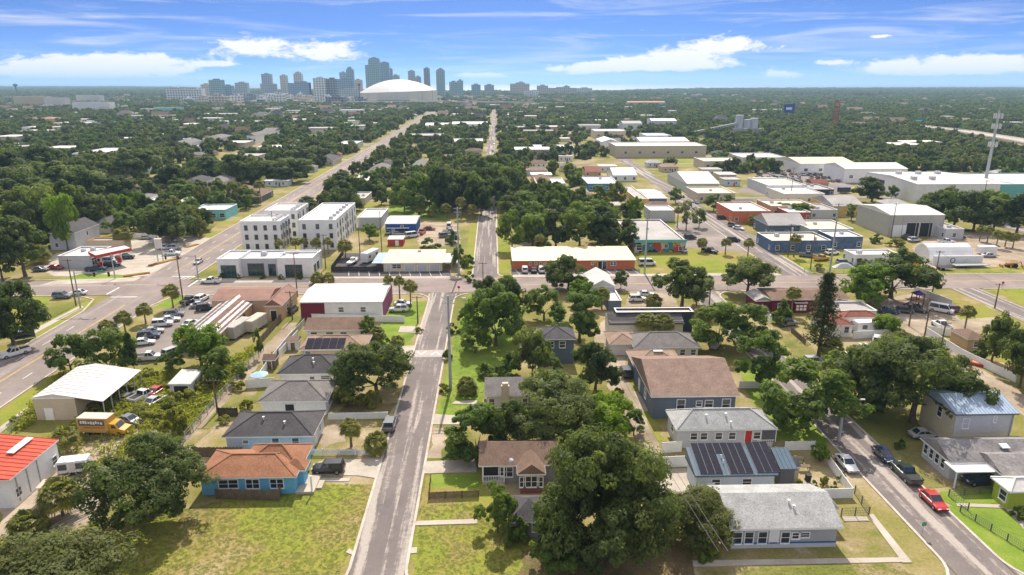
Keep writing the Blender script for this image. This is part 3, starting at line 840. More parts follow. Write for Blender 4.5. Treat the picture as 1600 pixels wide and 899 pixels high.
w_blue, w_navy, w_slate, w_teal, w_purple = paint('wall_sky_blue', (0.15, 0.43, 0.64)), paint('wall_navy', (0.045, 0.06, 0.09)), paint('wall_slate_blue', (0.115, 0.15, 0.20)), paint('wall_teal', (0.16, 0.45, 0.42)), paint('wall_magenta', (0.30, 0.07, 0.17))
w_royal, w_peach, w_orange, w_yellow, w_mauve = paint('wall_royal_blue', (0.02, 0.10, 0.33)), paint('wall_peach', (0.55, 0.36, 0.22)), paint('wall_orange', (0.60, 0.17, 0.075)), paint('wall_yellow', (0.60, 0.40, 0.10)), paint('wall_mauve_grey', (0.30, 0.28, 0.29))
w_paleblue, w_greenish, w_beige, w_maroon, w_steel = paint('wall_pale_blue', (0.55, 0.62, 0.68)), paint('wall_sage', (0.42, 0.47, 0.38)), paint('wall_beige', (0.52, 0.45, 0.34)), paint('wall_maroon', (0.16, 0.02, 0.035)), paint('wall_steel', (0.42, 0.41, 0.38))
w_bluewash = mat('wall_weathered_blue', (0.10, 0.15, 0.25), 0.85, 0.3, 0.7, 0.12, 3.0)
# ================================================================== near buildings, one by one
def B(name, label, cat, lm, *a, **k):
    b = Bld(name, label, cat, lm, k.pop('group', None))
    return b.wing(*a, **k)
# ---- west side of the centre street, near to far
b = B('house', 'bright blue house with orange-brown hip roof beside the grassy lot', 'house', 'the bright blue house', 306, 462, 746, -7.6, 3.0, 'hip', w_blue, sh_orange, rise=1.45)
b.wing(372, 470, 733, 694, 3.0, 'hip', w_blue, sh_orange, rise=2.0)
b.wing(440, 477, 735, 718, 2.98, 'hip', w_blue, sh_orange, rise=1.0)
b.put('n', -0.42, 1.1, 'ww', 2.6, 1.25).put('n', 0.10, 1.0, 'ww', 1.75, 1.35).put('n', 0.62, 1.0, 'ww', 1.75, 1.35).put('e', 0.2, 1.0, 'w', 1.2, 1.3, wing=1)
x0, x1, y0, y1 = b.wr(0)
b.box('porch_floor', m_concrete, x1 + .05, x1 + 2.6, y0 - .2, y0 + 4.2, 0, .4); b.box('porch_post', m_trim, x1 + 2.2, x1 + 2.4, y0 - .1, y0 + .1, .4, 2.8); b.box('step', m_concrete, x1 + 2.6, x1 + 3.4, y0 + 1, y0 + 3, 0, .22)
b = B('house', 'pale blue house with dark grey hip roof and two shuttered windows', 'house', 'the pale blue house with a dark grey hip roof', 347, 489, 682, 642, 3.0, 'hip', w_paleblue, sh_dark, rise=2.0)
b.put('n', 0.15, 1.1, 'w', 1.0, 1.3).put('n', 0.62, 1.1, 'w', 1.0, 1.3).put('n', -.55, 1.6, 'w', .8, .5).put('e', .3, .95, 'w', 1.1, 1.3).put('e', -.4, 0, 'd', 1, 2.1).vents([(-.2, -.3), (.3, -.5)])
b = B('house', 'white house with taupe hip roof and a single dark door', 'house', 'the white house with a taupe hip roof', 402, 511, 627, 594, 2.9, 'hip', m_white, sh_tan if False else sh_grey, rise=1.9)
b.put('n', -0.12, 0.1, 'd', 1.5, 2.0, m_black).put('e', -.3, .95, 'ww', 1.8, 1.2)
b = B('house', 'white house with charcoal hip roof behind the round street tree', 'house', 'the white house with a charcoal roof', 432, 531, 584, 556, 2.9, 'hip', m_white, sh_dark, rise=2.1)
b.put('n', 0.1, 1.0, 'w', .8, 1.1).put('n', .55, 1.6, 'w', 1.6, .6).vents([(.05, -.3), (.1, -.5)])
b = B('house', 'low house with tan hip roof carrying solar panels', 'house', 'the tan hip-roofed house', 466, 571, 546, 523, 2.8, 'hip', w_beige, sh_tan, rise=1.5)
W = b.wings[0]
for k in range(5):
    for r_ in range(2):
        yy = -W['b'] * (0.78 - 0.34 * r_); zc = W['H'] + W['rise'] * (1 - abs(yy) / W['b'])
        q = MB(); q.box(-.75, .75, -.85, .85, 0, .05); o = q.build('solar_panel', mat('solar_cells', (0.02, 0.018, 0.03), 0.2, 0.1), b.e, (-4.8 + k * 1.6, yy, zc + .1)); o.rotation_euler = (math.atan2(W['rise'], W['b']), 0, 0)
b.row('n', 2)
b = B('house', 'long cream house with brown gable roof beside the white warehouse', 'house', 'the long brown-gabled house', 474, 567, 515.5, -8, 2.7, 'gx', m_offwhite, sh_brown, ridge=496, pitch=.36)
b.put('n', -.72, 1.0, 'w', 1.4, 1.0).put('n', -.15, 1.0, 'w', 1.6, 1.0).put('n', .35, 1.0, 'w', 1.4, 1.0)
b = B('warehouse', 'white metal-roofed warehouse with magenta side wall', 'warehouse', 'the white-roofed warehouse with a magenta wall', 468, 598, 472, 443, 4.6, 'gx', m_metal_w, r_white, rise=0.7, ov=.15, ribs=1.0)
x0, x1, y0, y1 = b.wr()
b.box('bay_shade_block', w_maroon, x0, x0 + (x1 - x0) * .29, y0 - .05, y0 + .4, 0, 4.3); b.box('side_panel', w_purple, x1 + .003, x1 + .12, y0, y1, 0, 4.5)  # solid dark maroon block stands in for the shaded bay opening
for u in (-.02, .52): b.put('n', u, 2.0, 'w', 1.2, 1.2)
b = B('shop_building', 'tan shop with rusty brown gable roof at the car lot', 'building', 'the brown-roofed tan shop', 329, 420, 469, 449, 4.0, 'gx', w_peach, sh_red if False else mat('metal_brown', (0.25, 0.125, 0.085), .6, .2, .4), rise=1.2, ov=.2)
b.wing(412, 440, 478, 452, 3.9, 'gy', w_peach, _M['metal_brown'], rise=1.5, ov=.2); b.put('n', .0, 0, 'd', 1.4, 2.6, m_black, wing=1).put('e', -.3, 1.2, 'w', 1.4, 1.6, wing=1).put('e', .3, 1.2, 'w', 1.4, 1.6, wing=1)
# long rusty shed
X0, Y0 = P(277, 527, 3.2); X1 = P(312, 527, 3.2)[0]; Y1 = P(372, 466, 3.2)[1]
b = B('shed', 'long peach shed with rust-striped white metal roof', 'shed', 'the rust-striped shed', 0, 0, 0, 0, 3.2, 'gy', w_peach, r_lgrey, world=(X0, X0 + 8.2, Y0, Y1), rise=1.4, ov=.3, ribs=2.2)
for u_, w_ in ((-.62, .8), (-.2, .5), (.3, 1.1), (.62, .5), (.9, .5)):
    o = MB().box(-w_ / 2, w_ / 2, -(Y1 - Y0) / 2 + .2, (Y1 - Y0) / 2 - .2, 0, .05).build('rusty_sheet', mat('rust_sheet', (.17, .09, .065), .8, .3, .5), b.e, (u_ * 4.1, 0, 3.2 + 1.4 * (1 - abs(u_)) + .05)); o.rotation_euler = (0, (1 if u_ > 0 else -1) * math.atan2(1.4, 4.1), 0)
b.row('e', 4, 0.2, 1.6, 2.0, 'w', m_wood).put('n', .2, 0, 'd', 1.2, 2.2, m_wood)
# metal warehouse with lean-to
X0, Y0 = P(49, 622, 4.2); X1 = P(115, 622, 4.2)[0]; Y1 = P(146, 573, 4.2)[1]
b = B('warehouse', 'beige metal warehouse with white roof and open lean-to', 'warehouse', 'the beige warehouse with a lean-to', 0, 0, 0, 0, 4.2, 'gy', w_beige, r_white, world=(X0, X1, Y0, Y1), rise=0.6, ov=.1, ribs=1.2)
b.put('n', -.35, 0, 'd', 1.2, 2.1, m_trim)
q = MB(); q.face([(X1 - b.o[0], Y0 - b.o[1], 4.2), (X1 + 4.6 - b.o[0], Y0 - b.o[1], 3.4), (X1 + 4.6 - b.o[0], Y1 - b.o[1], 3.4), (X1 - b.o[0], Y1 - b.o[1], 4.2)])
q.face([(X1 - b.o[0], Y0 - b.o[1], 4.1), (X1 - b.o[0], Y1 - b.o[1], 4.1), (X1 + 4.6 - b.o[0], Y1 - b.o[1], 3.3), (X1 + 4.6 - b.o[0], Y0 - b.o[1], 3.3)]); q.build('lean_to_roof', r_white, b.e)
for k in range(6): b.box('post', m_steel, X1 + 4.3, X1 + 4.45, Y0 + .3 + k * (Y1 - Y0 - .6) / 5, Y0 + .45 + k * (Y1 - Y0 - .6) / 5, 0, 3.35)
OCC.append((X1, X1 + 6, Y0, Y1))
b = B('shed', 'small open-fronted block shed with pale roof in weeds', 'shed', 'the small shed in the weeds', 262, 297, 600, 579, 2.7, 'shed', m_lgrey, r_lgrey, rise=.3, ov=.2); b.put('n', .1, 0, 'g', 2.6, 2.2, m_black)  # black door panel stands in for the shade inside the open front
# red-roofed warehouse at the frame edge
X1, Y0 = P(11, 750, 4.5); Y1 = P(88, 687, 4.5)[1]
b = B('warehouse', 'white block warehouse with bright red metal roof', 'warehouse', 'the red-roofed warehouse', 0, 0, 0, 0, 4.5, 'gy', m_white, r_redmetal, world=(X1 - 26, X1 + .3, Y0, Y1), rise=1.6, ov=.25, ribs=0.9)
x0, x1, y0, y1 = b.wr(); q = MB(); q.box(-.5, .5, -2.2, 2.2, 0, .12); o = q.build('skylight', m_metal_w, b.e, (9.6, 2.5, 5.18)); o.rotation_euler = (0, math.atan2(1.6, 13), 0)
for k in range(3): b.box('wall_pipe', m_steel, x1 + .01, x1 + .12, y0 + 1 + k * 2.2, y0 + 1.12 + k * 2.2, 0.4, 4.0)
b.row('e', 2, 1.2, 1.0, 1.2)
b = B('shed', 'small flat-roofed tan outbuilding beside the red-roofed warehouse', 'shed', None, 55, 75, 763, 750, 2.3, 'shed', m_lgrey, r_tan, rise=.2, ov=.15); b.put('n', .1, 1.2, 'w', 1.2, .8)
# ---- east side of the centre street
b = B('house', 'brown-roofed grey bungalow with a gabled bay window', 'house', 'the brown-roofed bungalow', 748, 876, 727, -8, 3.1, 'gx', w_mauve, sh_brown, ridge=690, pitch=.5, ov=.5)
x0, x1, y0, y1 = b.wr()
b.wing(808, 853, 741, -4.2, 3.1, 'gy', w_mauve, sh_brown, rise=1.5, ov=.35); b.put('n', 0, .9, 'ww', 2.0, 1.6, wing=1).put('n', -.75, .9, 'w', .7, 1.5, wing=1).put('n', .75, .9, 'w', .7, 1.5, wing=1)
b.put('n', -.35, 1.0, 'ww', 1.7, 1.5); b.put('n', -.78, .5, 'd', 2.2, 2.3, m_black, name='porch_shade_panel')  # black slab paints in the shade of the porch opening
for k in range(12): b.box('baluster', m_trim, x0 + .1 + k * .24, x0 + .18 + k * .24, y0 - .45, y0 - .38, .5, 1.3)
b.box('porch_rail', m_trim, x0, x0 + 3, y0 - .48, y0 - .36, 1.3, 1.4); b.box('porch_floor', m_concrete, x0, x0 + 3.2, y0 - .6, y0, 0, .5)
for xx in (x0, x0 + 3): b.box('porch_post', m_trim, xx, xx + .18, y0 - .5, y0 - .32, .5, 2.95)
W1 = b.wr(1); b.box('brick_base', paint('brick_red', (0.22, 0.07, 0.05)), W1[0] + .1, W1[1] - .1, W1[2] - .35, W1[2] - .06, 0, .55)
sd_ = MB(); sd_.tube([(0, 0, 0), (0, 0, .7)], .04, 6); sd_.tube([(0, 0, .7), (.12, -.25, .85)], [.42, .05], 12); o = sd_.build('satellite_dish', m_lgrey, b.e, (-1.2, -3.9, 3.3))
b = B('outbuilding', 'dark grey hip-roofed outbuilding hidden behind the bright tree', 'outbuilding', 'the dark hip-roofed outbuilding', 794, 862, 815, 774, 2.6, 'hip', w_mauve, sh_dark, rise=1.5, ov=.35); b.put('n', .4, .9, 'w', 1.2, 1.1)
b = B('house', 'grey-roofed house with a tan brick chimney', 'house', 'the house with a tan chimney', 757, 850, 618, -8, 3.1, 'gx', m_offwhite, sh_grey, ridge=589, pitch=.45, ov=.4)
x0, x1, y0, y1 = b.wr(); b.box('chimney', w_beige, x0 + 2.5, x0 + 3.9, y0 - .75, y0 - .05, 0, 5.0); b.box('chimney_cap', m_cream, x0 + 2.7, x0 + 3.7, y0 - .7, y0 - .1, 5.0, 5.5)
b.put('n', -.82, .9, 'w', .9, 1.4).put('n', -.2, .9, 'ww', 1.8, 1.4).put('n', .5, .9, 'ww', 1.8, 1.4).put('w', 0, .9, 'w', 1.2, 1.3)
b = B('house', 'two-storey slate blue house with dark hip roof', 'house', 'the two-storey slate blue house', 842, 901, 530, 511, 5.6, 'hip', w_slate, sh_dark, rise=1.4)
b.put('n', .3, 3.6, 'w', 1.1, 1.3).put('n', -.4, 3.6, 'w', 1.1, 1.3).put('e', 0, 3.6, 'w', 1.1, 1.3)
b = B('building', 'navy flat-roofed building with white lower wall behind two palms', 'building', 'the navy building behind two palms', 951, 1070, 503, 489, 3.6, 'flat', m_offwhite, r_grey, ov=.2, fascia=m_dgrey)
x0, x1, y0, y1 = b.wr(); q = MB(); q.face([(x0 - b.o[0] - .2, y0 - b.o[1] - .5, 3.0), (x1 - b.o[0] + .2, y0 - b.o[1] - .5, 3.0), (x1 - b.o[0] + .2, y0 - b.o[1] + 3, 4.6), (x0 - b.o[0] - .2, y0 - b.o[1] + 3, 4.6)]); q.build('awning', sh_dark, b.e)
b.wing(962, 1085, 488, 481, 4.9, 'flat', w_navy, r_tan, ov=.1)
b = B('house', 'cream house with dark grey hip roof and lean wing', 'house', 'the cream house with a dark hip roof', 990, 1096, 543, 521, 2.9, 'hip', m_cream, sh_grey, rise=1.9)
b.wing(952, 1000, 538, 518, 2.7, 'hip', m_offwhite, sh_tan, rise=1.2)
b.row('n', 6, 1.0, 1.0, 1.2, span=.85)
b = B('house', 'low house with pale grey hip roof tucked behind the big tan roof', 'house', None, 990, 1070, 572, 547, 3.0, 'hip', w_slate, sh_lgrey if False else sh_tan, rise=1.7)
q = MB(); q.box(-.9, .9, -.35, .35, 0, .15); q.build('skylight', m_metal_w, b.e, (0.5, -.5, 4.55))
b = B('house', 'large blue house under a wide tan shingle roof', 'house', 'the wide tan-roofed blue house', 1017, 1157, 619, -10, 4.4, 'gx', w_slate, shingle('taupe', (0.27, 0.19, 0.15)), ridge=560, pitch=.36, ov=.5)
b.put('n', -.32, 1.6, 'w', 1.3, 1.9).put('n', .12, 2.3, 'w', .9, .9).put('n', .36, 2.1, 'w', 1.3, 1.2).put('n', .78, 1.6, 'w', 1.3, 1.9).put('w', .3, 1.2, 'w', 1.2, 1.6).put('w', -.3, .2, 'd', 1.1, 2.2)
b = B('house', 'light grey house with pale hip roof and red front door', 'house', 'the grey house with a red door', 1056, 1216, 671, 640, 3.4, 'hip', m_lgrey, sh_lgrey, rise=1.9, ov=.4)
x0, x1, y0, y1 = b.wr()
for u in (-.66, -.45, -.14, .14): b.put('n', u, 1.5, 'w', 1.0, 1.1)
b.put('n', .48, .7, 'd', 1.05, 2.2, m_red).put('n', .66, 1.5, 'w', 1.0, 1.1); b.put('n', .9, .9, 'd', 2.2, 2.1, m_dgrey, name='porch_shade_panel')  # dark grey slab paints in the shaded porch at the right end
for k in range(9): b.box('baluster', m_trim, x1 - 2.5 + k * .29, x1 - 2.43 + k * .29, y0 - .3, y0 - .24, .5, 1.3)
b.box('porch_rail', m_trim, x1 - 2.6, x1 + .1, y0 - .33, y0 - .2, 1.3, 1.4); b.put('w', 0, 1.4, 'w', 1.2, 1.3); b.vents([(-.35, -.4), (.05, -.35), (.1, -.75)])
# solar-panelled metal roof house
b = B('house', 'pale blue house with blue-grey metal roof and solar panels', 'house', 'the solar-panelled house', 1086, 1217, 743, 712, 3.1, 'shed', w_paleblue, r_bluemetal, rise=1.4, ov=.35, ribs=.55, fascia=m_dgrey)
b.wing(1219, 1246, 733, 711, 3.0, 'shed', m_dgrey, r_bluemetal, rise=1.2, ov=.2, ribs=.55, fascia=m_dgrey)
W = b.wings[0]; sl_ = math.atan2(W['rise'], 2 * W['b'])
cells = mat('solar_cells', (0.02, 0.018, 0.03), 0.2, 0.1)
def panel(u, v_):
    o = MB().box(-.5, .5, -.92, .92, 0, .05).build('solar_panel', cells, b.e, (-W['a'] + u, -W['b'] + v_, W['H'] + W['rise'] * v_ / (2 * W['b']) + .12)); o.rotation_euler = (sl_, 0, 0)
    MB().box(-.53, .53, -.95, .95, -.03, -.003).build('panel_frame', m_steel, o)
for k in range(7):
    panel(1.3 + k * 1.06, 5.0)
    if k != 3: panel(1.3 + k * 1.06, 3.1); panel(1.3 + k * 1.06, 1.2)
for k in range(3):
    for r_ in range(3): panel(9.3 + k * 1.06, 1.3 + r_ * 1.92)
for px_, py_ in ((4.5, 2.2), (4.5, 3.2)): MB().tube([(0, 0, 0), (0, 0, .5)], .08, 8).build('roof_vent', m_metal_w, b.e, (-W['a'] + px_, -W['b'] + py_, W['H'] + W['rise'] * py_ / (2 * W['b'])))
b.put('n', -.5, 1.3, 'w', 1.1, 1.0).put('n', .3, 1.3, 'w', 1.2, 1.0)
b = B('house', 'grey house with wide pale shingle roof at the near corner', 'house', 'the near grey house with a pale roof', 1141, 1320, 826, 757, 3.1, 'gx', m_grey, sh_lgrey, rise=1.9, ov=.5)
for u in (-.9, -.68, -.42): b.put('n', u, .7, 'w', 1.0, 1.6)
b.put('n', .02, .7, 'w', 1.0, 1.5).put('n', .22, 1.3, 'w', .9, .8).put('n', .38, 1.5, 'w', 1.2, .6).put('n', -.2, .7, 'd', 1, 2.1)
x0, x1, y0, y1 = b.wr(); b.box('band', paint('band_blue', (0.05, 0.12, 0.30)), x0 - .06, x1 + .06, y0 - .06, y0 - .02, .62, .82); b.box('plinth', m_lgrey, x0 - .08, x1 + .08, y0 - .08, y0 - .03, 0, .6); b.vents([(.2, -.3), (.25, -.45)])
b.wing(1290, 1312, 795, 778, 2.9, 'hip', m_grey, sh_lgrey, rise=.9, ov=.3)
# ---- right-hand edge
b = B('house', 'two-storey cream house with ribbed pale blue metal roof', 'house', 'the two-storey house with a pale blue metal roof', 1493, 1594, 647, -8, 6.2, 'gx', m_cream, r_palemetal, ridge=614, pitch=.3, ov=.4, ribs=.5, fascia=m_dgrey)
x0, x1, y0, y1 = b.wr(); b.box('grey_band', m_lgrey, x0 - .02, x1 + .02, y0 - .05, y0 - .01, 2.7, 5.9)
b.put('n', -.62, 3.6, 'w', .9, 1.6).put('n', .36, 4.6, 'w', .35, 1.0).put('n', .72, 1.0, 'w', .9, .7).put('w', .1, 3.8, 'w', 1.0, 1.6)
b.box('downpipe', m_steel, x1 - .3, x1 - .18, y0 - .2, y0 - .08, 0, 6)
b = B('house', 'grey house with mottled dark roof and white flat carport', 'house', 'the grey house with a carport', 1484, 1650, 722, 683, 3.0, 'gx', m_lgrey, mat('roof_mottled', (0.16, 0.15, 0.15), .9, .0, .4, .15, 3, col2=(.30, .28, .27)), rise=1.6, ov=.4)
x0, x1, y0, y1 = b.wr()
q = MB(); cx0, cx1 = P(1494, 738, 2.7)[0], P(1564, 738, 2.7)[0]; cy0, cy1 = P(1530, 738, 2.7)[1], P(1530, 721, 2.7)[1]
b.box('carport_roof', m_metal_w, cx0, cx1, cy0, cy1, 2.6, 2.75)
for xx in (cx0 + .2, cx1 - .4): b.box('carport_post', m_trim, xx, xx + .15, cy0 + .2, cy0 + .35, 0, 2.6)
b.wing(1566, 1660, 742, -7, 3.0, 'gx', m_lgrey, _M['roof_mottled'], rise=1.2, ov=.3)
for k in range(4): b.put('w', -.75 + k * .42, 1.0, 'w', .8, 1.4)
q = MB(); q.box(-.6, .6, -.5, .5, 0, .1); o = q.build('skylight', m_metal_w, b.e, (1.5, -1.5, 4.3)); o.rotation_euler = (.25, 0, 0)
b = B('house', 'lime green house corner with white eave at the frame edge', 'house', 'the lime green house', 1577, 1680, 768, 745, 3.0, 'hip', paint('wall_lime', (0.36, 0.44, 0.05)), r_white, rise=1.0, ov=.4); b.put('w', .3, .9, 'w', 1.2, 1.4)
# ---- the day-care block
b = B('building', 'long brown-roofed building along the cross street', 'building', 'the long brown-roofed building', 1205, 1330, 468, 450, 3.4, 'gx', w_maroon, sh_brown, rise=.9, ov=.4); b.row('n', 4)
b = B('building', 'white building with rust-red hip roof behind the tall pine', 'building', 'the white building with a rust-red roof', 1293, 1336, 508, 488, 3.0, 'hip', m_white, sh_red, rise=1.2, ov=.3); b.put('n', .55, 1.0, 'w', 1.0, 1.4)
b.wing(1318, 1376, 496, 487, 3.0, 'hip', m_white, sh_red, rise=.9, ov=.3); b.put('n', .1, 1.2, 'w', 1.2, .6, wing=1).put('n', -.5, 1.2, 'w', .8, .8, wing=1)
b = B('building', 'flat grey-roofed annex beside the day-care playground', 'building', 'the flat grey annex', 1302, 1372, 486, 471, 3.0, 'flat', m_lgrey, r_grey, ov=.1)
b = B('playhouse', 'maroon shed with white stencilled squares near the palm', 'shed', 'the maroon shed', 1243, 1263, 474, 466, 2.6, 'flat', w_maroon, r_lgrey, ov=.05)
for k in range(6): b.put('n', -.6 + .6 * (k % 3), .7 + .8 * (k // 3), 'd', .45, .45, m_trim, name='stencil_square')
b = B('house', 'small blue-roofed house by the white side wall', 'house', None, 1180, 1208, 470, 457, 2.8, 'gy', w_maroon, r_grey, rise=1.0, ov=.3)
b = B('house', 'small peach house with rust hip roof behind the white wall', 'house', 'the peach house', 1512, 1545, 530, 515, 2.8, 'hip', w_peach, sh_red if False else sh_brown, rise=1.0, ov=.3); b.put('n', 0, .9, 'w', 1, 1.2)
b = B('house', 'low brown flat-roofed house under the spreading oak', 'house', 'the low brown flat roof', 1335, 1400, 562, 549, 2.8, 'flat', w_beige, sh_brown, ov=.15)
b = B('house', 'white cottage with pale gable roof beside the cross street', 'house', 'the white cottage on the cross street', 922, 962, 448, 427, 3.6, 'gy', m_lgrey, r_lgrey, rise=1.8, ov=.3); b.put('n', 0, 1.2, 'w', 1.2, 1.3).put('e', 0, 1, 'w', 1.2, 1.4)
b.wing(950, 972, 470, 452, 2.7, 'flat', w_slate, r_white, ov=.1)
# ================================================================== trees
def leaf_mat(key, dark, light, trans=0.5):
    m = bpy.data.materials.new('leaf_' + key); m.use_nodes = True
    t = m.node_tree; b = t.nodes['Principled BSDF']; out = t.nodes['Material Output']
    b.inputs['Roughness'].default_value = 0.62; b.inputs['Specular IOR Level'].default_value = 0.25
    at = N(t, 'ShaderNodeAttribute', attribute_name='leaf_age')
    oi = N(t, 'ShaderNodeObjectInfo')
    ad = N(t, 'ShaderNodeMath', operation='MULTIPLY_ADD'); t.links.new(oi.outputs['Random'], ad.inputs[0]); ad.inputs[1].default_value = 0.4; t.links.new(at.outputs['Fac'], ad.inputs[2])
    mr = N(t, 'ShaderNodeMapRange', inp={1: 0.0, 2: 1.4, 3: 0.0, 4: 1.0}); t.links.new(ad.outputs[0], mr.inputs[0])
    col = ramp(t, mr.outputs[0], [(0.0, dark), (0.55, tuple((a + c) / 2 for a, c in zip(dark, light))), (1.0, light)])
    t.links.new(col, b.inputs['Base Color'])
    tr = N(t, 'ShaderNodeBsdfTranslucent')
    br = N(t, 'ShaderNodeMix', data_type='RGBA', blend_type='MULTIPLY', inp={0: 1.0}); t.links.new(col, br.inputs[6]); br.inputs[7].default_value = (1.5, 1.6, 0.7, 1)
    t.links.new(br.outputs[2], tr.inputs[0])
    mx = N(t, 'ShaderNodeMixShader', inp={0: trans}); t.links.new(b.outputs[0], mx.inputs[1]); t.links.new(tr.outputs[0], mx.inputs[2])
    t.links.new(mx.outputs[0], out.inputs[0])
    return m
lf_oak = leaf_mat('oak', (0.063, 0.096, 0.029), (0.223, 0.264, 0.072))
lf_dark = leaf_mat('dark', (0.048, 0.082, 0.024), (0.165, 0.206, 0.049))
lf_mid = leaf_mat('mid', (0.076, 0.138, 0.028), (0.255, 0.318, 0.059))
lf_lime = leaf_mat('lime', (0.099, 0.177, 0.019), (0.266, 0.366, 0.036))
lf_olive = leaf_mat('olive', (0.105, 0.128, 0.037), (0.258, 0.264, 0.082))
lf_palm = leaf_mat('palm', (0.15, 0.18, 0.045), (0.44, 0.38, 0.11)) if True else leaf_mat('palm', (0.084, 0.097, 0.02), (0.305, 0.261, 0.062))
lf_pine = leaf_mat('pine', (0.05, 0.068, 0.028), (0.159, 0.162, 0.064))
lf_silver = leaf_mat('silver', (0.159, 0.176, 0.117), (0.317, 0.33, 0.225))
lf_weed = leaf_mat('weed', (0.15, 0.185, 0.03), (0.42, 0.39, 0.08))
def leaf_mesh(name, cen, nor, size, age, m):
    """Many small leaf-sprays: a folded quad each."""
    n = len(cen)
    ref = rng.normal(size=(n, 3))
    nor = nor / (np.linalg.norm(nor, axis=1, keepdims=True) + 1e-9)
    a = np.cross(nor, ref); a /= (np.linalg.norm(a, axis=1, keepdims=True) + 1e-9)
    b = np.cross(nor, a)
    s = size[:, None]
    ecc = rng.uniform(0.5, 0.9, size=(n, 1))
    v = np.stack([cen - a * s, cen - b * s * ecc * 0.7 + nor * s * .18, cen + a * s, cen + b * s * ecc * 0.7 + nor * s * .18], axis=1).reshape(-1, 3)
    me = bpy.data.meshes.new(name)
    me.vertices.add(4 * n); me.loops.add(4 * n); me.polygons.add(n)
    me.vertices.foreach_set('co', v.astype(np.float32).ravel())
    me.loops.foreach_set('vertex_index', np.arange(4 * n, dtype=np.int32))
    me.polygons.foreach_set('loop_start', np.arange(0, 4 * n, 4, dtype=np.int32))
    me.polygons.foreach_set('loop_total', np.full(n, 4, dtype=np.int32))
    at = me.attributes.new('leaf_age', 'FLOAT', 'POINT')
    at.data.foreach_set('value', np.repeat(age, 4).astype(np.float32))
    me.materials.append(m)
    me.update(); me.validate()
    return me
def sph(n):
    v = rng.normal(size=(n, 3))
    return v / np.linalg.norm(v, axis=1, keepdims=True)
def broad_crown(name, m, lobes, leaves, size, flat=0.62, seed=0, low=0.0, gaps=0.12, spread=1.0):
    """Unit crown: radius 1 in plan, from z=0 up to about 2*flat. Lobes carry clumps, clumps carry leaves."""
    global rng
    rng = np.random.default_rng(seed)
    C_, Rr = [], []
    for k in range(lobes):
        t = rng.uniform(0, 2 * math.pi); q = rng.uniform(0, 1) ** .5
        z = rng.uniform(low, 1)
        rad = q * math.sqrt(max(0.05, 1 - (z - .35) ** 2 / .55)) * .80 * spread
        C_.append((rad * math.cos(t), rad * math.sin(t), (0.16 + 0.72 * z * (1 - .42 * rad * rad)) * 2 * flat)); Rr.append(rng.uniform(.20, .36))
    C_, Rr = np.array(C_), np.array(Rr)
    per = max(6, leaves // (lobes * 12))
    cen, nor, age = [], [], []
    for c, r in zip(C_, Rr):
        d = sph(12); d[:, 2] = np.abs(d[:, 2]) * rng.choice([1, 1, 1, -.6], size=12)
        la = rng.uniform(0, .45)
        for q in d:
            if rng.random() < gaps: continue
            cc = c + q * r * np.array([1, 1, .8]) * rng.uniform(.72, 1.0)
            cr = r * rng.uniform(.32, .5)
            e = sph(per); p = cc + e * cr * rng.uniform(.35, 1.0, size=(per, 1)) ** .5 * np.array([1, 1, .75])
            cen.append(p); nor.append(e * .8 + q * .5 + np.array([0, 0, .45]) + rng.normal(size=(per, 3)) * .35)
            age.append(np.clip(la + rng.uniform(0, .35) + rng.normal(size=per) * .16, 0, 1))
    cen, nor, age = np.concatenate(cen), np.concatenate(nor), np.concatenate(age)
    rr = np.percentile(np.hypot(cen[:, 0], cen[:, 1]), 97.5)
    cen[:, :2] /= rr; C_[:, :2] /= rr
    lo_, hi_ = np.percentile(cen[:, 2], .5), np.percentile(cen[:, 2], 99.5)
    k_ = 2 * flat * .94 / (hi_ - lo_)
    cen[:, 2] = np.maximum((cen[:, 2] - lo_) * k_, 0.01); C_[:, 2] = (C_[:, 2] - lo_) * k_
    return leaf_mesh(name, cen, nor, rng.uniform(.6, 1.3, size=len(cen)) * size, age, m), C_
def trunk_mesh(limbs, rad, split=0.0, seed=0):
    """Unit trunk: z from -1 (ground) to 0, with limbs reaching into the crown."""
    r = random.Random(seed); mb = MB()
    mb.tube([(0, 0, -1.0), (r.uniform(-.02, .02), 0, -.5), (0, 0, .05)], [rad * 1.35, rad, rad * .85], 8)
    for k, c in enumerate(limbs):
        c = Vector(c)
        mid = Vector((c.x * .4, c.y * .4, c.z * .5 - .02))
        mb.tube([(0, 0, -.12), mid, c * .96], [rad * .62, rad * .38, rad * .12], 6)
    return mb.mesh('trunk', m_bark)
CROWN = {}
def kind(key, m, variants, lobes, leaves, size, flat, trunk_r=.06, seed=0, **kw):
    CROWN[key] = []
    for s in range(variants):
        me, c = broad_crown('crown', m, lobes, leaves, size, flat, seed=seed + s * 7 + 1, **kw)
        CROWN[key].append((me, trunk_mesh([c[i] for i in range(0, min(len(c), 8))], trunk_r, seed=s), flat))
kind('hero', lf_oak, 2, 34, 52000, .028, .62, .05, 100)
kind('herodark', lf_dark, 2, 30, 40000, .030, .66, .05, 130)
kind('heroolive', lf_olive, 1, 40, 52000, .028, .55, .05, 160, gaps=.2)
kind('oak', lf_oak, 3, 22, 20000, .044, .55, .05, 200)
kind('dark', lf_dark, 3, 20, 16000, .046, .66, .05, 300)
kind('mid', lf_mid, 4, 18, 15000, .047, .72, .05, 400, gaps=.15)
kind('lime', lf_lime, 2, 16, 14000, .050, .66, .05, 500)
kind('olive', lf_olive, 2, 18, 15000, .046, .55, .05, 600, gaps=.25)
kind('silver', lf_silver, 1, 14, 8000, .05, .8, .05, 700, gaps=.25)
kind('shrub', lf_mid, 2, 9, 5000, .085, .72, .05, 800)
kind('weed', lf_weed, 2, 8, 2600, .11, .6, .03, 900)
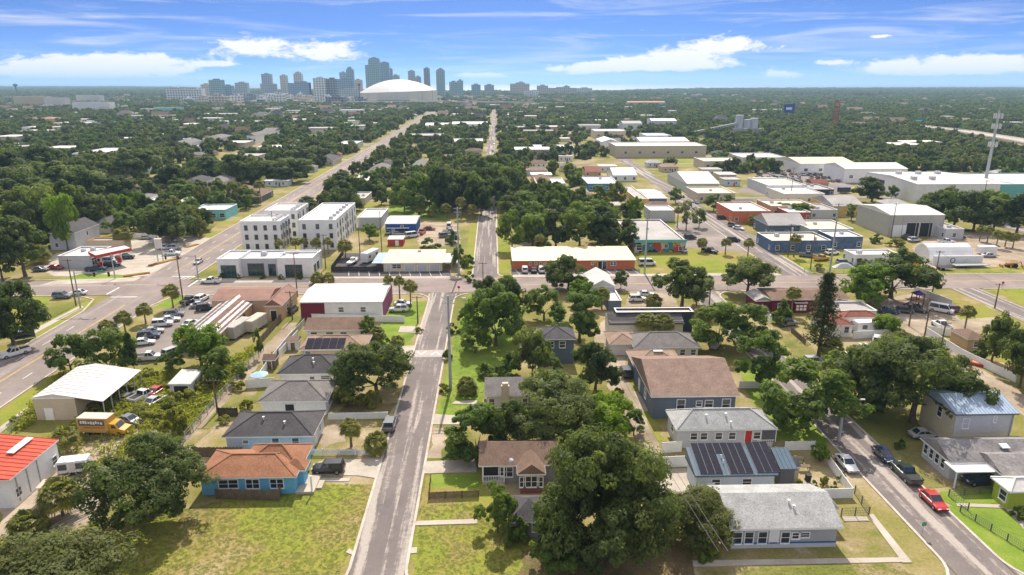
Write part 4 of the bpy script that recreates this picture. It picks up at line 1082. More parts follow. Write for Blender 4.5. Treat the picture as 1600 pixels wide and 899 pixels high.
def palm_crown(seed, fronds, m, droop=1.0):
    """Fan palm head: fronds on all sides of a ball, each a petiole with a spread of blades."""
    global rng
    rng = np.random.default_rng(seed)
    V, Fc, A = [], [], []
    for k in range(fronds):
        t = rng.uniform(0, 2 * math.pi); el = math.asin(rng.uniform(-.55, .98))
        d = np.array([math.cos(t) * math.cos(el), math.sin(t) * math.cos(el), math.sin(el)])
        side = np.cross(d, [0, 0, 1.0]); side /= np.linalg.norm(side) + 1e-6
        up = np.cross(side, d)
        base = d * .12; hub = d * rng.uniform(.42, .58) + np.array([0, 0, -.03])
        age = rng.uniform(0, .55) + (.45 if el < -.2 else 0)
        i = len(V); V += [base - side * .015, base + side * .015, hub]; Fc.append((i, i + 1, i + 2)); A += [age] * 3
        nb = 11
        for j in range(nb):
            f = -1.25 + 2.5 * j / (nb - 1)
            dd = d * math.cos(f) + side * math.sin(f) * 1.0
            L = rng.uniform(.38, .52) * (1 - .25 * abs(f) / 1.25)
            p1 = hub + dd * L * .6 + up * .03; p2 = hub + dd * L + np.array([0, 0, -.16 * droop * L * 2])
            w = np.cross(dd, up); w /= np.linalg.norm(w) + 1e-6; w = w * .062
            i = len(V); V += [hub, p1 - w, p2, p1 + w]; Fc.append((i, i + 1, i + 2, i + 3)); A += [min(1, age + rng.normal() * .12)] * 4
    me = bpy.data.meshes.new('crown'); me.from_pydata([tuple(v) for v in V], [], Fc); me.materials.append(m)
    at = me.attributes.new('leaf_age', 'FLOAT', 'POINT'); at.data.foreach_set('value', np.array(A, dtype=np.float32))
    return me
PALM = [palm_crown(40 + s, 96, lf_palm) for s in range(3)]
PTRUNK = MB().tube([(0, 0, 0), (.01, 0, .3), (0.0, .01, .7), (0, 0, 1)], [.34, .25, .22, .26], 8).mesh('trunk', mat('palm_trunk', (0.20, 0.165, 0.125), .95, .25, 3, .2, 10))
def pine_crown(seed):
    global rng
    rng = np.random.default_rng(seed)
    cen, nor, age = [], [], []
    for z in np.linspace(.12, .99, 34):
        r = .19 * (1 - z) ** .6 * (1.05 if z > .25 else .8 + z) + .025
        for k in range(9):
            t = rng.uniform(0, 2 * math.pi); L = r * rng.uniform(.55, 1.15)
            n = 34
            s = rng.uniform(.15, 1, size=n) ** .7
            p = np.stack([np.cos(t) * L * s, np.sin(t) * L * s, z - .02 * s + .05 * s * s * L / .2], 1) + rng.normal(size=(n, 3)) * .011
            cen.append(p); nor.append(rng.normal(size=(n, 3)) + np.array([0, 0, .8])); age.append(np.clip(rng.uniform(0, .5) + rng.normal(size=n) * .15, 0, 1))
    cen = np.concatenate(cen)
    return leaf_mesh('crown', cen, np.concatenate(nor), rng.uniform(.007, .015, size=len(cen)), np.concatenate(age), lf_pine)
PINE = [pine_crown(61)]
NAMES = {'hero': 'oak_tree', 'herodark': 'oak_tree', 'heroolive': 'oak_tree', 'oak': 'oak_tree', 'dark': 'shade_tree', 'mid': 'shade_tree', 'lime': 'shade_tree', 'olive': 'oak_tree', 'silver': 'silver_tree', 'shrub': 'shrub', 'weed': 'shrub'}
DESC = {'hero': ('spreading green oak', 'spreading green oaks'), 'herodark': ('dense dark oak', 'dense dark oaks'), 'oak': ('olive green oak', 'olive green oaks'), 'dark': ('dark green tree', 'dark green trees'),
        'mid': ('mid green leafy tree', 'mid green leafy trees'), 'lime': ('bright lime green tree', 'bright lime green trees'), 'olive': ('thin greyish oak', 'thin greyish oaks'), 'silver': ('silvery grey-green tree', 'silvery grey-green trees'),
        'shrub': ('low green shrub', 'low green shrubs'), 'weed': ('yellowish weedy bush', 'yellowish weedy bushes'), 'palm': ('fan palm', 'fan palms'), 'bushpalm': ('short bushy palm', 'short bushy palms'), 'pine': ('tall conical pine', 'tall conical pines')}
n_tree = [0]
def tree_at(kd, x, y, height, width, label=None, bole=None):
    n_tree[0] += 1
    rz = random.uniform(0, 6.28)
    if kd in ('palm', 'bushpalm'):
        e = ob('palm_tree', None, None, (x, y, 0), rz)
        r = width / 2
        th = max(.3, height - r * (1.0 if kd == 'palm' else 1.1))
        tr = ob('trunk', PTRUNK, e); tr.scale = (.75, .75, th)
        cr = ob('crown', PALM[n_tree[0] % 3], e, (0, 0, th)); cr.scale = (r * 1.12, r * 1.12, r * (1.12 if kd == 'palm' else 1.2))
        cat = 'palm'
    elif kd == 'pine':
        e = ob('pine_tree', None, None, (x, y, 0), rz)
        mb = MB().tube([(0, 0, 0), (0, 0, height * .5), (0, 0, height * .98)], [.45, .3, .04], 8); mb.build('trunk', m_bark, e)
        cr = ob('crown', PINE[0], e); k = width / .42; cr.scale = (k, k, height)
        cat = 'tree'
    else:
        me, tm, flat = CROWN[kd][n_tree[0] % len(CROWN[kd])]
        e = ob(NAMES[kd], None, None, (x, y, 0), rz)
        r = width / 2 * 1.03
        ch = 2 * flat * .94                      # crown height of the unit crown
        if kd in ('shrub', 'weed'):
            bl = 0.12
        else:
            bl = bole if bole is not None else max(1.0, min(height * .22, 4.0))
        sz = (height - bl) / ch
        cr = ob('crown', me, e, (0, 0, bl)); cr.scale = (r, r, sz)
        if kd not in ('shrub', 'weed'):
            tr = ob('trunk', tm, e, (0, 0, bl)); tr.scale = (r * .9, r * .9, max(bl, sz * .6) if False else sz)
            # trunk mesh reaches -1*sz below the crown base: pull it to the ground
            tr.scale = (r, r, max(bl, .4)); 
            if sz > bl: tr.scale = (r, r, max(bl, .4))
        cat = 'tree' if kd not in ('shrub', 'weed') else 'shrub'
    e['category'] = cat
    if label: e['label'] = label
    else: AUTO.append((e, *DESC[kd], x, y))
    e['group'] = {'palm': 'palms', 'bushpalm': 'palms', 'shrub': 'shrubs', 'weed': 'shrubs'}.get(kd, 'trees of the neighbourhood')
    return e
def T(kd, px, py, ptop, w, label=None, bole=None):
    """Tree from the photograph: base pixel, top row, crown width in pixels."""
    x, y = P(px, py)
    OCC.append((x - 2, x + 2, y - 2, y + 2))
    return tree_at(kd, x, y, max(1.0, height_at(x, y, ptop)), w / px_per_m(y), label, bole)
T('herodark', 240, 806, 700, 172, 'large dark oak at the edge of the grassy corner lot', 2.2)
T('heroolive', 60, 985, 872, 250, 'grey-green treetop filling the bottom left corner', 2)
T('hero', 948, 866, 692, 196, 'largest spreading oak beside the dark outbuilding and alley', 3)
T('oak', 905, 872, 760, 130, 'lower leafy oak at the foot of the largest oak', 1.2); T('mid', 868, 885, 800, 90, 'rounded leafy tree in front of the largest oak', 1.0)
T('heroolive', 1082, 838, 772, 118, 'small grey-green tree by the near grey house', 1.2)
T('mid', 778, 832, 757, 66, 'bright round tree beside the dark hip-roofed outbuilding', 1.2); T('shrub', 803, 852, 815, 44)
T('shrub', 1098, 876, 842, 30); T('bushpalm', 1042, 835, 775, 44); T('mid', 745, 712, 636, 108, bole=1); T('dark', 795, 705, 628, 70, bole=1)
T('hero', 852, 686, 598, 150, 'wide dark oak behind the brown-roofed bungalow', 2.5); T('lime', 945, 688, 622, 92, 'bright lime green tree above the alley behind the bungalow', 1.5); T('mid', 990, 680, 640, 40)
T('herodark', 588, 616, 536, 122, 'round dark street tree overhanging the centre street', 2.0)
T('mid', 523, 552, 527, 24); T('mid', 577, 530, 494, 30); T('bushpalm', 590, 536, 508, 30); T('palm', 622, 556, 522, 24, 'slim palm on the lawn by the speed hump'); T('shrub', 605, 545, 528, 20)
T('bushpalm', 549, 698, 652, 34, 'bushy palm in the fenced yard beside the parked dark car'); T('bushpalm', 588, 708, 672, 40, 'squat palm behind the white picket fence'); T('weed', 545, 632, 605, 50); T('weed', 580, 636, 612, 30)
T('mid', 775, 540, 446, 92, 'tall leafy tree on the green lawn east of the street'); T('mid', 742, 552, 512, 48); T('mid', 733, 512, 480, 36); T('dark', 800, 520, 440, 60); T('dark', 760, 470, 432, 40); T('mid', 790, 470, 430, 40)
T('oak', 832, 592, 518, 62); T('mid', 905, 535, 458, 88); T('mid', 850, 500, 448, 60); T('dark', 930, 608, 535, 78); T('shrub', 795, 590, 556, 50); T('shrub', 870, 596, 562, 50); T('shrub', 765, 590, 570, 40); T('bushpalm', 730, 616, 586, 34)
T('oak', 888, 452, 402, 72, 'leafy oak in front of the orange strip building'); T('lime', 905, 482, 438, 56); T('bushpalm', 940, 482, 446, 26); T('dark', 970, 452, 422, 22); T('bushpalm', 1021, 482, 456, 28); T('oak', 1065, 480, 410, 90, 'tall oak on the corner of the cross street', 4); T('mid', 1088, 478, 430, 40)
T('oak', 1168, 462, 405, 84, 'wide oak at the corner of the side street', 3); T('palm', 1008, 529, 486, 36); T('palm', 1034, 531, 488, 38); T('palm', 1095, 520, 478, 32)
T('mid', 1120, 545, 473, 92); T('mid', 1170, 550, 480, 88); T('mid', 1185, 602, 522, 84); T('pine', 1279, 556, 426, 62, 'tall conical pine beside the day-care yard'); T('bushpalm', 1299, 566, 528, 38); T('shrub', 1222, 508, 472, 40, 'round clipped green tree in the day-care yard'); T('palm', 1236, 492, 446, 26)
T('dark', 1392, 466, 392, 118, 'broad dark tree at the cross street behind the lime tree'); T('lime', 1358, 480, 416, 86, 'light green round tree over the flat grey annex')
T('mid', 1258, 668, 566, 150, 'leafy tree with rounded lobes by the right-hand street', 2); T('hero', 1425, 660, 534, 178, 'huge spreading oak overhanging the right-hand street', 4); T('oak', 1345, 640, 545, 125); T('olive', 1400, 560, 520, 80)
T('oak', 1548, 572, 494, 62); T('oak', 1592, 606, 515, 72); T('lime', 1382, 526, 494, 44); T('palm', 1505, 526, 476, 24, 'lone slim palm on the verge near the white van'); T('shrub', 1520, 560, 540, 34)
T('shrub', 1277, 715, 692, 26); T('bushpalm', 1564, 770, 742, 30); T('shrub', 1590, 812, 790, 30); T('shrub', 1404, 702, 688, 20)
# left block
T('dark', 22, 545, 434, 92, 'big dark tree over the bus shelter'); T('dark', -20, 560, 450, 80); T('mid', 112, 584, 522, 62); T('mid', 172, 586, 518, 86, 'leafy tree behind the beige warehouse'); T('dark', 211, 582, 520, 22, 'columnar vine-covered tree beside the car lot')
T('palm', 197, 524, 484, 28); T('bushpalm', 170, 530, 498, 30); T('palm', 228, 506, 472, 26); T('palm', 271, 483, 442, 28)
T('lime', 315, 575, 512, 82); T('mid', 348, 596, 544, 62); T('mid', 270, 580, 552, 40); T('mid', 405, 560, 515, 14); T('shrub', 380, 588, 570, 24)
T('bushpalm', 99, 808, 742, 62, 'full bushy palm beside the flat-roofed outbuilding'); T('bushpalm', 46, 836, 795, 60, 'squat yellowing palm at the frame edge'); T('bushpalm', 105, 708, 664, 42); T('weed', 276, 676, 640, 42); T('shrub', 92, 730, 705, 30)
for (px, py, pt, w) in ((150, 642, 622, 40), (185, 636, 615, 44), (215, 648, 624, 50), (240, 660, 634, 46), (262, 640, 612, 44), (290, 630, 600, 40), (200, 612, 596, 36), (270, 610, 590, 34), (310, 610, 582, 40), (232, 590, 570, 36), (330, 600, 580, 34), (130, 690, 676, 30), (250, 690, 668, 36), (95, 690, 672, 34), (345, 570, 552, 26), (60, 650, 634, 30), (28, 660, 645, 26)):
    T('weed', px, py - 1, pt + (py - pt) * .35, w * .8)
# north of the cross street
for (kd, px, py, pt, w) in (('palm', 437, 397, 372, 15), ('palm', 463, 397, 372, 15), ('palm', 476, 396, 370, 15), ('palm', 495, 398, 370, 18), ('palm', 513, 397, 370, 16), ('palm', 540, 404, 372, 26), ('lime', 577, 376, 350, 30), ('palm', 608, 470, 428, 17), ('palm', 625, 474, 430, 19), ('palm', 642, 480, 436, 24),
        ('bushpalm', 497, 444, 422, 24), ('bushpalm', 514, 444, 424, 20), ('shrub', 668, 392, 372, 40), ('shrub', 708, 382, 362, 28), ('mid', 718, 428, 384, 26), ('shrub', 730, 418, 400, 24),
        ('palm', 632, 338, 305, 16), ('palm', 658, 340, 316, 17), ('palm', 676, 340, 322, 16), ('palm', 697, 342, 316, 18), ('palm', 721, 342, 306, 18), ('palm', 738, 344, 318, 16),
        ('mid', 655, 336, 272, 60), ('dark', 690, 332, 262, 62), ('oak', 715, 330, 270, 62), ('dark', 738, 336, 278, 46), ('mid', 632, 330, 282, 46), ('mid', 576, 305, 268, 40), ('dark', 542, 300, 270, 44), ('olive', 700, 300, 262, 60),
        ('mid', 800, 392, 330, 44), ('mid', 832, 388, 338, 52), ('dark', 868, 388, 332, 62), ('mid', 905, 388, 318, 66), ('dark', 945, 386, 322, 72), ('dark', 978, 388, 344, 46), ('oak', 800, 345, 305, 46), ('dark', 812, 370, 322, 50), ('mid', 925, 350, 312, 50), ('shrub', 860, 398, 372, 40), ('palm', 843, 398, 364, 18),
        ('silver', 1072, 360, 314, 32), ('mid', 1092, 356, 326, 22), ('palm', 1058, 356, 322, 14), ('palm', 1096, 394, 370, 19), ('palm', 1133, 398, 371, 17), ('palm', 1168, 402, 371, 19), ('palm', 1240, 402, 364, 19), ('palm', 1176, 352, 334, 18), ('mid', 1055, 318, 294, 24), ('mid', 1115, 330, 304, 30), ('mid', 1135, 322, 304, 24),
        ('dark', 1362, 316, 278, 56), ('mid', 1392, 312, 290, 20), ('dark', 1460, 352, 298, 60), ('mid', 1490, 358, 300, 66), ('dark', 1520, 362, 302, 72), ('mid', 1552, 362, 304, 66), ('dark', 1588, 368, 302, 74), ('olive', 1480, 330, 292, 50), ('mid', 1545, 345, 298, 60),
        ('palm', 1530, 377, 350, 16), ('palm', 1542, 380, 352, 16), ('palm', 1556, 388, 358, 20), ('palm', 1570, 386, 360, 18), ('palm', 1582, 388, 362, 18), ('lime', 1250, 340, 318, 40), ('mid', 1222, 335, 318, 40), ('mid', 1330, 345, 320, 26),
        ('lime', 107, 392, 305, 46), ('dark', 40, 432, 342, 92), ('dark', 5, 440, 360, 60), ('bushpalm', 65, 412, 378, 34), ('oak', 60, 385, 292, 100), ('oak', 115, 362, 284, 86), ('oak', 15, 385, 300, 90), ('dark', 182, 326, 276, 74), ('dark', 150, 330, 268, 60), ('mid', 190, 368, 328, 46), ('bushpalm', 196, 388, 350, 30), ('dark', 265, 382, 322, 76), ('mid', 240, 360, 322, 50), ('dark', 318, 360, 326, 34), ('mid', 285, 320, 288, 50), ('mid', 300, 350, 310, 40),
        ('oak', 30, 330, 262, 110), ('oak', 100, 312, 254, 110), ('oak', 0, 300, 235, 90), ('dark', 60, 290, 228, 90), ('oak', 140, 285, 242, 80), ('oak', 215, 282, 235, 84), ('dark', 270, 300, 258, 50), ('dark', 330, 282, 245, 62), ('oak', 372, 290, 240, 62), ('oak', 455, 285, 248, 72), ('oak', 420, 285, 252, 60), ('mid', 345, 330, 300, 40), ('palm', 385, 318, 288, 20), ('palm', 408, 318, 280, 18), ('silver', 375, 318, 285, 14)):
    T(kd, px, py, pt, w)
for (kd, px, py, pt, w) in (('dark', 752, 338, 292, 34), ('mid', 742, 322, 270, 50), ('oak', 766, 318, 262, 52), ('dark', 784, 326, 280, 44), ('mid', 778, 306, 256, 50), ('dark', 756, 300, 248, 50), ('oak', 792, 312, 262, 50), ('mid', 765, 290, 244, 46), ('dark', 780, 284, 240, 44)):
    T(kd, px, py, pt, w)
for (kd, px, py, pt, w) in (('weed', 1250, 762, 750, 16), ('shrub', 1270, 764, 750, 18), ('weed', 1287, 758, 744, 16), ('shrub', 1302, 766, 752, 16), ('shrub', 1312, 752, 738, 14), ('lime', 1282, 722, 694, 30), ('shrub', 1143, 757, 745, 14), ('shrub', 1165, 758, 744, 18),
        ('shrub', 1556, 752, 738, 18), ('weed', 694, 612, 600, 20), ('shrub', 700, 560, 545, 20), ('shrub', 708, 520, 505, 20), ('weed', 655, 520, 511, 12), ('shrub', 500, 668, 656, 18), ('weed', 385, 640, 626, 22), ('weed', 350, 662, 650, 20), ('shrub', 430, 556, 545, 16), ('weed', 372, 610, 596, 22),
        ('weed', 1030, 812, 796, 26), ('weed', 1115, 870, 856, 22), ('weed', 965, 622, 608, 22), ('weed', 955, 592, 578, 20), ('shrub', 1010, 600, 588, 14), ('shrub', 1228, 640, 622, 26), ('shrub', 1210, 470, 458, 16), ('weed', 1400, 540, 528, 20), ('shrub', 1520, 545, 530, 26), ('weed', 1475, 560, 550, 18),
        ('shrub', 345, 436, 428, 10), ('shrub', 372, 436, 428, 10), ('shrub', 410, 437, 429, 10), ('shrub', 440, 437, 429, 12), ('shrub', 470, 437, 428, 12), ('shrub', 735, 440, 424, 18), ('weed', 1280, 424, 412, 18), ('weed', 1345, 416, 404, 22), ('weed', 1400, 386, 374, 26), ('shrub', 1370, 380, 366, 24), ('weed', 1395, 424, 414, 20)):
    T(kd, px, py, pt, w)
# ================================================================== north of the cross street
# white three-storey town houses
def townhouse(label, lm, xl, xr, yn, yf, n, ne, H=10.4):
    b = B('apartment_block', label, 'apartments', lm, xl, xr, yn, yf, H, 'flat', m_white, r_white, ov=.05, group='white three-storey blocks')
    x0, x1, y0, y1 = b.wr()
    for fl in range(3):
        z = 1.0 + fl * 3.2
        for k in range(n): b.put('n', -.72 + 1.44 * k / max(1, n - 1), z, 'w', .95, 1.5, m_dgrey)
        for k in range(ne): b.put('e', -.86 + 1.72 * k / max(1, ne - 1), z, 'w', 1.0, 1.5, m_dgrey)
    for k in range(3): b.box('downpipe', m_dgrey, x1 + .02, x1 + .2, y0 + (y1 - y0) * (.2 + .3 * k), y0 + (y1 - y0) * (.2 + .3 * k) + .2, 0.5, 9.4)
    b.units([(.7, -.8 + .32 * k) for k in range(6)], size=1.2)
    return b
townhouse('white three-storey block with long windowed side, nearest the sheds', 'the long white block', 466, 524, 344, 317, 3, 8)
townhouse('white three-storey block nearest the wide avenue', 'the white block nearest the avenue', 374, 437, 346, 336, 4, 4)
townhouse('white three-storey block at the back of the group of three', 'the rear white block', 413, 464, 329, 317.5, 4, 3)
# modern white and grey shop
b = B('shop_building', 'modern white and grey flat-roofed shop with dark green glass', 'shop', 'the modern white and grey shop', 372, 489, 404, 391, 5.4, 'flat', m_lgrey, r_lgrey, ov=.05)
b.wing(338, 372, 405, 391, 5.8, 'flat', m_white, r_lgrey, ov=.05); b.wing(432, 488, 403.5, 393, 5.9, 'flat', m_white, r_lgrey, ov=.05)
for u in (-.35,): b.put('n', -.55, .2, 'shop', 4.6, 3.6, m_dgrey)
b.put('n', 0, .2, 'shop', 4.2, 3.6, m_dgrey, wing=1).put('n', -.1, .2, 'shop', 4.8, 3.6, m_dgrey, wing=2).put('n', -.12, .2, 'shop', 2.0, 3.4, m_dgrey, wing=0).put('e', -.5, 1.2, 'shop', 2.2, 2.2, m_dgrey, wing=2).put('e', .4, 1.2, 'shop', 2.2, 2.2, m_dgrey, wing=2)
b.units([(-.5, .1), (.1, -.2), (.45, .3)], size=1.5)
# cream garage with tan roof
b = B('garage_building', 'cream repair garage with stained tan roof and three bay doors', 'garage', 'the cream repair garage', 597, 692, 411, 392, 2.8, 'shed', m_cream, r_tan, rise=.5, ov=.35)
x0, x1, y0, y1 = b.wr()
b.put('n', -.83, 0, 'd', 1.0, 2.1, m_lgrey).put('n', -.55, 1.0, 'ww', 2.6, 1.3)
for u in (-.12, .33, .75): b.put('n', u, 0, 'g', 2.8, 2.15, m_lgrey)
b.box('canopy', r_lgrey, x1 + .4, x1 + 5, y0 + .3, y1 - 3, 2.6, 2.72); b.box('canopy_post', m_steel, x1 + 4.7, x1 + 4.85, y0 + .5, y0 + .65, 0, 2.6)
b.box('side_canopy', r_palemetal, x0 - 3.6, x0 - .4, y0 + .3, y1 - 1, 2.5, 2.62); b.box('canopy_post', m_steel, x0 - 3.4, x0 - 3.25, y0 + .5, y0 + .65, 0, 2.5); b.units([(.1, .7)], size=1.1, drop=-.2)
b = B('shed', 'royal blue metal shed with pale grey roof among parked cars', 'shed', 'the royal blue shed', 601, 650, 349.5, 337, 4.2, 'gx', w_royal, r_lgrey, rise=.7, ov=.2, ribs=1.0)
b.put('n', .1, 2.4, 'w', 1.0, 1.0).put('n', -.5, 0, 'd', 1.1, 2.2, m_white); x0, x1, y0, y1 = b.wr(); b.box('awning', m_white, x0 + .5, x0 + 9, y0 - 1.2, y0 - .05, 2.5, 2.6)
b = B('shed', 'grey corrugated shed behind the long white block', 'shed', None, 558, 595, 340, 326, 4.4, 'flat', m_lgrey, r_white, ov=.05)
b = B('shed', 'small red shed on the lawn by the blue shed', 'shed', 'the small red shed', 605, 630, 374, 369, 2.4, 'shed', m_red, r_lgrey, rise=.2, ov=.1); b.put('n', .2, 0, 'd', 1.0, 1.8, m_white)
# orange strip building
b = B('strip_building', 'long orange strip building with cream metal roof', 'building', 'the orange strip building', 800, 995, 407, 388, 2.9, 'shed', w_orange, r_yellow, rise=.6, ov=.4, ribs=2.0, fascia=m_cream)
for u in (-.72, -.63, -.55, -.48, -.35, -.2, -.06, .3): b.put('n', u, 1.5, 'w', .6, .6)
b.put('n', .43, .1, 'd', 1.3, 2.3, m_black).put('n', .5, .1, 'd', 1.3, 2.3, m_glass).put('n', .62, 1.2, 'w', .7, 1.0).put('n', .67, 1.2, 'w', .7, 1.0)
x0, x1, y0, y1 = b.wr(); b.box('wall_sign', paint('sign_yellow', (.6, .36, .05)), x0 + (x1 - x0) * .66, x0 + (x1 - x0) * .69, y0 - .1, y0 - .02, 1.9, 2.5)
# mural building: colour fields only
def mural_mat():
    m = bpy.data.materials.new('mural_paint'); m.use_nodes = True; t = m.node_tree; g = N(t, 'ShaderNodeNewGeometry')
    w = N(t, 'ShaderNodeTexNoise', inp={'Scale': .5, 'Detail': 1.0}); t.links.new(g.outputs[0], w.inputs['Vector'])
    v = N(t, 'ShaderNodeTexVoronoi', inp={'Scale': .42}); a = N(t, 'ShaderNodeVectorMath', operation='MULTIPLY_ADD'); t.links.new(w.outputs[1], a.inputs[0]); a.inputs[1].default_value = (3, 3, 3); t.links.new(g.outputs[0], a.inputs[2]); t.links.new(a.outputs[0], v.inputs['Vector'])
    s = N(t, 'ShaderNodeSeparateColor'); t.links.new(v.outputs['Color'], s.inputs[0])
    c = ramp(t, s.outputs[0], [(0, (.02, .03, .07)), (.18, (.05, .22, .24)), (.36, (.55, .16, .03)), (.55, (.45, .06, .03)), (.68, (.5, .5, .46)), (.82, (.62, .36, .05)), (1, (.16, .4, .42))]); c.node.color_ramp.interpolation = 'CONSTANT'
    t.links.new(c, t.nodes['Principled BSDF'].inputs['Base Color']); t.nodes['Principled BSDF'].inputs['Roughness'].default_value = .8
    return m
X0, Y0 = P(992, 376, 4.2); X1 = P(1072, 376, 4.2)[0]; Y1 = P(1010, 343, 4.2)[1]
b = B('shop_building', 'flat-roofed shop with colourful painted front wall and teal fascia', 'shop', 'the muralled shop', 0, 0, 0, 0, 4.2, 'flat', mural_mat(), r_grey, world=(X0, X1, Y0, Y1), ov=.1, fascia=m_trim)
b.box('fascia', w_teal, X0 - .1, X1 + .3, Y0 - .35, Y0 + .05, 3.5, 4.5); b.put('n', .82, .8, 'w', 1.0, 1.2).put('n', -.82, .8, 'w', 1.8, 1.8).put('n', .25, 1.6, 'w', 1.2, 1.2)
b.box('dark_side', m_dgrey, X1 + .0, X1 + .08, Y0, Y1, 0, 4.1); b.units([(0, .1)], size=.9)
b = B('shop_building', 'grey block building behind the muralled shop', 'building', None, 1016, 1056, 329, 321, 4.6, 'flat', m_lgrey, r_white, ov=.05)
b = B('house', 'yellow and red painted workshop facing the second cross street', 'building', 'the yellow and red workshop', 1012, 1043, 310, 296, 4.2, 'gx', w_slate, r_lgrey, rise=.8, ov=.2); b.put('n', -.7, 0, 'g', 3, 2.6, m_red)
b.wing(995, 1014, 311, 290, 4.4, 'flat', w_yellow, r_grey, ov=.05)
# petrol station
X0, Y0 = P(90, 402, 4.4); X1 = P(140, 402, 4.4)[0]
b = B('petrol_station', 'petrol station with red striped canopy and grey block shop', 'petrol station', 'the petrol station', 90, 140, 400, 385, 4.0, 'flat', m_lgrey, r_white, ov=.05); b.put('e', -.6, .3, 'shop', 4.0, 2.6).put('e', .2, .3, 'shop', 4.0, 2.6); b.units([(-.3, .2), (.2, .5)], size=1.4)
cx0, cx1 = P(140, 400, 4.6)[0], P(206, 393, 4.6)[0]; cy0, cy1 = P(160, 402, 4.6)[1], P(190, 389, 4.6)[1]
q = MB(); o_ = b.o
pts = [P(150, 403, 4.6), P(206, 391, 4.6), P(196, 386.5, 4.6), P(138, 397, 4.6)]
for zz, flip in ((5.2, 0), (4.5, 1)): q.face([(x - o_[0], y - o_[1], zz) for x, y in (pts if not flip else pts[::-1])])
q.build('canopy', r_lgrey, b.e)
q = MB()
for i in range(4):
    (xa, ya), (xb, yb) = pts[i], pts[(i + 1) % 4]
    q.face([(xa - o_[0], ya - o_[1], 4.4), (xb - o_[0], yb - o_[1], 4.4), (xb - o_[0], yb - o_[1], 5.35), (xa - o_[0], ya - o_[1], 5.35)])
q.build('canopy_fascia', m_red, b.e)
for (px, py) in ((160, 417), (190, 409)):
    x, y = P(px, py); b.box('canopy_post', m_white, x - .2, x + .2, y - .2, y + .2, 0, 4.5); b.box('fuel_pump', m_red, x - .6, x + .6, y - 1.4, y - .8, 0, 1.7)
b = B('sign_pylon', 'tall pale price sign beside the petrol station', 'sign', None, 240, 250, 374, -0.8, 7.4, 'flat', m_offwhite, r_white, ov=0, z0=4.4); x0, x1, y0, y1 = b.wr(); b.box('post', m_steel, x0 + .1, x0 + .3, y0 + .2, y0 + .5, 0, 4.4); b.box('post', m_steel, x1 - .3, x1 - .1, y0 + .2, y0 + .5, 0, 4.4)
b = B('house', 'grey gabled two-storey house left of the petrol station', 'house', 'the grey gabled house', 73, 116, 364, 350, 6.0, 'gy', m_lgrey, sh_dark, rise=2.6, ov=.3); b.put('n', -.1, 3.8, 'w', 1.0, 1.4).put('n', -.5, 1, 'w', 1.0, 1.3).put('e', 0, 3.6, 'w', 1, 1.3)
b = B('house', 'pale house with dark roof behind the petrol station', 'house', None, 135, 172, 352, 338, 3.2, 'hip', m_offwhite, sh_dark)
b = B('building', 'tan walled store with orange trim behind the petrol station', 'building', 'the orange-trimmed wall', 137, 192, 376, 371, 3.6, 'flat', w_beige, r_grey, ov=0, fascia=paint('trim_orange', (.6, .26, .05)))
b = B('house', 'turquoise house among trees above the petrol station', 'house', 'the turquoise house', 226, 262, 313, 306, 4.5, 'flat', paint('wall_turquoise', (.2, .52, .55)), r_white, ov=.1); b.row('n', 3, 1.5)
b.wing(200, 228, 312, 304, 4.0, 'hip', m_offwhite, sh_grey, rise=1.3)
b = B('building', 'pale turquoise flat-roofed building beside the avenue', 'building', 'the pale turquoise building', 298, 352, 328, 319, 4.2, 'flat', _M['paint_wall_turquoise'], r_white, ov=.1); b.row('n', 4, 1.0, 2.0, 1.6)
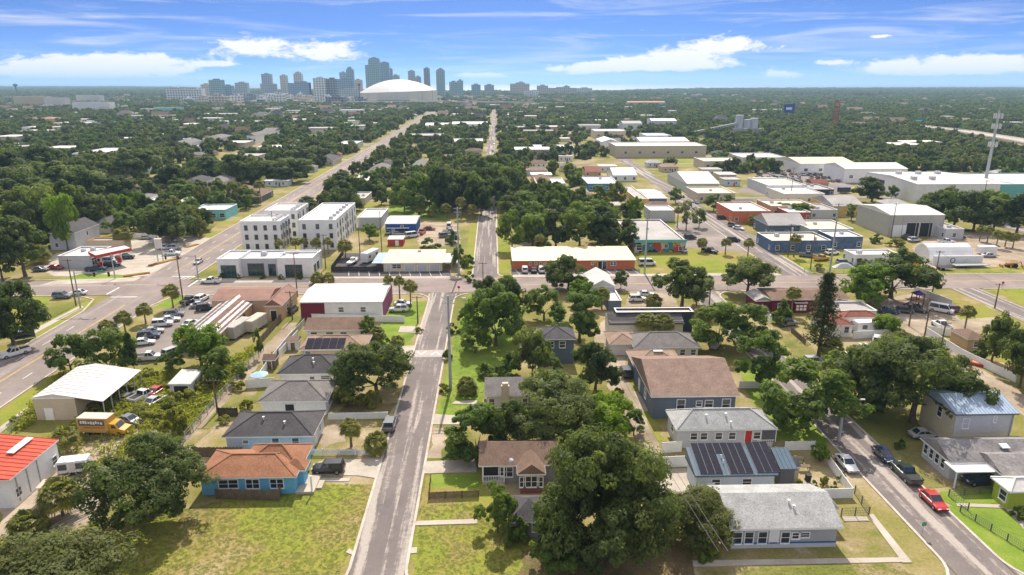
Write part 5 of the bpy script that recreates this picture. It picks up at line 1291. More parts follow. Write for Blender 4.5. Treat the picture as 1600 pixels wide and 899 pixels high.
for (nm, lab, lm, xl, xr, yn, yf, H, rf, wl_, rm) in (
        ('house', 'yellow house with dark grey hip roof in the trees', 'the yellow house', 270, 312, 290, 279, 3.4, 'hip', m_cream, sh_dark), ('house', 'cream two-storey house beside the yellow house', None, 312, 342, 287, 277, 5.6, 'hip', m_cream, sh_grey),
        ('house', 'long dark bungalow with brown roof by the avenue', 'the long dark bungalow', 336, 405, 308, 297, 3.2, 'hip', m_dgrey, sh_brown), ('house', 'tan bungalow on a dry lawn beside the avenue', 'the tan avenue bungalow', 488, 520, 252, 245, 3.4, 'hip', w_beige, sh_dark),
        ('house', 'small tan shop on the far side of the avenue', None, 545, 570, 310, 300, 3.4, 'flat', w_beige, r_grey), ('house', 'cream house with hip roof in the tree gap', None, 572, 600, 268, 258, 3.6, 'hip', m_offwhite, sh_grey),
        ('house', 'white house with blue shutters beside the northern street', None, 640, 662, 262, 252, 3.6, 'gy', m_white, sh_grey),
        ('house', 'double-garage house with pale hip roof in a sandy yard', 'the double-garage house', 896, 924, 304, 295, 3.2, 'hip', m_cream, sh_tan), ('house', 'blue-fronted flat-roofed building behind the orange strip', 'the blue-fronted flat building', 918, 968, 287, 276, 4.0, 'flat', paint('wall_bright_blue', (.06, .25, .5)), r_white),
        ('house', 'house with pale grey gable roof in the northern block', None, 958, 996, 274, 266, 3.6, 'gx', m_white, r_lgrey), ('house', 'brown-roofed shed house behind the double garage', None, 836, 862, 285, 275, 3.4, 'hip', w_peach, sh_brown),
        ('house', 'red-roofed house beside the northern street', None, 915, 940, 268, 262, 3.4, 'gx', w_peach, sh_red), ('building', 'long low white building in the northern block', None, 838, 884, 287, 278, 3.6, 'flat', m_offwhite, r_lgrey),
        ('building', 'pale green metal building with white roof', 'the pale green metal building', 1073, 1125, 287, 271, 5.0, 'gx', w_greenish, r_white), ('building', 'tan flat warehouse by the diagonal road', 'the tan flat warehouse', 1090, 1150, 302, 292, 4.4, 'flat', w_beige, r_tan),
        ('building', 'orange-fronted flat building with dark glass', 'the orange-fronted flat building', 1145, 1205, 330, 316, 5.0, 'flat', w_orange, r_white), ('building', 'brown brick flat building beside parked cars', None, 1205, 1275, 322, 312, 4.6, 'flat', w_peach, r_tan),
        ('building', 'low white workshop with flat roof in the yard', None, 1225, 1290, 303, 292, 4.6, 'flat', m_offwhite, r_lgrey), ('building', 'dark blue container office beside the white workshop', None, 1272, 1304, 296, 288, 3.6, 'flat', w_navy, r_grey),
        ('building', 'red and white shop facing the long yard', None, 1232, 1268, 332, 322, 4.0, 'flat', paint('wall_brick_red', (.33, .08, .05)), r_white), ('building', 'grey flat shop beside the red and white shop', None, 1268, 1310, 328, 318, 4.0, 'flat', m_lgrey, r_grey),
        ('building', 'mustard yellow warehouse with grey low roof', 'the mustard warehouse', 1302, 1352, 322, 309, 4.6, 'gx', w_yellow, r_grey),
        ('building', 'long low blue-walled workshop nearest the yard', 'the blue-walled workshop', 1205, 1300, 376, 363, 4.2, 'flat', w_bluewash, r_tan), ('building', 'blue workshop wing with white roof', None, 1300, 1350, 370, 360, 4.4, 'flat', w_bluewash, r_white),
        ('building', 'pale green flat workshop behind the blue workshop', None, 1265, 1335, 358, 344, 4.6, 'flat', w_greenish, r_tan), ('building', 'blue gabled workshop at the side of the yard', None, 1200, 1262, 352, 340, 4.4, 'gx', w_slate, r_grey),
        ('building', 'long white flat storage building in the yard', 'the white storage building', 1335, 1408, 398, 390, 3.6, 'flat', m_white, r_white), ('building', 'grey office annex beside the big grey warehouse', None, 1478, 1508, 358, 348, 4.0, 'flat', m_lgrey, r_grey)):
    b = B(nm, lab, nm, lm, xl, xr, yn, yf, H, rf, wl_, rm, ov=.25 if rf != 'flat' else .1)
    a_ = b.wings[0]['a']
    b.row('n', max(1, min(7, int(a_ * 2 / 4.2))), 1.0, 1.3, 1.4)
    if rf == 'flat': b.units([(random.uniform(-.7, .7), random.uniform(-.6, .6)) for _ in range(max(1, int(a_ / 5)))], size=1.4)
    if b.o[0] < 0: b.row('e', 2)
    else: b.row('w', 2)
# big grey and white warehouses
b = B('warehouse', 'big grey metal warehouse with two open bay doors', 'warehouse', 'the big grey warehouse', 1391, 1478, 336, 319, 8.2, 'gx', w_steel, r_white, rise=1.4, ov=.1)
b.put('n', -.62, 0, 'g', 5.0, 4.2, m_white).put('n', -.12, 0, 'g', 4.6, 5.2, m_black).put('n', .38, 0, 'g', 4.6, 5.2, m_black); x0, x1, y0, y1 = b.wr()  # the two black panels paint in the shade of the open bays
for k in range(5): b.box('wall_rib', w_steel, x0 + (x1 - x0) * k / 4 - .1, x0 + (x1 - x0) * k / 4 + .1, y0 - .12, y0 - .01, 0, 8.0)
X0, Y0 = P(1433, 288, 9.0); X1 = P(1567, 288, 9.0)[0]; Y1 = P(1375, 269, 9.0)[1]
b = B('warehouse', 'huge white warehouse with low white roof and vents', 'warehouse', 'the huge white warehouse', 0, 0, 0, 0, 9.0, 'gx', m_metal_w, r_white, world=(X0, X1, Y0, Y1), rise=1.2, ov=.1, ribs=4.0)
b.wing(0, 0, 0, 0, 8.2, 'flat', w_teal, r_white, world=(X1 + .1, X1 + 60, Y0 + 4, Y1)); W = b.wings[0]
for u, v_ in ((-.75, -.5), (-.3, -.5), (-.6, .3), (-.1, .3), (.4, .3)): MB().box(-1.2, 1.2, -1, 1, -.3, 1.6).build('roof_vent', m_lgrey, b.e, (u * W['a'], v_ * W['b'], 9 + 1.2 * (1 - abs(v_))))
b.put('w', -.3, 3, 'w', 5, 4)
# fabric arch shelter with round emblem
X0, Y0 = P(1450, 412); X1 = P(1520, 412)[0]
tent = thing('arch_shelter', 'white arched fabric shelter with a round dark emblem', 'shelter', ((X0 + X1) / 2, Y0 + 4, 0)); LAND.append(('the white arched shelter', (X0 + X1) / 2, Y0 + 4))
q = MB(); L = (X1 - X0) / 2
prof = [(4.5 * math.cos(R(a)), 5.6 * math.sin(R(a))) for a in range(0, 181, 15)]
for i in range(len(prof) - 1):
    (ya, za), (yb, zb) = prof[i], prof[i + 1]; q.face([(-L, -ya, za), (L, -ya, za), (L, -yb, zb), (-L, -yb, zb)])
for sg in (-1, 1): q.face([(sg * L, -y, z) for y, z in prof])
q.build('cover', m_white, tent)
q = MB(); q.box(-L, L + 1.5, -6.4, -5.9, 0, 3.0); q.build('side_panel', m_metal_w, tent)
q = MB(); q.tube([(0, -6.44, 1.6), (0, -6.405, 1.6)], .85, 20); q.build('emblem', m_dgrey, tent, (-1, 0, 0)); q = MB(); q.tube([(0, -6.47, 1.6), (0, -6.445, 1.6)], .55, 16); q.box(-.12, .12, -6.49, -6.445, 1.6, 2.3); q.build('emblem_ring', m_white, tent, (-1, 0, 0))
OCC.append((X0, X1, Y0 - 3, Y0 + 9))
# ---- notable far buildings
def far(nm, lab, xl, xr, yn, yf, H, rf, wl_, rm, lm=None, cat='building', win=True):
    b = B(nm, lab, cat, lm, xl, xr, yn, -(20 if yn < 172 else 26 if yn < 200 else 34) if yn < 232 else yf, H, rf, wl_, rm, ov=.1, rise=2.2)
    if win: b.row('n', max(2, min(6, int(b.wings[0]['a'] / 4))), H * .35, 2.2, 1.6)
    return b
far('warehouse', 'broad low warehouse with bright white roof beside the northern street', 706, 754, 221, 206, 5, 'flat', m_offwhite, r_white, 'the bright white far roof')
far('warehouse', 'dark brown flat workshops left of the white roof', 636, 690, 212, 201, 6, 'flat', mat('wall_brown', (.13, .09, .07)), r_grey, 'the dark brown workshops'); far('warehouse', 'pale metal shed with flat roof beyond the dark workshops', 664, 706, 196, 187, 6, 'gx', m_metal_w, r_lgrey)
far('warehouse', 'white sheds with blue-grey ends in the middle distance', 706, 762, 194, 186, 6, 'gx', m_white, r_white, 'the white mid-distance sheds'); far('building', 'green flat building beside the avenue', 526, 556, 225, 218, 5, 'flat', w_greenish, r_lgrey)
far('warehouse', 'white arched warehouse with gabled end', 940, 968, 222, 212, 8, 'gy', m_white, r_lgrey, 'the white arched warehouse'); far('warehouse', 'long tan two-storey warehouse with small dark windows', 962, 1105, 228, 222, 9, 'flat', w_beige, r_white, 'the long tan warehouse'); far('warehouse', 'large white-roofed sheds behind the tan warehouse', 1000, 1078, 221, 214, 8, 'gx', m_metal_w, r_white)
far('warehouse', 'cream warehouse with white roof in a row', 930, 978, 205, 198, 8, 'flat', m_cream, r_white, 'the cream far warehouse'); far('warehouse', 'grey-blue stepped warehouse right of the cream one', 1010, 1050, 212, 205, 8, 'flat', w_paleblue, r_lgrey); far('apartment_block', 'row of grey-blue gabled townhouses', 973, 1004, 193, 185, 10, 'gx', w_paleblue, r_grey, 'the far gabled townhouses'); far('apartment_block', 'long terraced row of pale blue townhouses', 1018, 1058, 189, 178, 11, 'gx', w_paleblue, r_lgrey)
far('building', 'pale flat buildings beside the northern street', 838, 884, 198, 193, 6, 'flat', w_peach, r_lgrey); far('building', 'pink-walled building near the street end', 878, 896, 184, 178, 8, 'flat', w_peach, r_tan); far('warehouse', 'grey warehouse row in the trees', 906, 940, 196, 189, 7, 'flat', m_lgrey, r_grey)
far('building', 'orange-roofed school building in the far trees', 980, 1040, 160, 156, 12, 'gx', w_beige, paint('roof_orange_tile', (.5, .2, .08)), 'the orange-roofed school'); far('building', 'low white building left of the trees', 836, 900, 232, 226, 4, 'flat', m_white, r_white)
far('warehouse', 'beige long store with flat roof by the car yard', 1100, 1160, 252, 246, 6, 'flat', w_beige, r_tan); far('warehouse', 'white flat store behind the car yard', 1160, 1230, 246, 239, 6, 'flat', m_offwhite, r_lgrey, 'the white store behind the car yard'); far('warehouse', 'long pale shed behind the huge white warehouse', 1250, 1340, 256, 246, 7, 'gx', m_metal_w, r_tan); far('warehouse', 'low roof with skylight strips beside the car yard', 1200, 1262, 290, 278, 5, 'flat', m_lgrey, r_tan); far('warehouse', 'broad white industrial roofs right of the trees', 1320, 1420, 264, 256, 8, 'gx', m_metal_w, r_white)
far('building', 'wide pale hospital block on the left horizon', 20, 72, 151, 148, 26, 'flat', w_beige, r_lgrey, 'the pale hospital block'); far('building', 'stepped hospital wing on the left horizon', 68, 100, 153, 150, 24, 'flat', m_offwhite, r_lgrey); far('building', 'long white hospital building', 112, 170, 160, 157, 20, 'flat', m_white, r_lgrey); far('building', 'grey hospital building right of the white one', 118, 155, 149, 146, 24, 'flat', m_offwhite, r_grey)
far('building', 'ochre yellow house block in the left distance', 55, 82, 186, 178, 9, 'hip', w_yellow, sh_tan, 'the ochre house block'); far('building', 'brown house block beside the ochre one', 36, 56, 186, 180, 8, 'hip', w_beige, sh_brown); far('building', 'white villa at the left edge of the distance', 33, 60, 199, 191, 7, 'flat', m_white, r_white); far('building', 'long low white roofs in the left distance', 85, 165, 192, 187, 6, 'flat', m_white, r_white); far('building', 'turquoise-fronted building in the left distance', 240, 280, 168, 164, 10, 'flat', paint('wall_turquoise', (.2, .5, .5)), r_lgrey, 'the turquoise far front')
far('building', 'white house with long turquoise pool front', 112, 155, 240, 231, 6, 'flat', m_white, r_white, 'the white villa with turquoise front'); far('house', 'white chimneyed house in left woods', 264, 290, 225, 216, 6, 'gy', m_white, sh_grey); far('house', 'white gabled house near the avenue', 316, 344, 216, 208, 6, 'hip', m_white, sh_grey); far('house', 'tall narrow white house in the trees', 385, 398, 212, 206, 8, 'gy', m_white, sh_grey); far('house', 'white wooden house near downtown trees', 408, 428, 205, 199, 8, 'gx', m_white, sh_grey)
far('warehouse', 'long flat white warehouses before downtown', 470, 545, 168, 162, 8, 'flat', m_offwhite, r_lgrey, 'the white warehouses before downtown'); far('warehouse', 'white box warehouse before the dome', 530, 565, 172, 164, 12, 'flat', m_white, r_white); far('warehouse', 'low tan warehouses left of downtown', 430, 480, 176, 170, 8, 'flat', w_beige, r_tan); far('warehouse', 'grey low warehouses left of downtown', 310, 370, 178, 172, 8, 'flat', m_lgrey, r_white); far('warehouse', 'white low sheds in the left middle distance', 330, 400, 190, 184, 7, 'flat', m_white, r_white)
# ================================================================== vehicles
def car_paint(key, col):
    m = mat('car_' + key, col, 0.3, 0.02, 0.5, 0.0, 3.0, spec=0.6)
    m.node_tree.nodes['Principled BSDF'].inputs['Coat Weight'].default_value = 0.5
    return m
CP_ = {k: car_paint(k, c) for k, c in dict(white=(.75, .75, .74), silver=(.45, .46, .47), grey=(.17, .18, .19), black=(.015, .015, .017), navy=(.018, .03, .07), red=(.45, .02, .015), maroon=(.16, .02, .03),
      green=(.015, .035, .028), yellow=(.65, .33, .02), tan=(.35, .28, .2), blue=(.03, .1, .3)).items()}
m_lamp_w = paint('headlamp', (.7, .7, .68), .2); m_lamp_r = paint('taillamp', (.4, .02, .02), .3)
def car_meshes(kind):
    """Body, glazing, wheel position and lamps; x forward, wheels on z=0."""
    L, Wd, H = dict(sedan=(4.7, 1.82, 1.45), suv=(4.75, 1.92, 1.78), pickup=(5.7, 1.98, 1.85), van=(5.5, 2.0, 2.15))[kind]
    w = Wd / 2
    belt = dict(sedan=.92, suv=1.05, pickup=1.12, van=1.15)[kind]; hood = belt - dict(sedan=.1, suv=.02, pickup=.0, van=-.0)[kind]
    # cabin: base front/rear, roof front/rear (x)
    cf, cr, rf, rr = dict(sedan=(.95, -1.75, .15, -1.05), suv=(1.05, -2.2, .4, -1.95), pickup=(1.15, -.75, .5, -.5), van=(2.0, -2.65, 1.35, -2.55))[kind]
    st = [(-L / 2, .45, belt - .12, w * .82), (-L / 2 + .18, .30, belt, w * .94), (-L / 2 + .9, .24, belt, w), (0, .24, belt, w), (cf, .24, belt, w), (cf + .25, .24, hood, w * .99), (L / 2 - .5, .26, hood - .08, w * .95), (L / 2 - .08, .32, hood - .2, w * .84), (L / 2, .4, hood - .32, w * .74)]
    if kind == 'van': st = st[:4] + [(cf, .24, belt, w), (L / 2 - .35, .26, belt - .12, w * .95), (L / 2 - .06, .32, belt - .25, w * .86), (L / 2, .4, belt - .4, w * .78)]
    mb = MB(); rings = []
    for (x, zb, zt, hw) in st:
        i = len(mb.v); mid = zb + (zt - zb) * .45
        half = [(hw * .88, zb), (hw, zb + .18), (hw * 1.0, mid), (hw * .95, zt - .05), (hw * .84, zt)]
        mb.v += [(x, y, z) for y, z in half] + [(x, -y, z) for y, z in reversed(half)]
        rings.append(i)
    n = 10
    for a, b in zip(rings, rings[1:]):
        for j in range(n):
            j2 = (j + 1) % n; mb.f.append((a + j, b + j, b + j2, a + j2)); mb.m.append(0)
    mb.f.append(tuple(rings[0] + j for j in range(n))); mb.m.append(0)
    mb.f.append(tuple(rings[-1] + j for j in reversed(range(n)))); mb.m.append(0)
    # roof and pillars
    tw, bw = w * .74, w * .86
    mb.box(rr, rf, -tw, tw, H - .05, H)
    for s in (-1, 1):
        mb.bar((cf, s * bw, belt - .02), (rf, s * tw, H - .02), .09); mb.bar((cr, s * bw, belt - .02), (rr, s * tw, H - .02), .12)
        for f in ((.5,) if kind != 'pickup' else (.55,)): mb.bar((cf + (cr - cf) * f, s * (bw + .01), belt - .02), (rf + (rr - rf) * f, s * (tw + .01), H - .02), .07)
        mb.bar((rf, s * tw, H - .03), (rr, s * tw, H - .03), .07)
    if kind == 'pickup':
        z = belt
        for s in (-1, 1): mb.box(-L / 2 + .08, cr - .08, s * w * .93 - .05, s * w * .93 + .05, z - .02, z + .12)
        mb.box(-L / 2 + .05, -L / 2 + .13, -w * .9, w * .9, z - .02, z + .12)
        mb.box(-L / 2 + .16, cr - .1, -w * .84, w * .84, z + .002, z + .02, 1)
    body = mb
    g = MB()
    A = [(cf, bw, belt - .01), (cr, bw, belt - .01), (rr, tw, H - .03), (rf, tw, H - .03)]
    Bq = [(x, -y, z) for x, y, z in A]
    g.face(A); g.face(Bq[::-1]); g.face([A[0], A[3], Bq[3], Bq[0]]); g.face([A[1], Bq[1], Bq[2], A[2]])
    if kind == 'van': pass
    wx = (L / 2 - .92, -L / 2 + (1.0 if kind != 'pickup' else 1.25)); wr = .33 if kind == 'sedan' else .37
    return body, g, wx, w, wr, L, hood, belt
CARS = {}
for kd in ('sedan', 'suv', 'pickup', 'van'):
    body, g, wx, w, wr, L, hood, belt = car_meshes(kd)
    bm_ = body.mesh('body', [CP_['white'], m_black]); bm_.polygons.foreach_set('use_smooth', [False] * len(bm_.polygons))
    gm = g.mesh('window_glass', m_glass)
    tm = MB().tube([(0, -.11, 0), (0, .11, 0)], wr, 16).mesh('wheel', m_tyre)
    rm = MB().tube([(0, -.118, 0), (0, .118, 0)], wr * .62, 12).mesh('rim', m_chrome)
    hl = MB().box(-.06, .06, -.2, .2, -.08, .08)
    one = MB(); one.v, one.f, one.m = list(body.v), list(body.f), [0 if q == 0 else 1 for q in body.m]
    i = len(one.v); one.v += g.v; one.f += [tuple(i + k for k in f) for f in g.f]; one.m += [2] * len(g.f)
    for x in wx:
        for s in (-1, 1): one.tube([(x, s * (w - .2), wr), (x, s * (w + .01), wr)], wr, 10, 3)
    om = one.mesh('car', [CP_['white'], m_black, m_glass, m_tyre])
    CARS[kd] = (bm_, gm, tm, rm, hl.mesh('headlight', m_lamp_w), hl.mesh('taillight', m_lamp_r), wx, w, wr, L, hood, belt, om)
def paint_slot(o, m):
    o.material_slots[0].link = 'OBJECT'; o.material_slots[0].material = m
def car_at(kd, col, x, y, rz, label, simple=False, group='parked and moving vehicles', z=0.09):
    bm_, gm, tm, rm, hm, rl, wx, w, wr, L, hood, belt, om = CARS[kd]
    nm = {'sedan': 'car', 'suv': 'suv', 'pickup': 'pickup_truck', 'van': 'van'}[kd]
    cat = {'sedan': 'car', 'suv': 'SUV', 'pickup': 'pickup truck', 'van': 'van'}[kd]
    if simple:
        o = ob(nm, om, None, (x, y, z), rz); paint_slot(o, CP_[col])
        o['category'] = cat; o['group'] = group
        if label: o['label'] = label
        else: AUTO.append((o, {'silver': 'silver', 'tan': 'tan'}.get(col, col) + ' ' + cat, col + ' ' + {'SUV': 'SUVs'}.get(cat, cat + 's'), x, y))
        return o
    e = thing(nm, label, cat, (x, y, z), rz, group)
    b = ob('body', bm_, e); paint_slot(b, CP_[col])
    ob('window_glass', gm, e)
    for xx in wx:
        for s in (-1, 1):
            q = ob('wheel', tm, e, (xx, s * (w - .1), wr)); ob('rim', rm, q)
    for s in (-1, 1):
        ob('headlight', hm, e, (L / 2 - .1, s * w * .62, hood - .22)); ob('taillight', rl, e, (-L / 2 + .03, s * w * .68, belt - .24))
    OCC.append((x - 2.5, x + 2.5, y - 2.5, y + 2.5))
    return e
def V(kd, col, px, py, d, label, simple=False, z=0.09):
    """Vehicle whose ground centre shows at a pixel; d: heading in degrees, 0 = +X, 90 = away."""
    x, y = P(px, py)
    return car_at(kd, col, x, y, R(d), label, simple, z=z)
V('suv', 'black', 514, 738, 180, 'black SUV on the drive beside the blue house', z=.1)
V('suv', 'grey', 610, 668, 90, 'dark grey SUV parked at the kerb below the round street tree')
V('suv', 'white', 623, 487, 180, 'white SUV nearer the camera outside the magenta-walled warehouse'); V('sedan', 'white', 630, 478, 0, 'white car behind the white SUV at the magenta-walled warehouse')
V('sedan', 'red', 1457, 788, -90, 'bright red car parked at the right-hand kerb'); V('pickup', 'green', 1414, 746, 90, 'dark green pickup parked behind the red car'); V('sedan', 'navy', 1380, 716, -90, 'navy car parked beyond the green pickup'); V('sedan', 'white', 1322, 730, -90, 'white car on the verge by the white garden wall'); V('sedan', 'silver', 1443, 684, 0, 'silver car in front of the two-storey house'); V('suv', 'navy', 1530, 756, 180, 'dark SUV under the white carport')
V('pickup', 'white', 24, 556, -125, 'white pickup parked by the bus shelter'); V('suv', 'grey', 98, 466, 0, 'dark grey SUV waiting at the junction stop line'); V('sedan', 'white', 122, 461, 180, 'white car beside the dark SUV at the junction'); V('sedan', 'silver', 310, 412, -90, 'silver car driving down the avenue by the modern shop'); V('pickup', 'white', 330, 443, 180, 'white pickup on the cross street below the modern shop')
for kd, col, px, py, d, lab in (('pickup', 'black', 296, 474, 80, 'black pickup nearest the junction in the car lot'), ('suv', 'white', 316, 470, 80, 'white SUV next to the black pickup in the car lot'), ('sedan', 'silver', 313, 480, 20, 'silver car below the white SUV in the car lot'), ('suv', 'black', 322, 485, 20, 'black SUV by the rust-striped shed roof'), ('suv', 'grey', 272, 495, 15, 'grey SUV along the car lot fence'), ('sedan', 'white', 266, 503, 20, 'white car behind the white SUV at the lot fence'), ('suv', 'white', 254, 510, 15, 'white SUV in the middle of the lot fence row'),
        ('sedan', 'silver', 240, 521, 20, 'silver car beside the navy SUV in the lot'), ('suv', 'navy', 233, 529, 15, 'navy SUV in the fence row of the car lot'), ('sedan', 'white', 225, 539, 15, 'white car at the near end of the fence row'), ('pickup', 'white', 234, 563, 10, 'white pickup behind the columnar tree'), ('suv', 'silver', 271, 555, 60, 'silver SUV under the lime tree in the lot'), ('sedan', 'white', 299, 509, 70, 'white car against the rust-striped shed')):
    V(kd, col, px, py, d, lab)
for kd, col, px, py, d, lab in (('sedan', 'red', 247, 615, 80, 'red derelict car in the weeds'), ('pickup', 'white', 225, 624, 70, 'white derelict pickup in the weeds'), ('sedan', 'grey', 201, 626, 80, 'grey derelict car at the left of the weedy lot'), ('sedan', 'silver', 243, 631, 75, 'silver derelict car nearest the camera in the weeds'), ('sedan', 'yellow', 283, 613, 80, 'yellow derelict car outside the open-fronted shed')):
    V(kd, col, px, py, d, lab)
V('sedan', 'grey', 204, 662, -20, 'grey sedan behind the yellow box truck'); V('suv', 'black', 457, 488, 85, 'black SUV in the lane left of the magenta-walled warehouse')
for kd, col, px, py, d, lab in (('sedan', 'red', 88, 421, -10, 'red car beside the petrol station shop'), ('sedan', 'grey', 64, 424, 0, 'dark car left of the petrol station'), ('pickup', 'navy', 150, 424, 15, 'navy pickup under the station canopy'), ('suv', 'black', 176, 417, 15, 'black SUV at the fuel pumps'), ('van', 'silver', 166, 412, 15, 'silver van under the station canopy'), ('pickup', 'navy', 196, 405, 10, 'blue pickup at the end of the canopy'), ('pickup', 'white', 269, 399, 0, 'white pickup in the station forecourt'), ('suv', 'white', 258, 390, 10, 'white SUV at the forecourt fence'), ('suv', 'silver', 273, 390, 10, 'silver SUV at the forecourt fence'), ('sedan', 'grey', 269, 379, 10, 'grey car in the back row of the forecourt'), ('sedan', 'silver', 229, 374, 0, 'silver car behind the petrol station fence'),
        ('sedan', 'maroon', 671, 360, 0, 'maroon car on the dirt yard by the blue shed'), ('pickup', 'red', 659, 366, 80, 'red pickup beside the blue shed'), ('van', 'white', 702, 356, 90, 'white van in the dirt yard'), ('pickup', 'silver', 703, 365, 0, 'silver pickup in the dirt yard'), ('suv', 'grey', 695, 371, 20, 'grey SUV at the bottom of the dirt yard'), ('sedan', 'silver', 622, 368, 0, 'silver car in front of the blue shed'), ('suv', 'black', 634, 367, 0, 'black SUV in front of the blue shed'), ('van', 'white', 644, 371, 30, 'white van below the blue shed'), ('suv', 'silver', 609, 366, 80, 'silver SUV at the corner of the blue shed'),
        ('suv', 'white', 820, 425, 90, 'white SUV first in the bays of the orange building'), ('sedan', 'black', 834, 425, 90, 'black car second in the bays of the orange building'), ('suv', 'white', 846, 425, 90, 'white SUV third in the bays of the orange building'), ('sedan', 'silver', 859, 425, 90, 'silver car fourth in the bays of the orange building'),
        ('van', 'white', 1011, 415, 0, 'white van parked right of the orange building'), ('sedan', 'silver', 1068, 394, 90, 'silver car below the muralled wall'), ('pickup', 'black', 1109, 395, -50, 'black pickup on the grass lot'), ('suv', 'black', 1146, 378, 0, 'black SUV at the edge of the road by the grass lot'), ('suv', 'grey', 1146, 355, -50, 'grey SUV parked across the road'), ('sedan', 'white', 1154, 359, -50, 'white car parked behind the grey SUV across the road'), ('suv', 'black', 1078, 374, 10, 'black SUV beside the muralled shop'), ('suv', 'navy', 1128, 343, 0, 'navy SUV crossing the side road'), ('sedan', 'white', 1100, 314, 0, 'white car outside the tan flat warehouse'),
        ('van', 'white', 1470, 488, -45, 'white passenger van in the day-care car park'), ('sedan', 'navy', 1389, 490, -20, 'navy car leftmost behind the flat annex'), ('sedan', 'navy', 1411, 489, -20, 'navy car between two dark cars by the annex'), ('suv', 'black', 1433, 488, -30, 'black SUV nearest the playground'), ('suv', 'maroon', 1491, 488, 0, 'maroon SUV outside the playground wall'), ('pickup', 'white', 1470, 513, 90, 'white pickup against the white yard wall'), ('sedan', 'white', 1354, 547, 90, 'white car on the dry grass by the oak'), ('suv', 'white', 1370, 536, 60, 'white SUV partly under the oak'), ('suv', 'silver', 1272, 570, 0, 'silver SUV on the side drive below the tall pine'), ('suv', 'grey', 1231, 509, 10, 'grey SUV in the day-care yard'),
        ('suv', 'navy', 1497, 373, -20, 'navy SUV near the big grey warehouse'), ('pickup', 'white', 1478, 381, 0, 'white pickup in the yard behind the arched shelter'), ('sedan', 'silver', 1545, 402, 0, 'silver car right of the arched shelter'), ('pickup', 'black', 1416, 374, 80, 'black pickup in front of the big grey warehouse'), ('suv', 'silver', 1428, 378, 10, 'silver SUV in front of the big grey warehouse'), ('suv', 'white', 996, 471, 0, 'white SUV in the yard of the white cottage'), ('sedan', 'white', 1009, 463, 0, 'white car behind the SUV by the white cottage'), ('sedan', 'white', 1114, 534, 60, 'white car in the yard under the leafy trees'), ('suv', 'silver', 1117, 543, 60, 'silver SUV in the yard under the leafy trees'), ('suv', 'black', 977, 586, 90, 'black SUV beside the alley and tan-roofed house'), ('pickup', 'grey', 1262, 402, -30, 'grey truck chassis in the fenced yard'), ('pickup', 'yellow', 1283, 407, 20, 'yellow truck in the fenced yard'), ('suv', 'grey', 1318, 414, 0, 'covered grey vehicle in the fenced yard')):
    V(kd, col, px, py, d, lab)
# rows of small far vehicles: the car yard and kerb-side parking
for r_ in range(5):
    for k in range(16):
        px, py = 1172 + k * 9.6 + r_ * 3 + random.uniform(-1.5, 1.5), 264 + r_ * 5.2
        if random.random() < .18: continue
        V(random.choice(['sedan', 'suv', 'pickup']), random.choice(['white', 'silver', 'grey', 'navy', 'black', 'maroon', 'white', 'tan']), px, py, random.choice([80, 90, 100]), None, True, z=.02)
for (px, py, d) in ((590, 236, 95), (572, 246, 95), (552, 252, -85), (770, 238, 90), (772, 226, -90), (1078, 300, 100), (1087, 318, 100), (1340, 283, 20), (1352, 287, 20), (1300, 398, 10), (1330, 285, 0), (1440, 246, 10), (1452, 240, 0), (1470, 244, 10), (1485, 240, 20), (1497, 246, 10), (1470, 236, 0), (1510, 240, 0), (905, 330, 0), (965, 312, 0), (975, 314, 10), (985, 316, 0)):
    V(random.choice(['sedan', 'suv']), random.choice(['white', 'silver', 'grey', 'black', 'white']), px, py, d, None, True, z=.1)
# yellow box truck
x, y = P(164, 678)
tk = thing('box_truck', 'yellow box truck with dark painted side banner', 'truck', (x, y, .03), R(-4)); LAND.append(('the yellow box truck', x, y))
m_ty = CP_['yellow']; m_tb = paint('truck_box', (.60, .34, .10))
MB().box(-3.6, 1.5, -1.1, 1.1, .75, 3.2).build('cargo_box', m_tb, tk)
bx = tk.children[0]; MB().box(-3.58, 1.48, -1.08, 1.08, 3.203, 3.26).build('box_roof', paint('box_roof', (.55, .5, .42)), bx)
MB().box(-3.3, 1.0, -1.125, -1.104, 1.95, 3.0).build('banner', paint('banner_brown', (.16, .11, .09)), bx)
rs = random.Random(5)
for k in range(9): MB().box(-3.0 + k * .42, -2.76 + k * .42 + rs.uniform(0, .1), -1.135, -1.127, 2.2 + rs.uniform(0, .15), 2.75 + rs.uniform(-.1, .1)).build('banner_mark', m_white, bx)
MB().box(-2.6, .9, -1.13, -1.104, 1.55, 1.7).build('stripe_text', paint('stripe_red', (.4, .1, .03)), bx)
q = MB(); pr = [(1.55, .55), (4.0, .55), (4.05, 1.2), (3.1, 1.45), (2.5, 2.25), (1.55, 2.3)]
for s in (-1, 1): q.face([(px_, s * .98, pz) for px_, pz in (pr if s < 0 else pr[::-1])])
for i in range(6): (xa, za), (xb, zb) = pr[i], pr[(i + 1) % 6]; q.face([(xa, -.98, za), (xa, .98, za), (xb, .98, zb), (xb, -.98, zb)][::-1])
q.build('cab', m_ty, tk)
q = MB(); q.face([(3.08, -.85, 1.5), (3.08, .85, 1.5), (2.56, .8, 2.22), (2.56, -.8, 2.22)]); q.face([(1.9, -.99, 1.5), (2.75, -.99, 1.5), (2.4, -.99, 2.1), (1.9, -.99, 2.1)]); o = q.build('cab_window', m_glass, tk); o.location = (.03, 0, .02)
for xx in (-2.2, 3.0):
    for s in (-1, 1): w_ = MB().tube([(0, -.14, 0), (0, .14, 0)], .42, 14).build('wheel', m_tyre, tk, (xx, s * .9, .42)); MB().tube([(0, -.15, 0), (0, .15, 0)], .24, 10).build('rim', m_chrome, w_)
MB().box(-3.4, 3.9, -.4, .4, .45, .75).build('chassis', m_black, tk)
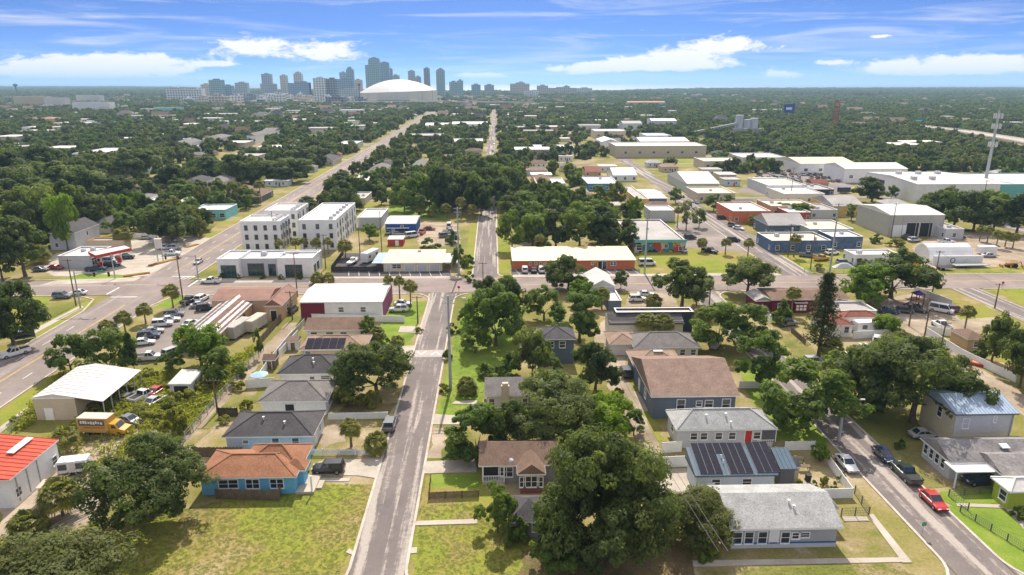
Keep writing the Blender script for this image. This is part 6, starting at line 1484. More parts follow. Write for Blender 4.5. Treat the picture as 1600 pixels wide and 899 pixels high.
# motorhome and trailers
def trailer(px, py, L, Wd, H, m, lab, rz=0, name='trailer', z0=.55, win=True, cat='trailer'):
    x, y = P(px, py); e = thing(name, lab, cat, (x, y, .02), R(rz))
    q = MB(); q.box(-L / 2, L / 2, -Wd / 2, Wd / 2, z0, H - .12); q.box(-L / 2 + .1, L / 2 - .1, -Wd / 2 + .1, Wd / 2 - .1, H - .12, H); bd = q.build('body', m, e)
    for xx in (-L * .12, L * .12):
        for s in (-1, 1): w_ = MB().tube([(0, -.1, 0), (0, .1, 0)], .34, 12).build('wheel', m_tyre, e, (xx, s * (Wd / 2 - .1), .34)); MB().tube([(0, -.11, 0), (0, .11, 0)], .2, 10).build('rim', m_chrome, w_)
    MB().bar((L / 2, 0, .5), (L / 2 + .9, 0, .45), .12).build('tow_bar', m_black, e)
    if win:
        for u in (-.3, .25):
            f, pm = window_mesh('w', .9, .6, m_dgrey); o = ob('window', f, e, (u * L, -Wd / 2 - .004, H * .55)); ob('pane', pm, o)
        f, sm = slab_mesh('d', .7, 1.6, m_offwhite); o = ob('door', f, e, (.02 * L, -Wd / 2 - .004, z0 + .05)); ob('door_frame', sm, o)
    OCC.append((x - L / 2, x + L / 2, y - 2, y + 2)); return e
trailer(118, 738, 3.9, 2.1, 2.3, m_white, 'small white site trailer beside the red-roofed warehouse', 12, 'site_trailer')
trailer(374, 524, 7.5, 2.5, 3.2, mat('trailer_grey', (.42, .40, .36)), 'pale grey storage trailer behind the rust-striped shed', 78, 'storage_trailer', win=False); trailer(400, 515, 6.5, 2.5, 3.1, mat('trailer_tan', (.52, .47, .38)), 'off-white storage trailer beside the grey one', 78, 'storage_trailer', win=False)
trailer(579, 408, 8, 2.5, 3.4, CP_['white'], 'white motorhome with dark front in the black fenced yard', 70, 'motorhome', cat='motorhome')
trailer(1360, 520, 8, 2.4, 2.9, m_white, 'white school minibus behind the white fence', 5, 'minibus', cat='bus'); trailer(1540, 397, 6, 2.3, 2.7, m_white, 'white enclosed cargo trailer right of the arched shelter', 5, 'cargo_trailer', win=False); trailer(1318, 302, 6, 2.4, 3.0, CP_['navy'], 'dark blue cargo trailer by the workshop', 5, 'cargo_trailer', win=False)
def flatbed(px, py, L, lab, rz=0, m=None):
    x, y = P(px, py); e = thing('flatbed_trailer', lab, 'trailer', (x, y, .02), R(rz)); MB().box(-L / 2, L / 2, -1.2, 1.2, .75, .95).build('deck', m or m_wood, e)
    for xx in (-L * .3, -L * .2):
        for s in (-1, 1): MB().tube([(0, -.1, 0), (0, .1, 0)], .38, 12).build('wheel', m_tyre, e, (xx, s * 1.0, .38))
    MB().bar((L / 2, 0, .8), (L / 2 + 1.2, 0, .6), .15).build('tow_bar', m_black, e)
flatbed(1428, 402, 10, 'rusty red flatbed trailer beside the arched shelter', 0, mat('rusty_red', (.28, .08, .05))); flatbed(1515, 418, 11, 'empty grey flatbed trailer in front of the arched shelter', 3, m_steel); flatbed(1475, 422, 4, 'short black flatbed trailer on the verge', 0, m_black)
flatbed(90, 648, 4.5, 'rusty flat trailer against the beige warehouse', 5, mat('rusty_dark', (.16, .08, .06)))
x, y = P(1421, 422); e = thing('skip_container', 'bright yellow open skip beside the broad dark tree', 'skip', (x, y, 0)); q = MB()
for (x0, x1, y0, y1, z0, z1) in ((-2.6, 2.6, -1.2, -1.1, .1, 1.9), (-2.6, 2.6, 1.1, 1.2, .1, 1.9), (-2.6, -2.5, -1.1, 1.1, .1, 1.9), (2.5, 2.6, -1.1, 1.1, .1, 1.9)): q.box(x0, x1, y0, y1, z0, z1)
q.build('wall', CP_['yellow'], e); MB().box(-2.5, 2.5, -1.1, 1.1, 0, .12).build('base', m_black, e)
q = MB()
for k in range(7): q.box(-2.4 + k * .8 - .05, -2.4 + k * .8 + .05, -1.26, -1.2, .1, 1.9)
q.build('rib', CP_['yellow'], e)
# tractor-loader
x, y = P(1580, 418); e = thing('backhoe_loader', 'rusty yellow backhoe loader by the right edge of the cross street', 'digger', (x, y, .02), R(170)); my = mat('digger_yellow', (.42, .2, .04), .6, .2)
MB().box(-1.2, 1.6, -.55, .55, .6, 1.4).build('body', my, e); q = MB(); q.box(-1.1, .2, -.6, .6, 2.2, 2.3)
for sx in (-1, .1):
    for s in (-1, 1): q.bar((sx, s * .55, 1.4), (sx, s * .55, 2.2), .08)
q.build('cab', my, e); q = MB(); q.bar((1.5, 0, 1.0), (2.8, 0, .6), .2); q.box(2.7, 3.2, -.9, .9, .1, .8); q.build('loader_bucket', my, e); q = MB(); q.bar((-1.2, 0, 1), (-2.3, 0, 2.0), .2); q.bar((-2.3, 0, 2.0), (-3.0, 0, .7), .18); q.box(-3.3, -2.8, -.3, .3, .2, .7); q.build('digging_arm', my, e)
for xx, rr_ in ((-.8, .65), (1.2, .45)):
    for s in (-1, 1): MB().tube([(0, -.15, 0), (0, .15, 0)], rr_, 14).build('wheel', m_tyre, e, (xx, s * .75, rr_))
# boat on the black lot
x, y = P(552, 412); e = thing('motor_boat', 'white motor boat on a trailer in the black fenced yard', 'boat', (x, y, .02), R(75)); q = MB()
sec = [(-3, .95, 1.0), (-1, 1.1, 1.05), (1, 1.0, 1.1), (2.4, .5, 1.25), (3.1, .03, 1.4)]; rg = []
for (xx, hw_, zt) in sec:
    i = len(q.v); q.v += [(xx, -hw_, zt), (xx, -hw_ * .7, .65), (xx, 0, .45 if xx < 2 else .8), (xx, hw_ * .7, .65), (xx, hw_, zt)]; rg.append(i)
for a, b2 in zip(rg, rg[1:]):
    for j in range(4): q.f.append((a + j, a + j + 1, b2 + j + 1, b2 + j)); q.m.append(0)
    q.f.append((a + 4, a, b2, b2 + 4)); q.m.append(0)
q.f.append(tuple(rg[0] + j for j in range(5))); q.m.append(0)
q.build('hull', m_white, e); MB().box(-.8, .6, -.6, .6, 1.05, 2.0).build('cabin', m_white, e); MB().box(-.82, .62, -.62, .62, 1.5, 1.8).build('cabin_window', m_glass, e); MB().box(-2.5, 2.4, -.5, .5, .3, .5).build('cradle', m_steel, e)
for s in (-1, 1): MB().tube([(0, -.1, 0), (0, .1, 0)], .33, 12).build('wheel', m_tyre, e, (-.6, s * .9, .33))
# ================================================================== poles, wires, fences, yard things
m_ins = paint('insulator', (.35, .33, .3)); m_sig = paint('signal_green', (.08, .3, .2), .6)
def pole(px, py, ptop, label, steel=False, arm=True, lamp=False, drum=False):
    x, y = P(px, py); h = height_at(x, y, ptop)
    e = thing('utility_pole', label, 'pole', (x, y, 0), group='utility poles')
    r = .24 if steel else .15
    MB().tube([(0, 0, 0), (0, 0, h)], [r * 1.25, r * .7], 10).build('shaft', m_steel if steel else m_pole, e)
    if arm:
        for k in range(2 if steel else 1):
            z = h - .4 - k * 1.1
            a = MB().box(-1.15, 1.15, -.06 - r, .02 - r, z, z + .12).build('crossarm', m_steel if steel else m_pole, e)
            for xx in (-1.05, -.45, .45, 1.05): MB().tube([(0, 0, .1), (0, 0, .38)], .05, 6).build('insulator', m_ins, a, (xx, -.02 - r, z))
    if drum: MB().tube([(.38, -.1, h - 2.4), (.38, -.1, h - 1.3)], .3, 12).build('transformer', m_lgrey, e)
    if lamp:
        q = MB(); q.tube([(0, 0, h - 1.2), (1.2, 0, h - .6), (2.6, 0, h - .5)], .05, 6); l = q.build('lamp_arm', m_steel, e); MB().box(2.5, 3.2, -.16, .16, h - .6, h - .45).build('lamp_head', m_lgrey, l)
    OCC.append((x - 1, x + 1, y - 1, y + 1))
    return Vector((x, y, h))
pA = pole(704, 608, 462, 'tall grey pole on the verge east of the centre street', True, True, True); pB = pole(717, 430, 324, 'tall steel pole on the far side of the cross street', True); pC = pole(1007, 428, 328, 'tall steel pole beside the orange strip building', True); pD = pole(1296, 427, 318, 'tall steel pole in front of the blue workshop yard', True)
w1 = pole(465, 464, 395, 'wooden pole left of the white-roofed warehouse'); w2 = pole(653, 505, 463, 'wooden pole on the lawn right of the warehouse car park'); w3 = pole(755, 456, 410, 'wooden pole on the near side of the cross street'); w4 = pole(457, 500, 455, 'thin wooden pole in the warehouse lane'); w5 = pole(1457, 456, 392, 'leaning wooden pole at the day-care corner'); w6 = pole(1231, 402, 350, 'wooden pole beside the fenced yard palm', drum=True); w7 = pole(1266, 422, 364, 'wooden pole on the yard verge', drum=True); w8 = pole(1554, 482, 443, 'wooden pole on the verge of the right-hand side road'); w9 = pole(1444, 528, 484, 'wooden pole at the head of the right alley'); w10 = pole(1470, 545, 503, 'wooden pole behind the white yard wall'); w11 = pole(340, 645, 592, 'wooden pole at the bend of the left alley'); w12 = pole(119, 478, 405, 'tall wooden pole on the junction corner'); w13 = pole(286, 470, 400, 'wooden pole behind the junction palm'); w14 = pole(1235, 312, 262, 'wooden pole in the far car yard'); w15 = pole(946, 572, 545, 'alley pole with a grey transformer', drum=True); w16 = pole(1108, 478, 450, 'leaning wooden pole at the side street mouth'); w17 = pole(563, 405, 355, 'wooden pole behind the black fenced yard'); w18 = pole(597, 400, 330, 'slim wooden pole by the long white block'); w19 = pole(1420, 510, 470, 'wooden pole between the annex and the alley')
w20 = pole(430, 390, 330, 'slim pole in front of the white three-storey blocks', arm=False); w21 = pole(509, 420, 366, 'wooden pole right of the modern shop'); w22 = pole(1310, 690, 620, 'street-lamp pole beside the right-hand street', True, False, True); w23 = pole(734, 700, 628, 'thin wooden pole at the corner of the fenced yard' ) if False else None
w24 = pole(1392, 372, 318, 'wooden pole left of the big grey warehouse'); w25 = pole(1530, 345, 282, 'wooden pole in the trees by the huge white warehouse'); w26 = pole(1590, 352, 300, 'wooden pole at the right edge tree row'); w27 = pole(1080, 930, 640, 'x', True) if False else None
def wire(a, b, label, sag=.9, r=.022, dx=0.0):
    a, b = Vector(a), Vector(b); pts = []
    for k in range(9):
        t = k / 8; p = a.lerp(b, t); p.z -= sag * 4 * t * (1 - t); p.x += dx; pts.append(tuple(p - a))
    o = MB().tube(pts, r, 4, cap=False).build('power_line', m_dgrey, None, tuple(a)); tag(o, label, 'power line', 'power lines')
far_end = Vector((P(1120, 960)[0], P(1120, 960)[1], 8.0))
for k, dx in enumerate((-.5, .5)): wire(w15 + Vector((dx, 0, -.2)), far_end + Vector((dx, 0, 0)), ('left' if k == 0 else 'right') + ' of the two wires along the alley behind the largest oak', 1.2, .03)
for a, b, l in ((pB, pC, 'wire between the two steel poles by the orange building'), (pC, pD, 'wire between the steel poles over the grass lot'), (w1, w3, 'wire along the near side of the cross street past the warehouse'), (w9, w10, 'wire between the two poles at the right alley'), (w12, w13, 'wire across the avenue junction'), (w6, w7, 'wire along the fenced yard verge'), (pA, pB, 'wire from the verge pole to the cross-street pole'), (w5, w8, 'wire beside the right-hand side road'), (w19, w9, 'wire from the annex to the alley head'), (w25, w26, 'wire above the right edge tree row')):
    wire(a + Vector((0, 0, -.2)), b + Vector((0, 0, -.2)), l)
# traffic signals
def signal(px, py, ptop, ex, label):
    x, y = P(px, py); h = height_at(x, y, ptop); e = thing('traffic_signal', label, 'traffic signal', (x, y, 0)); MB().tube([(0, 0, 0), (0, 0, h)], [.2, .14], 10).build('post', m_steel, e)
    MB().tube([(0, 0, h - .5), (ex, 0, h - .2)], [.12, .07], 8).build('mast_arm', m_steel, e)
    for k in (.55, .95):
        s_ = MB().box(-.2, .2, -.18, .18, -1.0, .1).build('signal_head', m_black, e, (ex * k, -.05, h - .4))
        for j, c in enumerate(('red', 'amber', 'green')): MB().tube([(0, -.2, -.15 - j * .32), (0, -.185, -.15 - j * .32)], .11, 10).build('lens', paint('lens_' + c, {'red': (.25, .02, .02), 'amber': (.3, .15, .01), 'green': (.02, .2, .1)}[c]), s_)
    MB().box(-.9, .9, -.03, .03, -.25, .25).build('street_sign', m_sig, e, (ex * .75, -.1, h - .1))
signal(126, 482, 424, 9, 'concrete signal post with mast arm on the near left corner'); signal(310, 436, 398, -9, 'signal post with mast arm outside the modern shop'); signal(180, 436, 398, 6, 'signal post by the petrol station flower bed')
def road_sign(px, py, ptop, label, m, octo=True):
    x, y = P(px, py); h = height_at(x, y, ptop); e = thing('road_sign', label, 'sign', (x, y, 0)); MB().tube([(0, 0, 0), (0, 0, h)], .04, 6).build('post', m_steel, e)
    q = MB(); q.tube([(0, -.07, h - .35), (0, -.045, h - .35)], .4, 8 if octo else 4); q.build('plate', m, e)
road_sign(717, 458, 447, 'red stop sign at the end of the centre street', m_red); road_sign(1136, 452, 441, 'red stop sign at the end of the right-hand street', m_red); road_sign(1440, 838, 815, 'street-name sign on the near right corner', m_sig, False); road_sign(1565, 452, 440, 'red stop sign on the right-hand side road', m_red)
# fences
def unit_panel(kind_):
    q = MB()
    if kind_ == 'vinyl': q.box(-.5, .5, -.025, .025, .04, .95); q.box(-.5, .5, -.045, .045, .95, 1.0); q.box(-.5, .5, -.045, .045, .0, .06)
    elif kind_ == 'picket':
        for k in range(12): q.box(-.5 + k / 12 + .012, -.5 + k / 12 + .06, -.02, .02, .05, 1.0)
        q.box(-.5, .5, -.035, -.02, .2, .28); q.box(-.5, .5, -.035, -.02, .75, .83)
    elif kind_ == 'wood':
        for k in range(14): q.box(-.5 + k / 14 + .004, -.5 + (k + 1) / 14 - .004, -.018, .018, .0, 1.0 - .03 * ((k * 7) % 3))
        q.box(-.5, .5, .018, .05, .25, .33); q.box(-.5, .5, .018, .05, .75, .83)
    elif kind_ == 'link':
        for k in range(9): q.box(-.5 + k / 8 - .004, -.5 + k / 8 + .004, -.006, .006, .05, 1.0)
        for z in (.03, .35, .66, .97): q.box(-.5, .5, -.014, .014, z, z + .025)
    else: q.box(-.5, .5, -.06, .06, 0, 1)
    return q
_FM = {'vinyl': m_white, 'picket': m_white, 'wood': m_wood, 'link': m_steel, 'dark': m_dgrey, 'wall': m_white, 'blackwood': paint('fence_black', (.035, .032, .03)), 'green': w_greenish}
_FP = {k: unit_panel({'dark': 'link', 'blackwood': 'wood', 'green': 'vinyl'}.get(k, k)).mesh('panel', m) for k, m in _FM.items()}
_FPOST = {k: MB().box(-.06, .06, -.06, .06, 0, 1).mesh('post', m) for k, m in _FM.items()}
def fence(kd, pts, h, label, step=2.4, cat='fence'):
    w = [Vector(P(*p)) for p in pts]
    e = thing('fence' if cat == 'fence' else 'garden_wall', label, cat, (w[0].x, w[0].y, 0), group='fences and garden walls')
    for a, b in zip(w, w[1:]):
        n = max(1, round((b - a).length / step)); d = (b - a) / n; ang = math.atan2(d.y, d.x)
        for k in range(n):
            c = a + d * (k + .5) - w[0]
            o = ob('panel', _FP[kd], e, (c.x, c.y, .02), ang); o.scale = (d.length - .1, 1, h)
            c = a + d * k - w[0]; o = ob('post', _FPOST[kd], e, (c.x, c.y, 0), ang); o.scale = (1, 1, h + .08)
    c = w[-1] - w[0]; o = ob('post', _FPOST[kd], e, (c.x, c.y, 0)); o.scale = (1, 1, h + .08)
fence('picket', [(480, 712), (580, 712)], 1.1, 'white picket fence beside the black SUV on the drive'); fence('vinyl', [(514, 656), (606, 654)], 1.2, 'white fence between the yards below the round street tree'); fence('picket', [(600, 668), (592, 690)], 1.0, 'short white fence beside the kerb near the dark SUV')
fence('wood', [(670, 780), (748, 777)], 1.1, 'brown board fence on the lawn below the bungalow drive'); fence('wood', [(670, 780), (673, 752)], 1.1, 'short brown fence along the street side of the lawn'); fence('wood', [(303, 715), (380, 715)], 1.8, 'weathered wood fence behind the blue house'); fence('wood', [(338, 780), (436, 783), (440, 770)], 1.6, 'dark board fence in front of the blue house')
fence('vinyl', [(402, 602), (420, 575), (458, 528)], 1.8, 'white fence along the alley behind the left houses'); fence('vinyl', [(385, 607), (430, 604)], 1.8, 'short white fence below the blue parasol'); fence('vinyl', [(470, 500), (632, 504)], 1.6, 'long white wall in front of the magenta-walled warehouse', cat='wall'); fence('green', [(448, 540), (476, 508)], 1.6, 'green fence beside the warehouse lane'); fence('vinyl', [(437, 560), (466, 528)], 1.8, 'white fence around the shed yard of the tan-roofed house')
fence('vinyl', [(1266, 780), (1331, 778), (1294, 726)], 1.5, 'white fence round the planted garden corner'); fence('vinyl', [(1226, 704), (1272, 703)], 1.5, 'white fence behind the planted garden'); fence('vinyl', [(1034, 708), (1064, 706)], 1.8, 'white fence beside the red-door house'); fence('vinyl', [(1036, 731), (1075, 729)], 1.8, 'white fence at the end of the sandy yard'); fence('vinyl', [(1090, 775), (1115, 772)], 1.8, 'white fence between the sandy yard and the near grey house'); fence('vinyl', [(1018, 648), (1042, 646)], 1.8, 'white gate panel below the blue tarpaulin'); fence('vinyl', [(1155, 607), (1190, 607), (1196, 616)], 1.4, 'white fence by the small lawn right of the tan roof')
fence('wall', [(1176, 468), (1205, 506)], 1.8, 'long white garden wall beside the side street', cat='wall'); fence('wall', [(1332, 530), (1404, 526)], 1.8, 'white wall in front of the school minibus', cat='wall'); fence('link', [(1292, 528), (1332, 530)], 1.6, 'wire fence below the white building with the rust-red roof'); fence('wood', [(1236, 520), (1258, 540)], 1.4, 'brown fence of the day-care yard')
fence('wall', [(1445, 522), (1500, 557), (1518, 566), (1586, 598)], 1.7, 'stepped white wall along the right alley', cat='wall'); fence('wall', [(1447, 520), (1497, 528)], 1.7, 'white wall behind the white pickup', cat='wall'); fence('wall', [(1428, 458), (1486, 480)], 1.9, 'white wall of the playground', cat='wall')
fence('dark', [(1335, 772), (1357, 806)], 1.3, 'chain-link fence at the side of the near grey house'); fence('dark', [(1314, 808), (1357, 806)], 1.3, 'chain-link fence with gate behind the near grey house'); fence('dark', [(1482, 776), (1512, 798)], 1.1, 'dark wire fence along the lawn by the red car'); fence('dark', [(1500, 800), (1600, 862)], 1.0, 'dark wire fence across the bright green lawn'); fence('dark', [(1482, 776), (1555, 770)], 1.1, 'dark hedge-side wire fence behind the small lawn')
fence('blackwood', [(518, 425), (598, 425)], 1.7, 'black board fence of the yard with the boat'); fence('blackwood', [(518, 424), (537, 398)], 1.7, 'black board fence at the side of the boat yard'); fence('vinyl', [(203, 372), (246, 375)], 2.0, 'pale wall behind the petrol station', cat='wall'); fence('link', [(290, 690), (345, 625), (412, 548)], 1.7, 'wire fence along the left alley and the weedy lot', 3.0); fence('link', [(0, 690), (30, 668)], 1.6, 'grey panel fence beside the beige warehouse'); fence('link', [(222, 540), (262, 498), (290, 482)], 1.6, 'wire fence of the car lot along the avenue', 3.0); fence('wood', [(402, 545), (445, 495)], 1.8, 'wooden fence along the lane behind the storage trailers')
fence('link', [(1256, 428), (1318, 428)], 1.8, 'wire fence of the workshop yard along the cross street', 3.0); fence('blackwood', [(1200, 376), (1222, 392)], 1.8, 'black slatted fence of the blue workshop'); fence('blackwood', [(342, 652), (372, 652)], 1.8, 'dark fence behind the pale blue house')
# bus shelter
x, y = P(40, 532); e = thing('bus_shelter', 'blue bus shelter under the big dark tree', 'bus shelter', (x, y, 0), R(35)); bl = paint('shelter_blue', (.12, .2, .34))
MB().box(-2, 2, -.8, .9, 2.3, 2.42).build('roof', bl, e); MB().box(-1.95, 1.95, .8, .85, .2, 2.3).build('back_panel', m_glass, e); MB().box(-1.4, 1.4, .3, .7, .42, .5).build('bench', m_steel, e)
for sx in (-1.9, 1.9):
    for sy in (-.7, .8): MB().box(sx - .05, sx + .05, sy - .05, sy + .05, 0, 2.3).build('post', bl, e)
# bins, parasol, yard bits
def bin_(px, py, m, label):
    x, y = P(px, py); e = thing('wheelie_bin', label, 'bin', (x, y, .02)); q = MB(); q.face([(-.28, -.3, .05), (.28, -.3, .05), (.33, -.36, 1.0), (-.33, -.36, 1.0)]); q.face([(.28, -.3, .05), (.28, .3, .05), (.33, .36, 1.0), (.33, -.36, 1.0)]); q.face([(.28, .3, .05), (-.28, .3, .05), (-.33, .36, 1.0), (.33, .36, 1.0)]); q.face([(-.28, .3, .05), (-.28, -.3, .05), (-.33, -.36, 1.0), (-.33, .36, 1.0)]); q.build('tub', m, e); MB().box(-.36, .36, -.4, .4, 1.0, 1.07).build('lid', m, e)
    for s in (-1, 1): MB().tube([(s * .3, .3, .12), (s * .36, .3, .12)], .12, 8).build('wheel', m_tyre, e)
mb_bin = paint('bin_blue', (.02, .08, .3)); bin_(1000, 610, mb_bin, 'blue wheeled bin beside the tan-roofed blue house'); bin_(1075, 690, mb_bin, 'blue bin against the grey house with a red door'); bin_(1262, 752, m_black, 'black bin by the solar house annex'); bin_(782, 690, m_dgrey, 'dark bin by the bungalow trees') if False else None
x, y = P(407, 600); e = thing('garden_parasol', 'pale blue garden parasol in the white-fenced yard', 'parasol', (x, y, 0)); MB().tube([(0, 0, 0), (0, 0, 2.4)], .04, 8).build('pole', m_trim, e); q = MB()
for k in range(8): a, b2 = R(k * 45), R(k * 45 + 45); q.face([(1.7 * math.cos(a), 1.7 * math.sin(a), 1.95), (1.7 * math.cos(b2), 1.7 * math.sin(b2), 1.95), (0, 0, 2.5)])
q.build('canopy', paint('parasol_blue', (.35, .52, .62)), e); MB().tube([(0, 0, 0), (0, 0, .12)], .35, 12).build('base', m_lgrey, e)
def garden_shed(px, py, label, m, rm, w_=2.6):
    x, y = P(px, py); b = Bld('garden_shed', label, 'shed'); b.wing(0, 0, 0, 0, 2.1, 'gx', m, rm, world=(x - w_ / 2, x + w_ / 2, y, y + 2.6), rise=.8, ov=.15); b.put('n', 0, .05, 'd', .9, 1.7, m_wood)
garden_shed(421, 578, 'small brown garden shed by the white alley fence', m_wood, sh_brown); garden_shed(458, 548, 'white arched-door garden shed beside the tan-roofed house', m_white, sh_tan); garden_shed(1232, 750, 'small tan shed at the end of the solar house', w_beige, sh_dark, 3.2)
# timber pile
x, y = P(118, 806); e = thing('timber_pile', 'pile of pale boards on the dirt beside the dark oak', 'timber pile', (x, y, 0), R(52)); rs = random.Random(3); m_board = mat('pale_board', (.42, .36, .29), .9, .2, 1.0)
for k in range(15): o = MB().box(-rs.uniform(2, 4), rs.uniform(2, 4), -.14, .14, 0, .06).build('board', m_board, e, (rs.uniform(-1, 1), -1.6 + k * .23, .02 + .07 * (k % 4)), R(rs.uniform(-6, 6)))
x, y = P(85, 830); MB_ = None
def tarp(px, py, w_, d_, m, label, z=.7):
    x, y = P(px, py); e = thing('covered_heap', label, 'covered heap', (x, y, 0)); q = MB(); n = 6; rs2 = random.Random(px)
    gz = [[(z * math.sin(math.pi * i / n) * math.sin(math.pi * j / n) + rs2.uniform(0, .12)) if 0 < i < n and 0 < j < n else .01 for j in range(n + 1)] for i in range(n + 1)]
    for i in range(n):
        for j in range(n): q.face([(-w_ / 2 + w_ * a / n, -d_ / 2 + d_ * b_ / n, gz[a][b_]) for a, b_ in ((i, j), (i + 1, j), (i + 1, j + 1), (i, j + 1))])
    q.build('tarpaulin', m, e)
tarp(1032, 640, 3.6, 2.4, paint('tarp_blue', (.06, .14, .3)), 'blue tarpaulin behind the white gate panel', 1.4); tarp(95, 848, 4, 2.5, m_lgrey, 'grey scrap heap under the bottom left treetop', .8); tarp(1318, 418, 7, 2.6, m_lgrey, 'grey tarpaulin bundle at the workshop yard fence', 1.5); tarp(478, 492, 3, 2, m_offwhite, 'pale covered heap in the maroon open bay', .9)
# planted garden: tables, pots
for px, py, lab in ((1245, 722, 'dark barbecue table behind the planted garden'), (1255, 735, 'wooden bench table in the planted garden')):
    x, y = P(px, py); e = thing('garden_table', lab, 'table', (x, y, 0)); MB().box(-.9, .9, -.4, .4, .7, .78).build('top', m_wood if 'wooden' in lab else m_black, e)
    for sx in (-.8, .8):
        for sy in (-.32, .32): MB().box(sx - .04, sx + .04, sy - .04, sy + .04, 0, .7).build('leg', m_wood, e)
# playground
x, y = P(1432, 478); e = thing('playground_tower', 'purple and orange climbing tower in the playground', 'play tower', (x, y, 0)); m_or, m_pu = paint('play_orange', (.6, .2, .03)), paint('play_purple', (.1, .04, .25))
for sx in (-1, 1):
    for sy in (-1, 1): MB().box(sx - .08, sx + .08, sy - .08, sy + .08, 0, 3.2).build('post', m_pu, e)
MB().box(-1, 1, -1, 1, 1.4, 1.5).build('platform', m_or, e); q = MB(); q.face([(-1.3, -1.3, 3.2), (1.3, -1.3, 3.2), (0, 0, 4.2)]); q.face([(1.3, -1.3, 3.2), (1.3, 1.3, 3.2), (0, 0, 4.2)]); q.face([(1.3, 1.3, 3.2), (-1.3, 1.3, 3.2), (0, 0, 4.2)]); q.face([(-1.3, 1.3, 3.2), (-1.3, -1.3, 3.2), (0, 0, 4.2)]); q.build('roof', m_pu, e); MB().bar((1, 0, 1.5), (3.6, -.4, .1), .7, .08).build('slide', m_or, e); MB().bar((-1, 0, 1.5), (-3.2, .5, .1), .6, .1).build('ramp', m_pu, e)
x, y = P(1562, 575); e = thing('timber_deck', 'red-edged raised deck behind the stepped white wall', 'deck', (x, y, 0), R(-40)); MB().box(-5, 5, -2, 2, .02, .6).build('platform', mat('deck_red', (.45, .07, .04)), e); MB().box(-4.6, 4.6, -1.6, 1.6, .6, .66).build('deck_top', w_peach, e)
# red planter beds by the station
for i, (px, py, L_b, rz, lab) in enumerate(((258, 410, 11, 64, 'long red-edged flower bed along the avenue'), (214, 430, 7, 30, 'short red-edged flower bed at the junction'), (300, 385, 5, 64, 'small red flower bed at the forecourt exit'))):
    x, y = P(px, py); e = thing('flower_bed', lab, 'flower bed', (x, y, 0), R(rz)); MB().box(-L_b / 2, L_b / 2, -.9, .9, .0, .35).build('edging', mat('bed_red', (.5, .09, .04)), e); MB().box(-L_b / 2 + .2, L_b / 2 - .2, -.65, .65, .35, .42).build('soil', m_weedy, e)
# cell mast, lattice tower, billboards
x, y = P(1536, 302); h = height_at(x, y, 172); e = thing('cell_mast', 'tall grey phone mast with antenna rings behind the huge white warehouse', 'mast', (x, y, 0)); LAND.append(('the grey phone mast', x, y)); MB().tube([(0, 0, 0), (0, 0, h)], [.9, .4], 12).build('shaft', m_steel, e)
for z in (h - 3, h - 8, h - 17):
    q = MB()
    for k in range(9): a = R(k * 40); q.bar((0, 0, z), (1.9 * math.cos(a), 1.9 * math.sin(a), z), .1); q.box(1.9 * math.cos(a) - .2, 1.9 * math.cos(a) + .2, 1.9 * math.sin(a) - .2, 1.9 * math.sin(a) + .2, z - 1.2, z + 1.2)
    q.build('antenna_ring', m_lgrey, e)
MB().tube([(0, 0, h), (0, 0, h + 4)], .07, 6).build('lightning_rod', m_steel, e)
x, y = P(1303, 206); h = height_at(x, y, 156); e = thing('lattice_tower', 'red lattice mast rising from the right-hand woods', 'mast', (x, y, 0)); LAND.append(('the red lattice mast', x, y)); q = MB(); wb = 2.3
for sx in (-1, 1):
    for sy in (-1, 1): q.bar((sx * wb, sy * wb, 0), (sx * wb * .8, sy * wb * .8, h), .32)
for k in range(12):
    z0, z1 = h * k / 12, h * (k + 1) / 12
    for s in (-1, 1): q.bar((-wb, s * wb, z0), (wb, s * wb, z1), .2); q.bar((s * wb, wb, z0), (s * wb, -wb, z1), .2); q.bar((wb, s * wb, z0), (-wb, s * wb, z1), .18)
q.build('frame', mat('mast_red', (.38, .08, .07)), e)
for px, pyb, pt, wp, m, lab in ((1231, 190, 163, 17, paint('board_blue', (.03, .07, .3)), 'blue billboard in the right-hand woods'), (1435, 200, 185, 20, paint('board_green', (.02, .3, .24)), 'green road sign board above the highway'), (1036, 175, 164, 14, paint('board_green', (.02, .3, .24)), 'small green road sign board in the far trees')):
    x, y = P(px, pyb); h = height_at(x, y, pt); k = px_per_m(y); wm = wp / k; e = thing('billboard', lab, 'billboard', (x, y, 0)); MB().tube([(0, 0, 0), (0, 0, h * .55)], .5, 8).build('post', m_steel, e); pn = MB().box(-wm / 2, wm / 2, -.3, .3, h * .5, h).build('panel', m, e)
    MB().box(-wm * .3, wm * .25, -.34, -.305, h * .68, h * .82).build('lettering', m_white, pn)
# concrete plant
x, y = P(1160, 214); e = thing('concrete_plant', 'grey concrete plant with silos and sloping conveyor', 'plant', (x, y, 0)); LAND.append(('the concrete plant', x, y)); k = 1 / px_per_m(y); H_ = height_at(x, y, 180)
for i, (ox, r_, hh) in enumerate(((-5, 4, 1.0), (4, 3.6, .8), (11, 4, .86))): MB().tube([(0, 0, H_ * .25), (0, 0, H_ * hh)], r_, 14).build('silo', m_lgrey, e, (ox, 0, 0)); MB().box(-r_ * .8, r_ * .8, -r_ * .8, r_ * .8, 0, H_ * .25).build('silo_base', m_grey, e, (ox, 0, 0))
q = MB(); q.bar((-8, -3, H_ * .62), (-62, -3, 3), 3.2, 2.2); q.build('conveyor', m_grey, e)
for ox in (-25, -42): MB().bar((ox, -3, 0), (ox, -3, H_ * .62 * (62 + ox) / 54), 1.2).build('trestle', m_steel, e)
MB().box(-14, 22, -10, -4, 0, 9).build('hopper_block', m_grey, e)
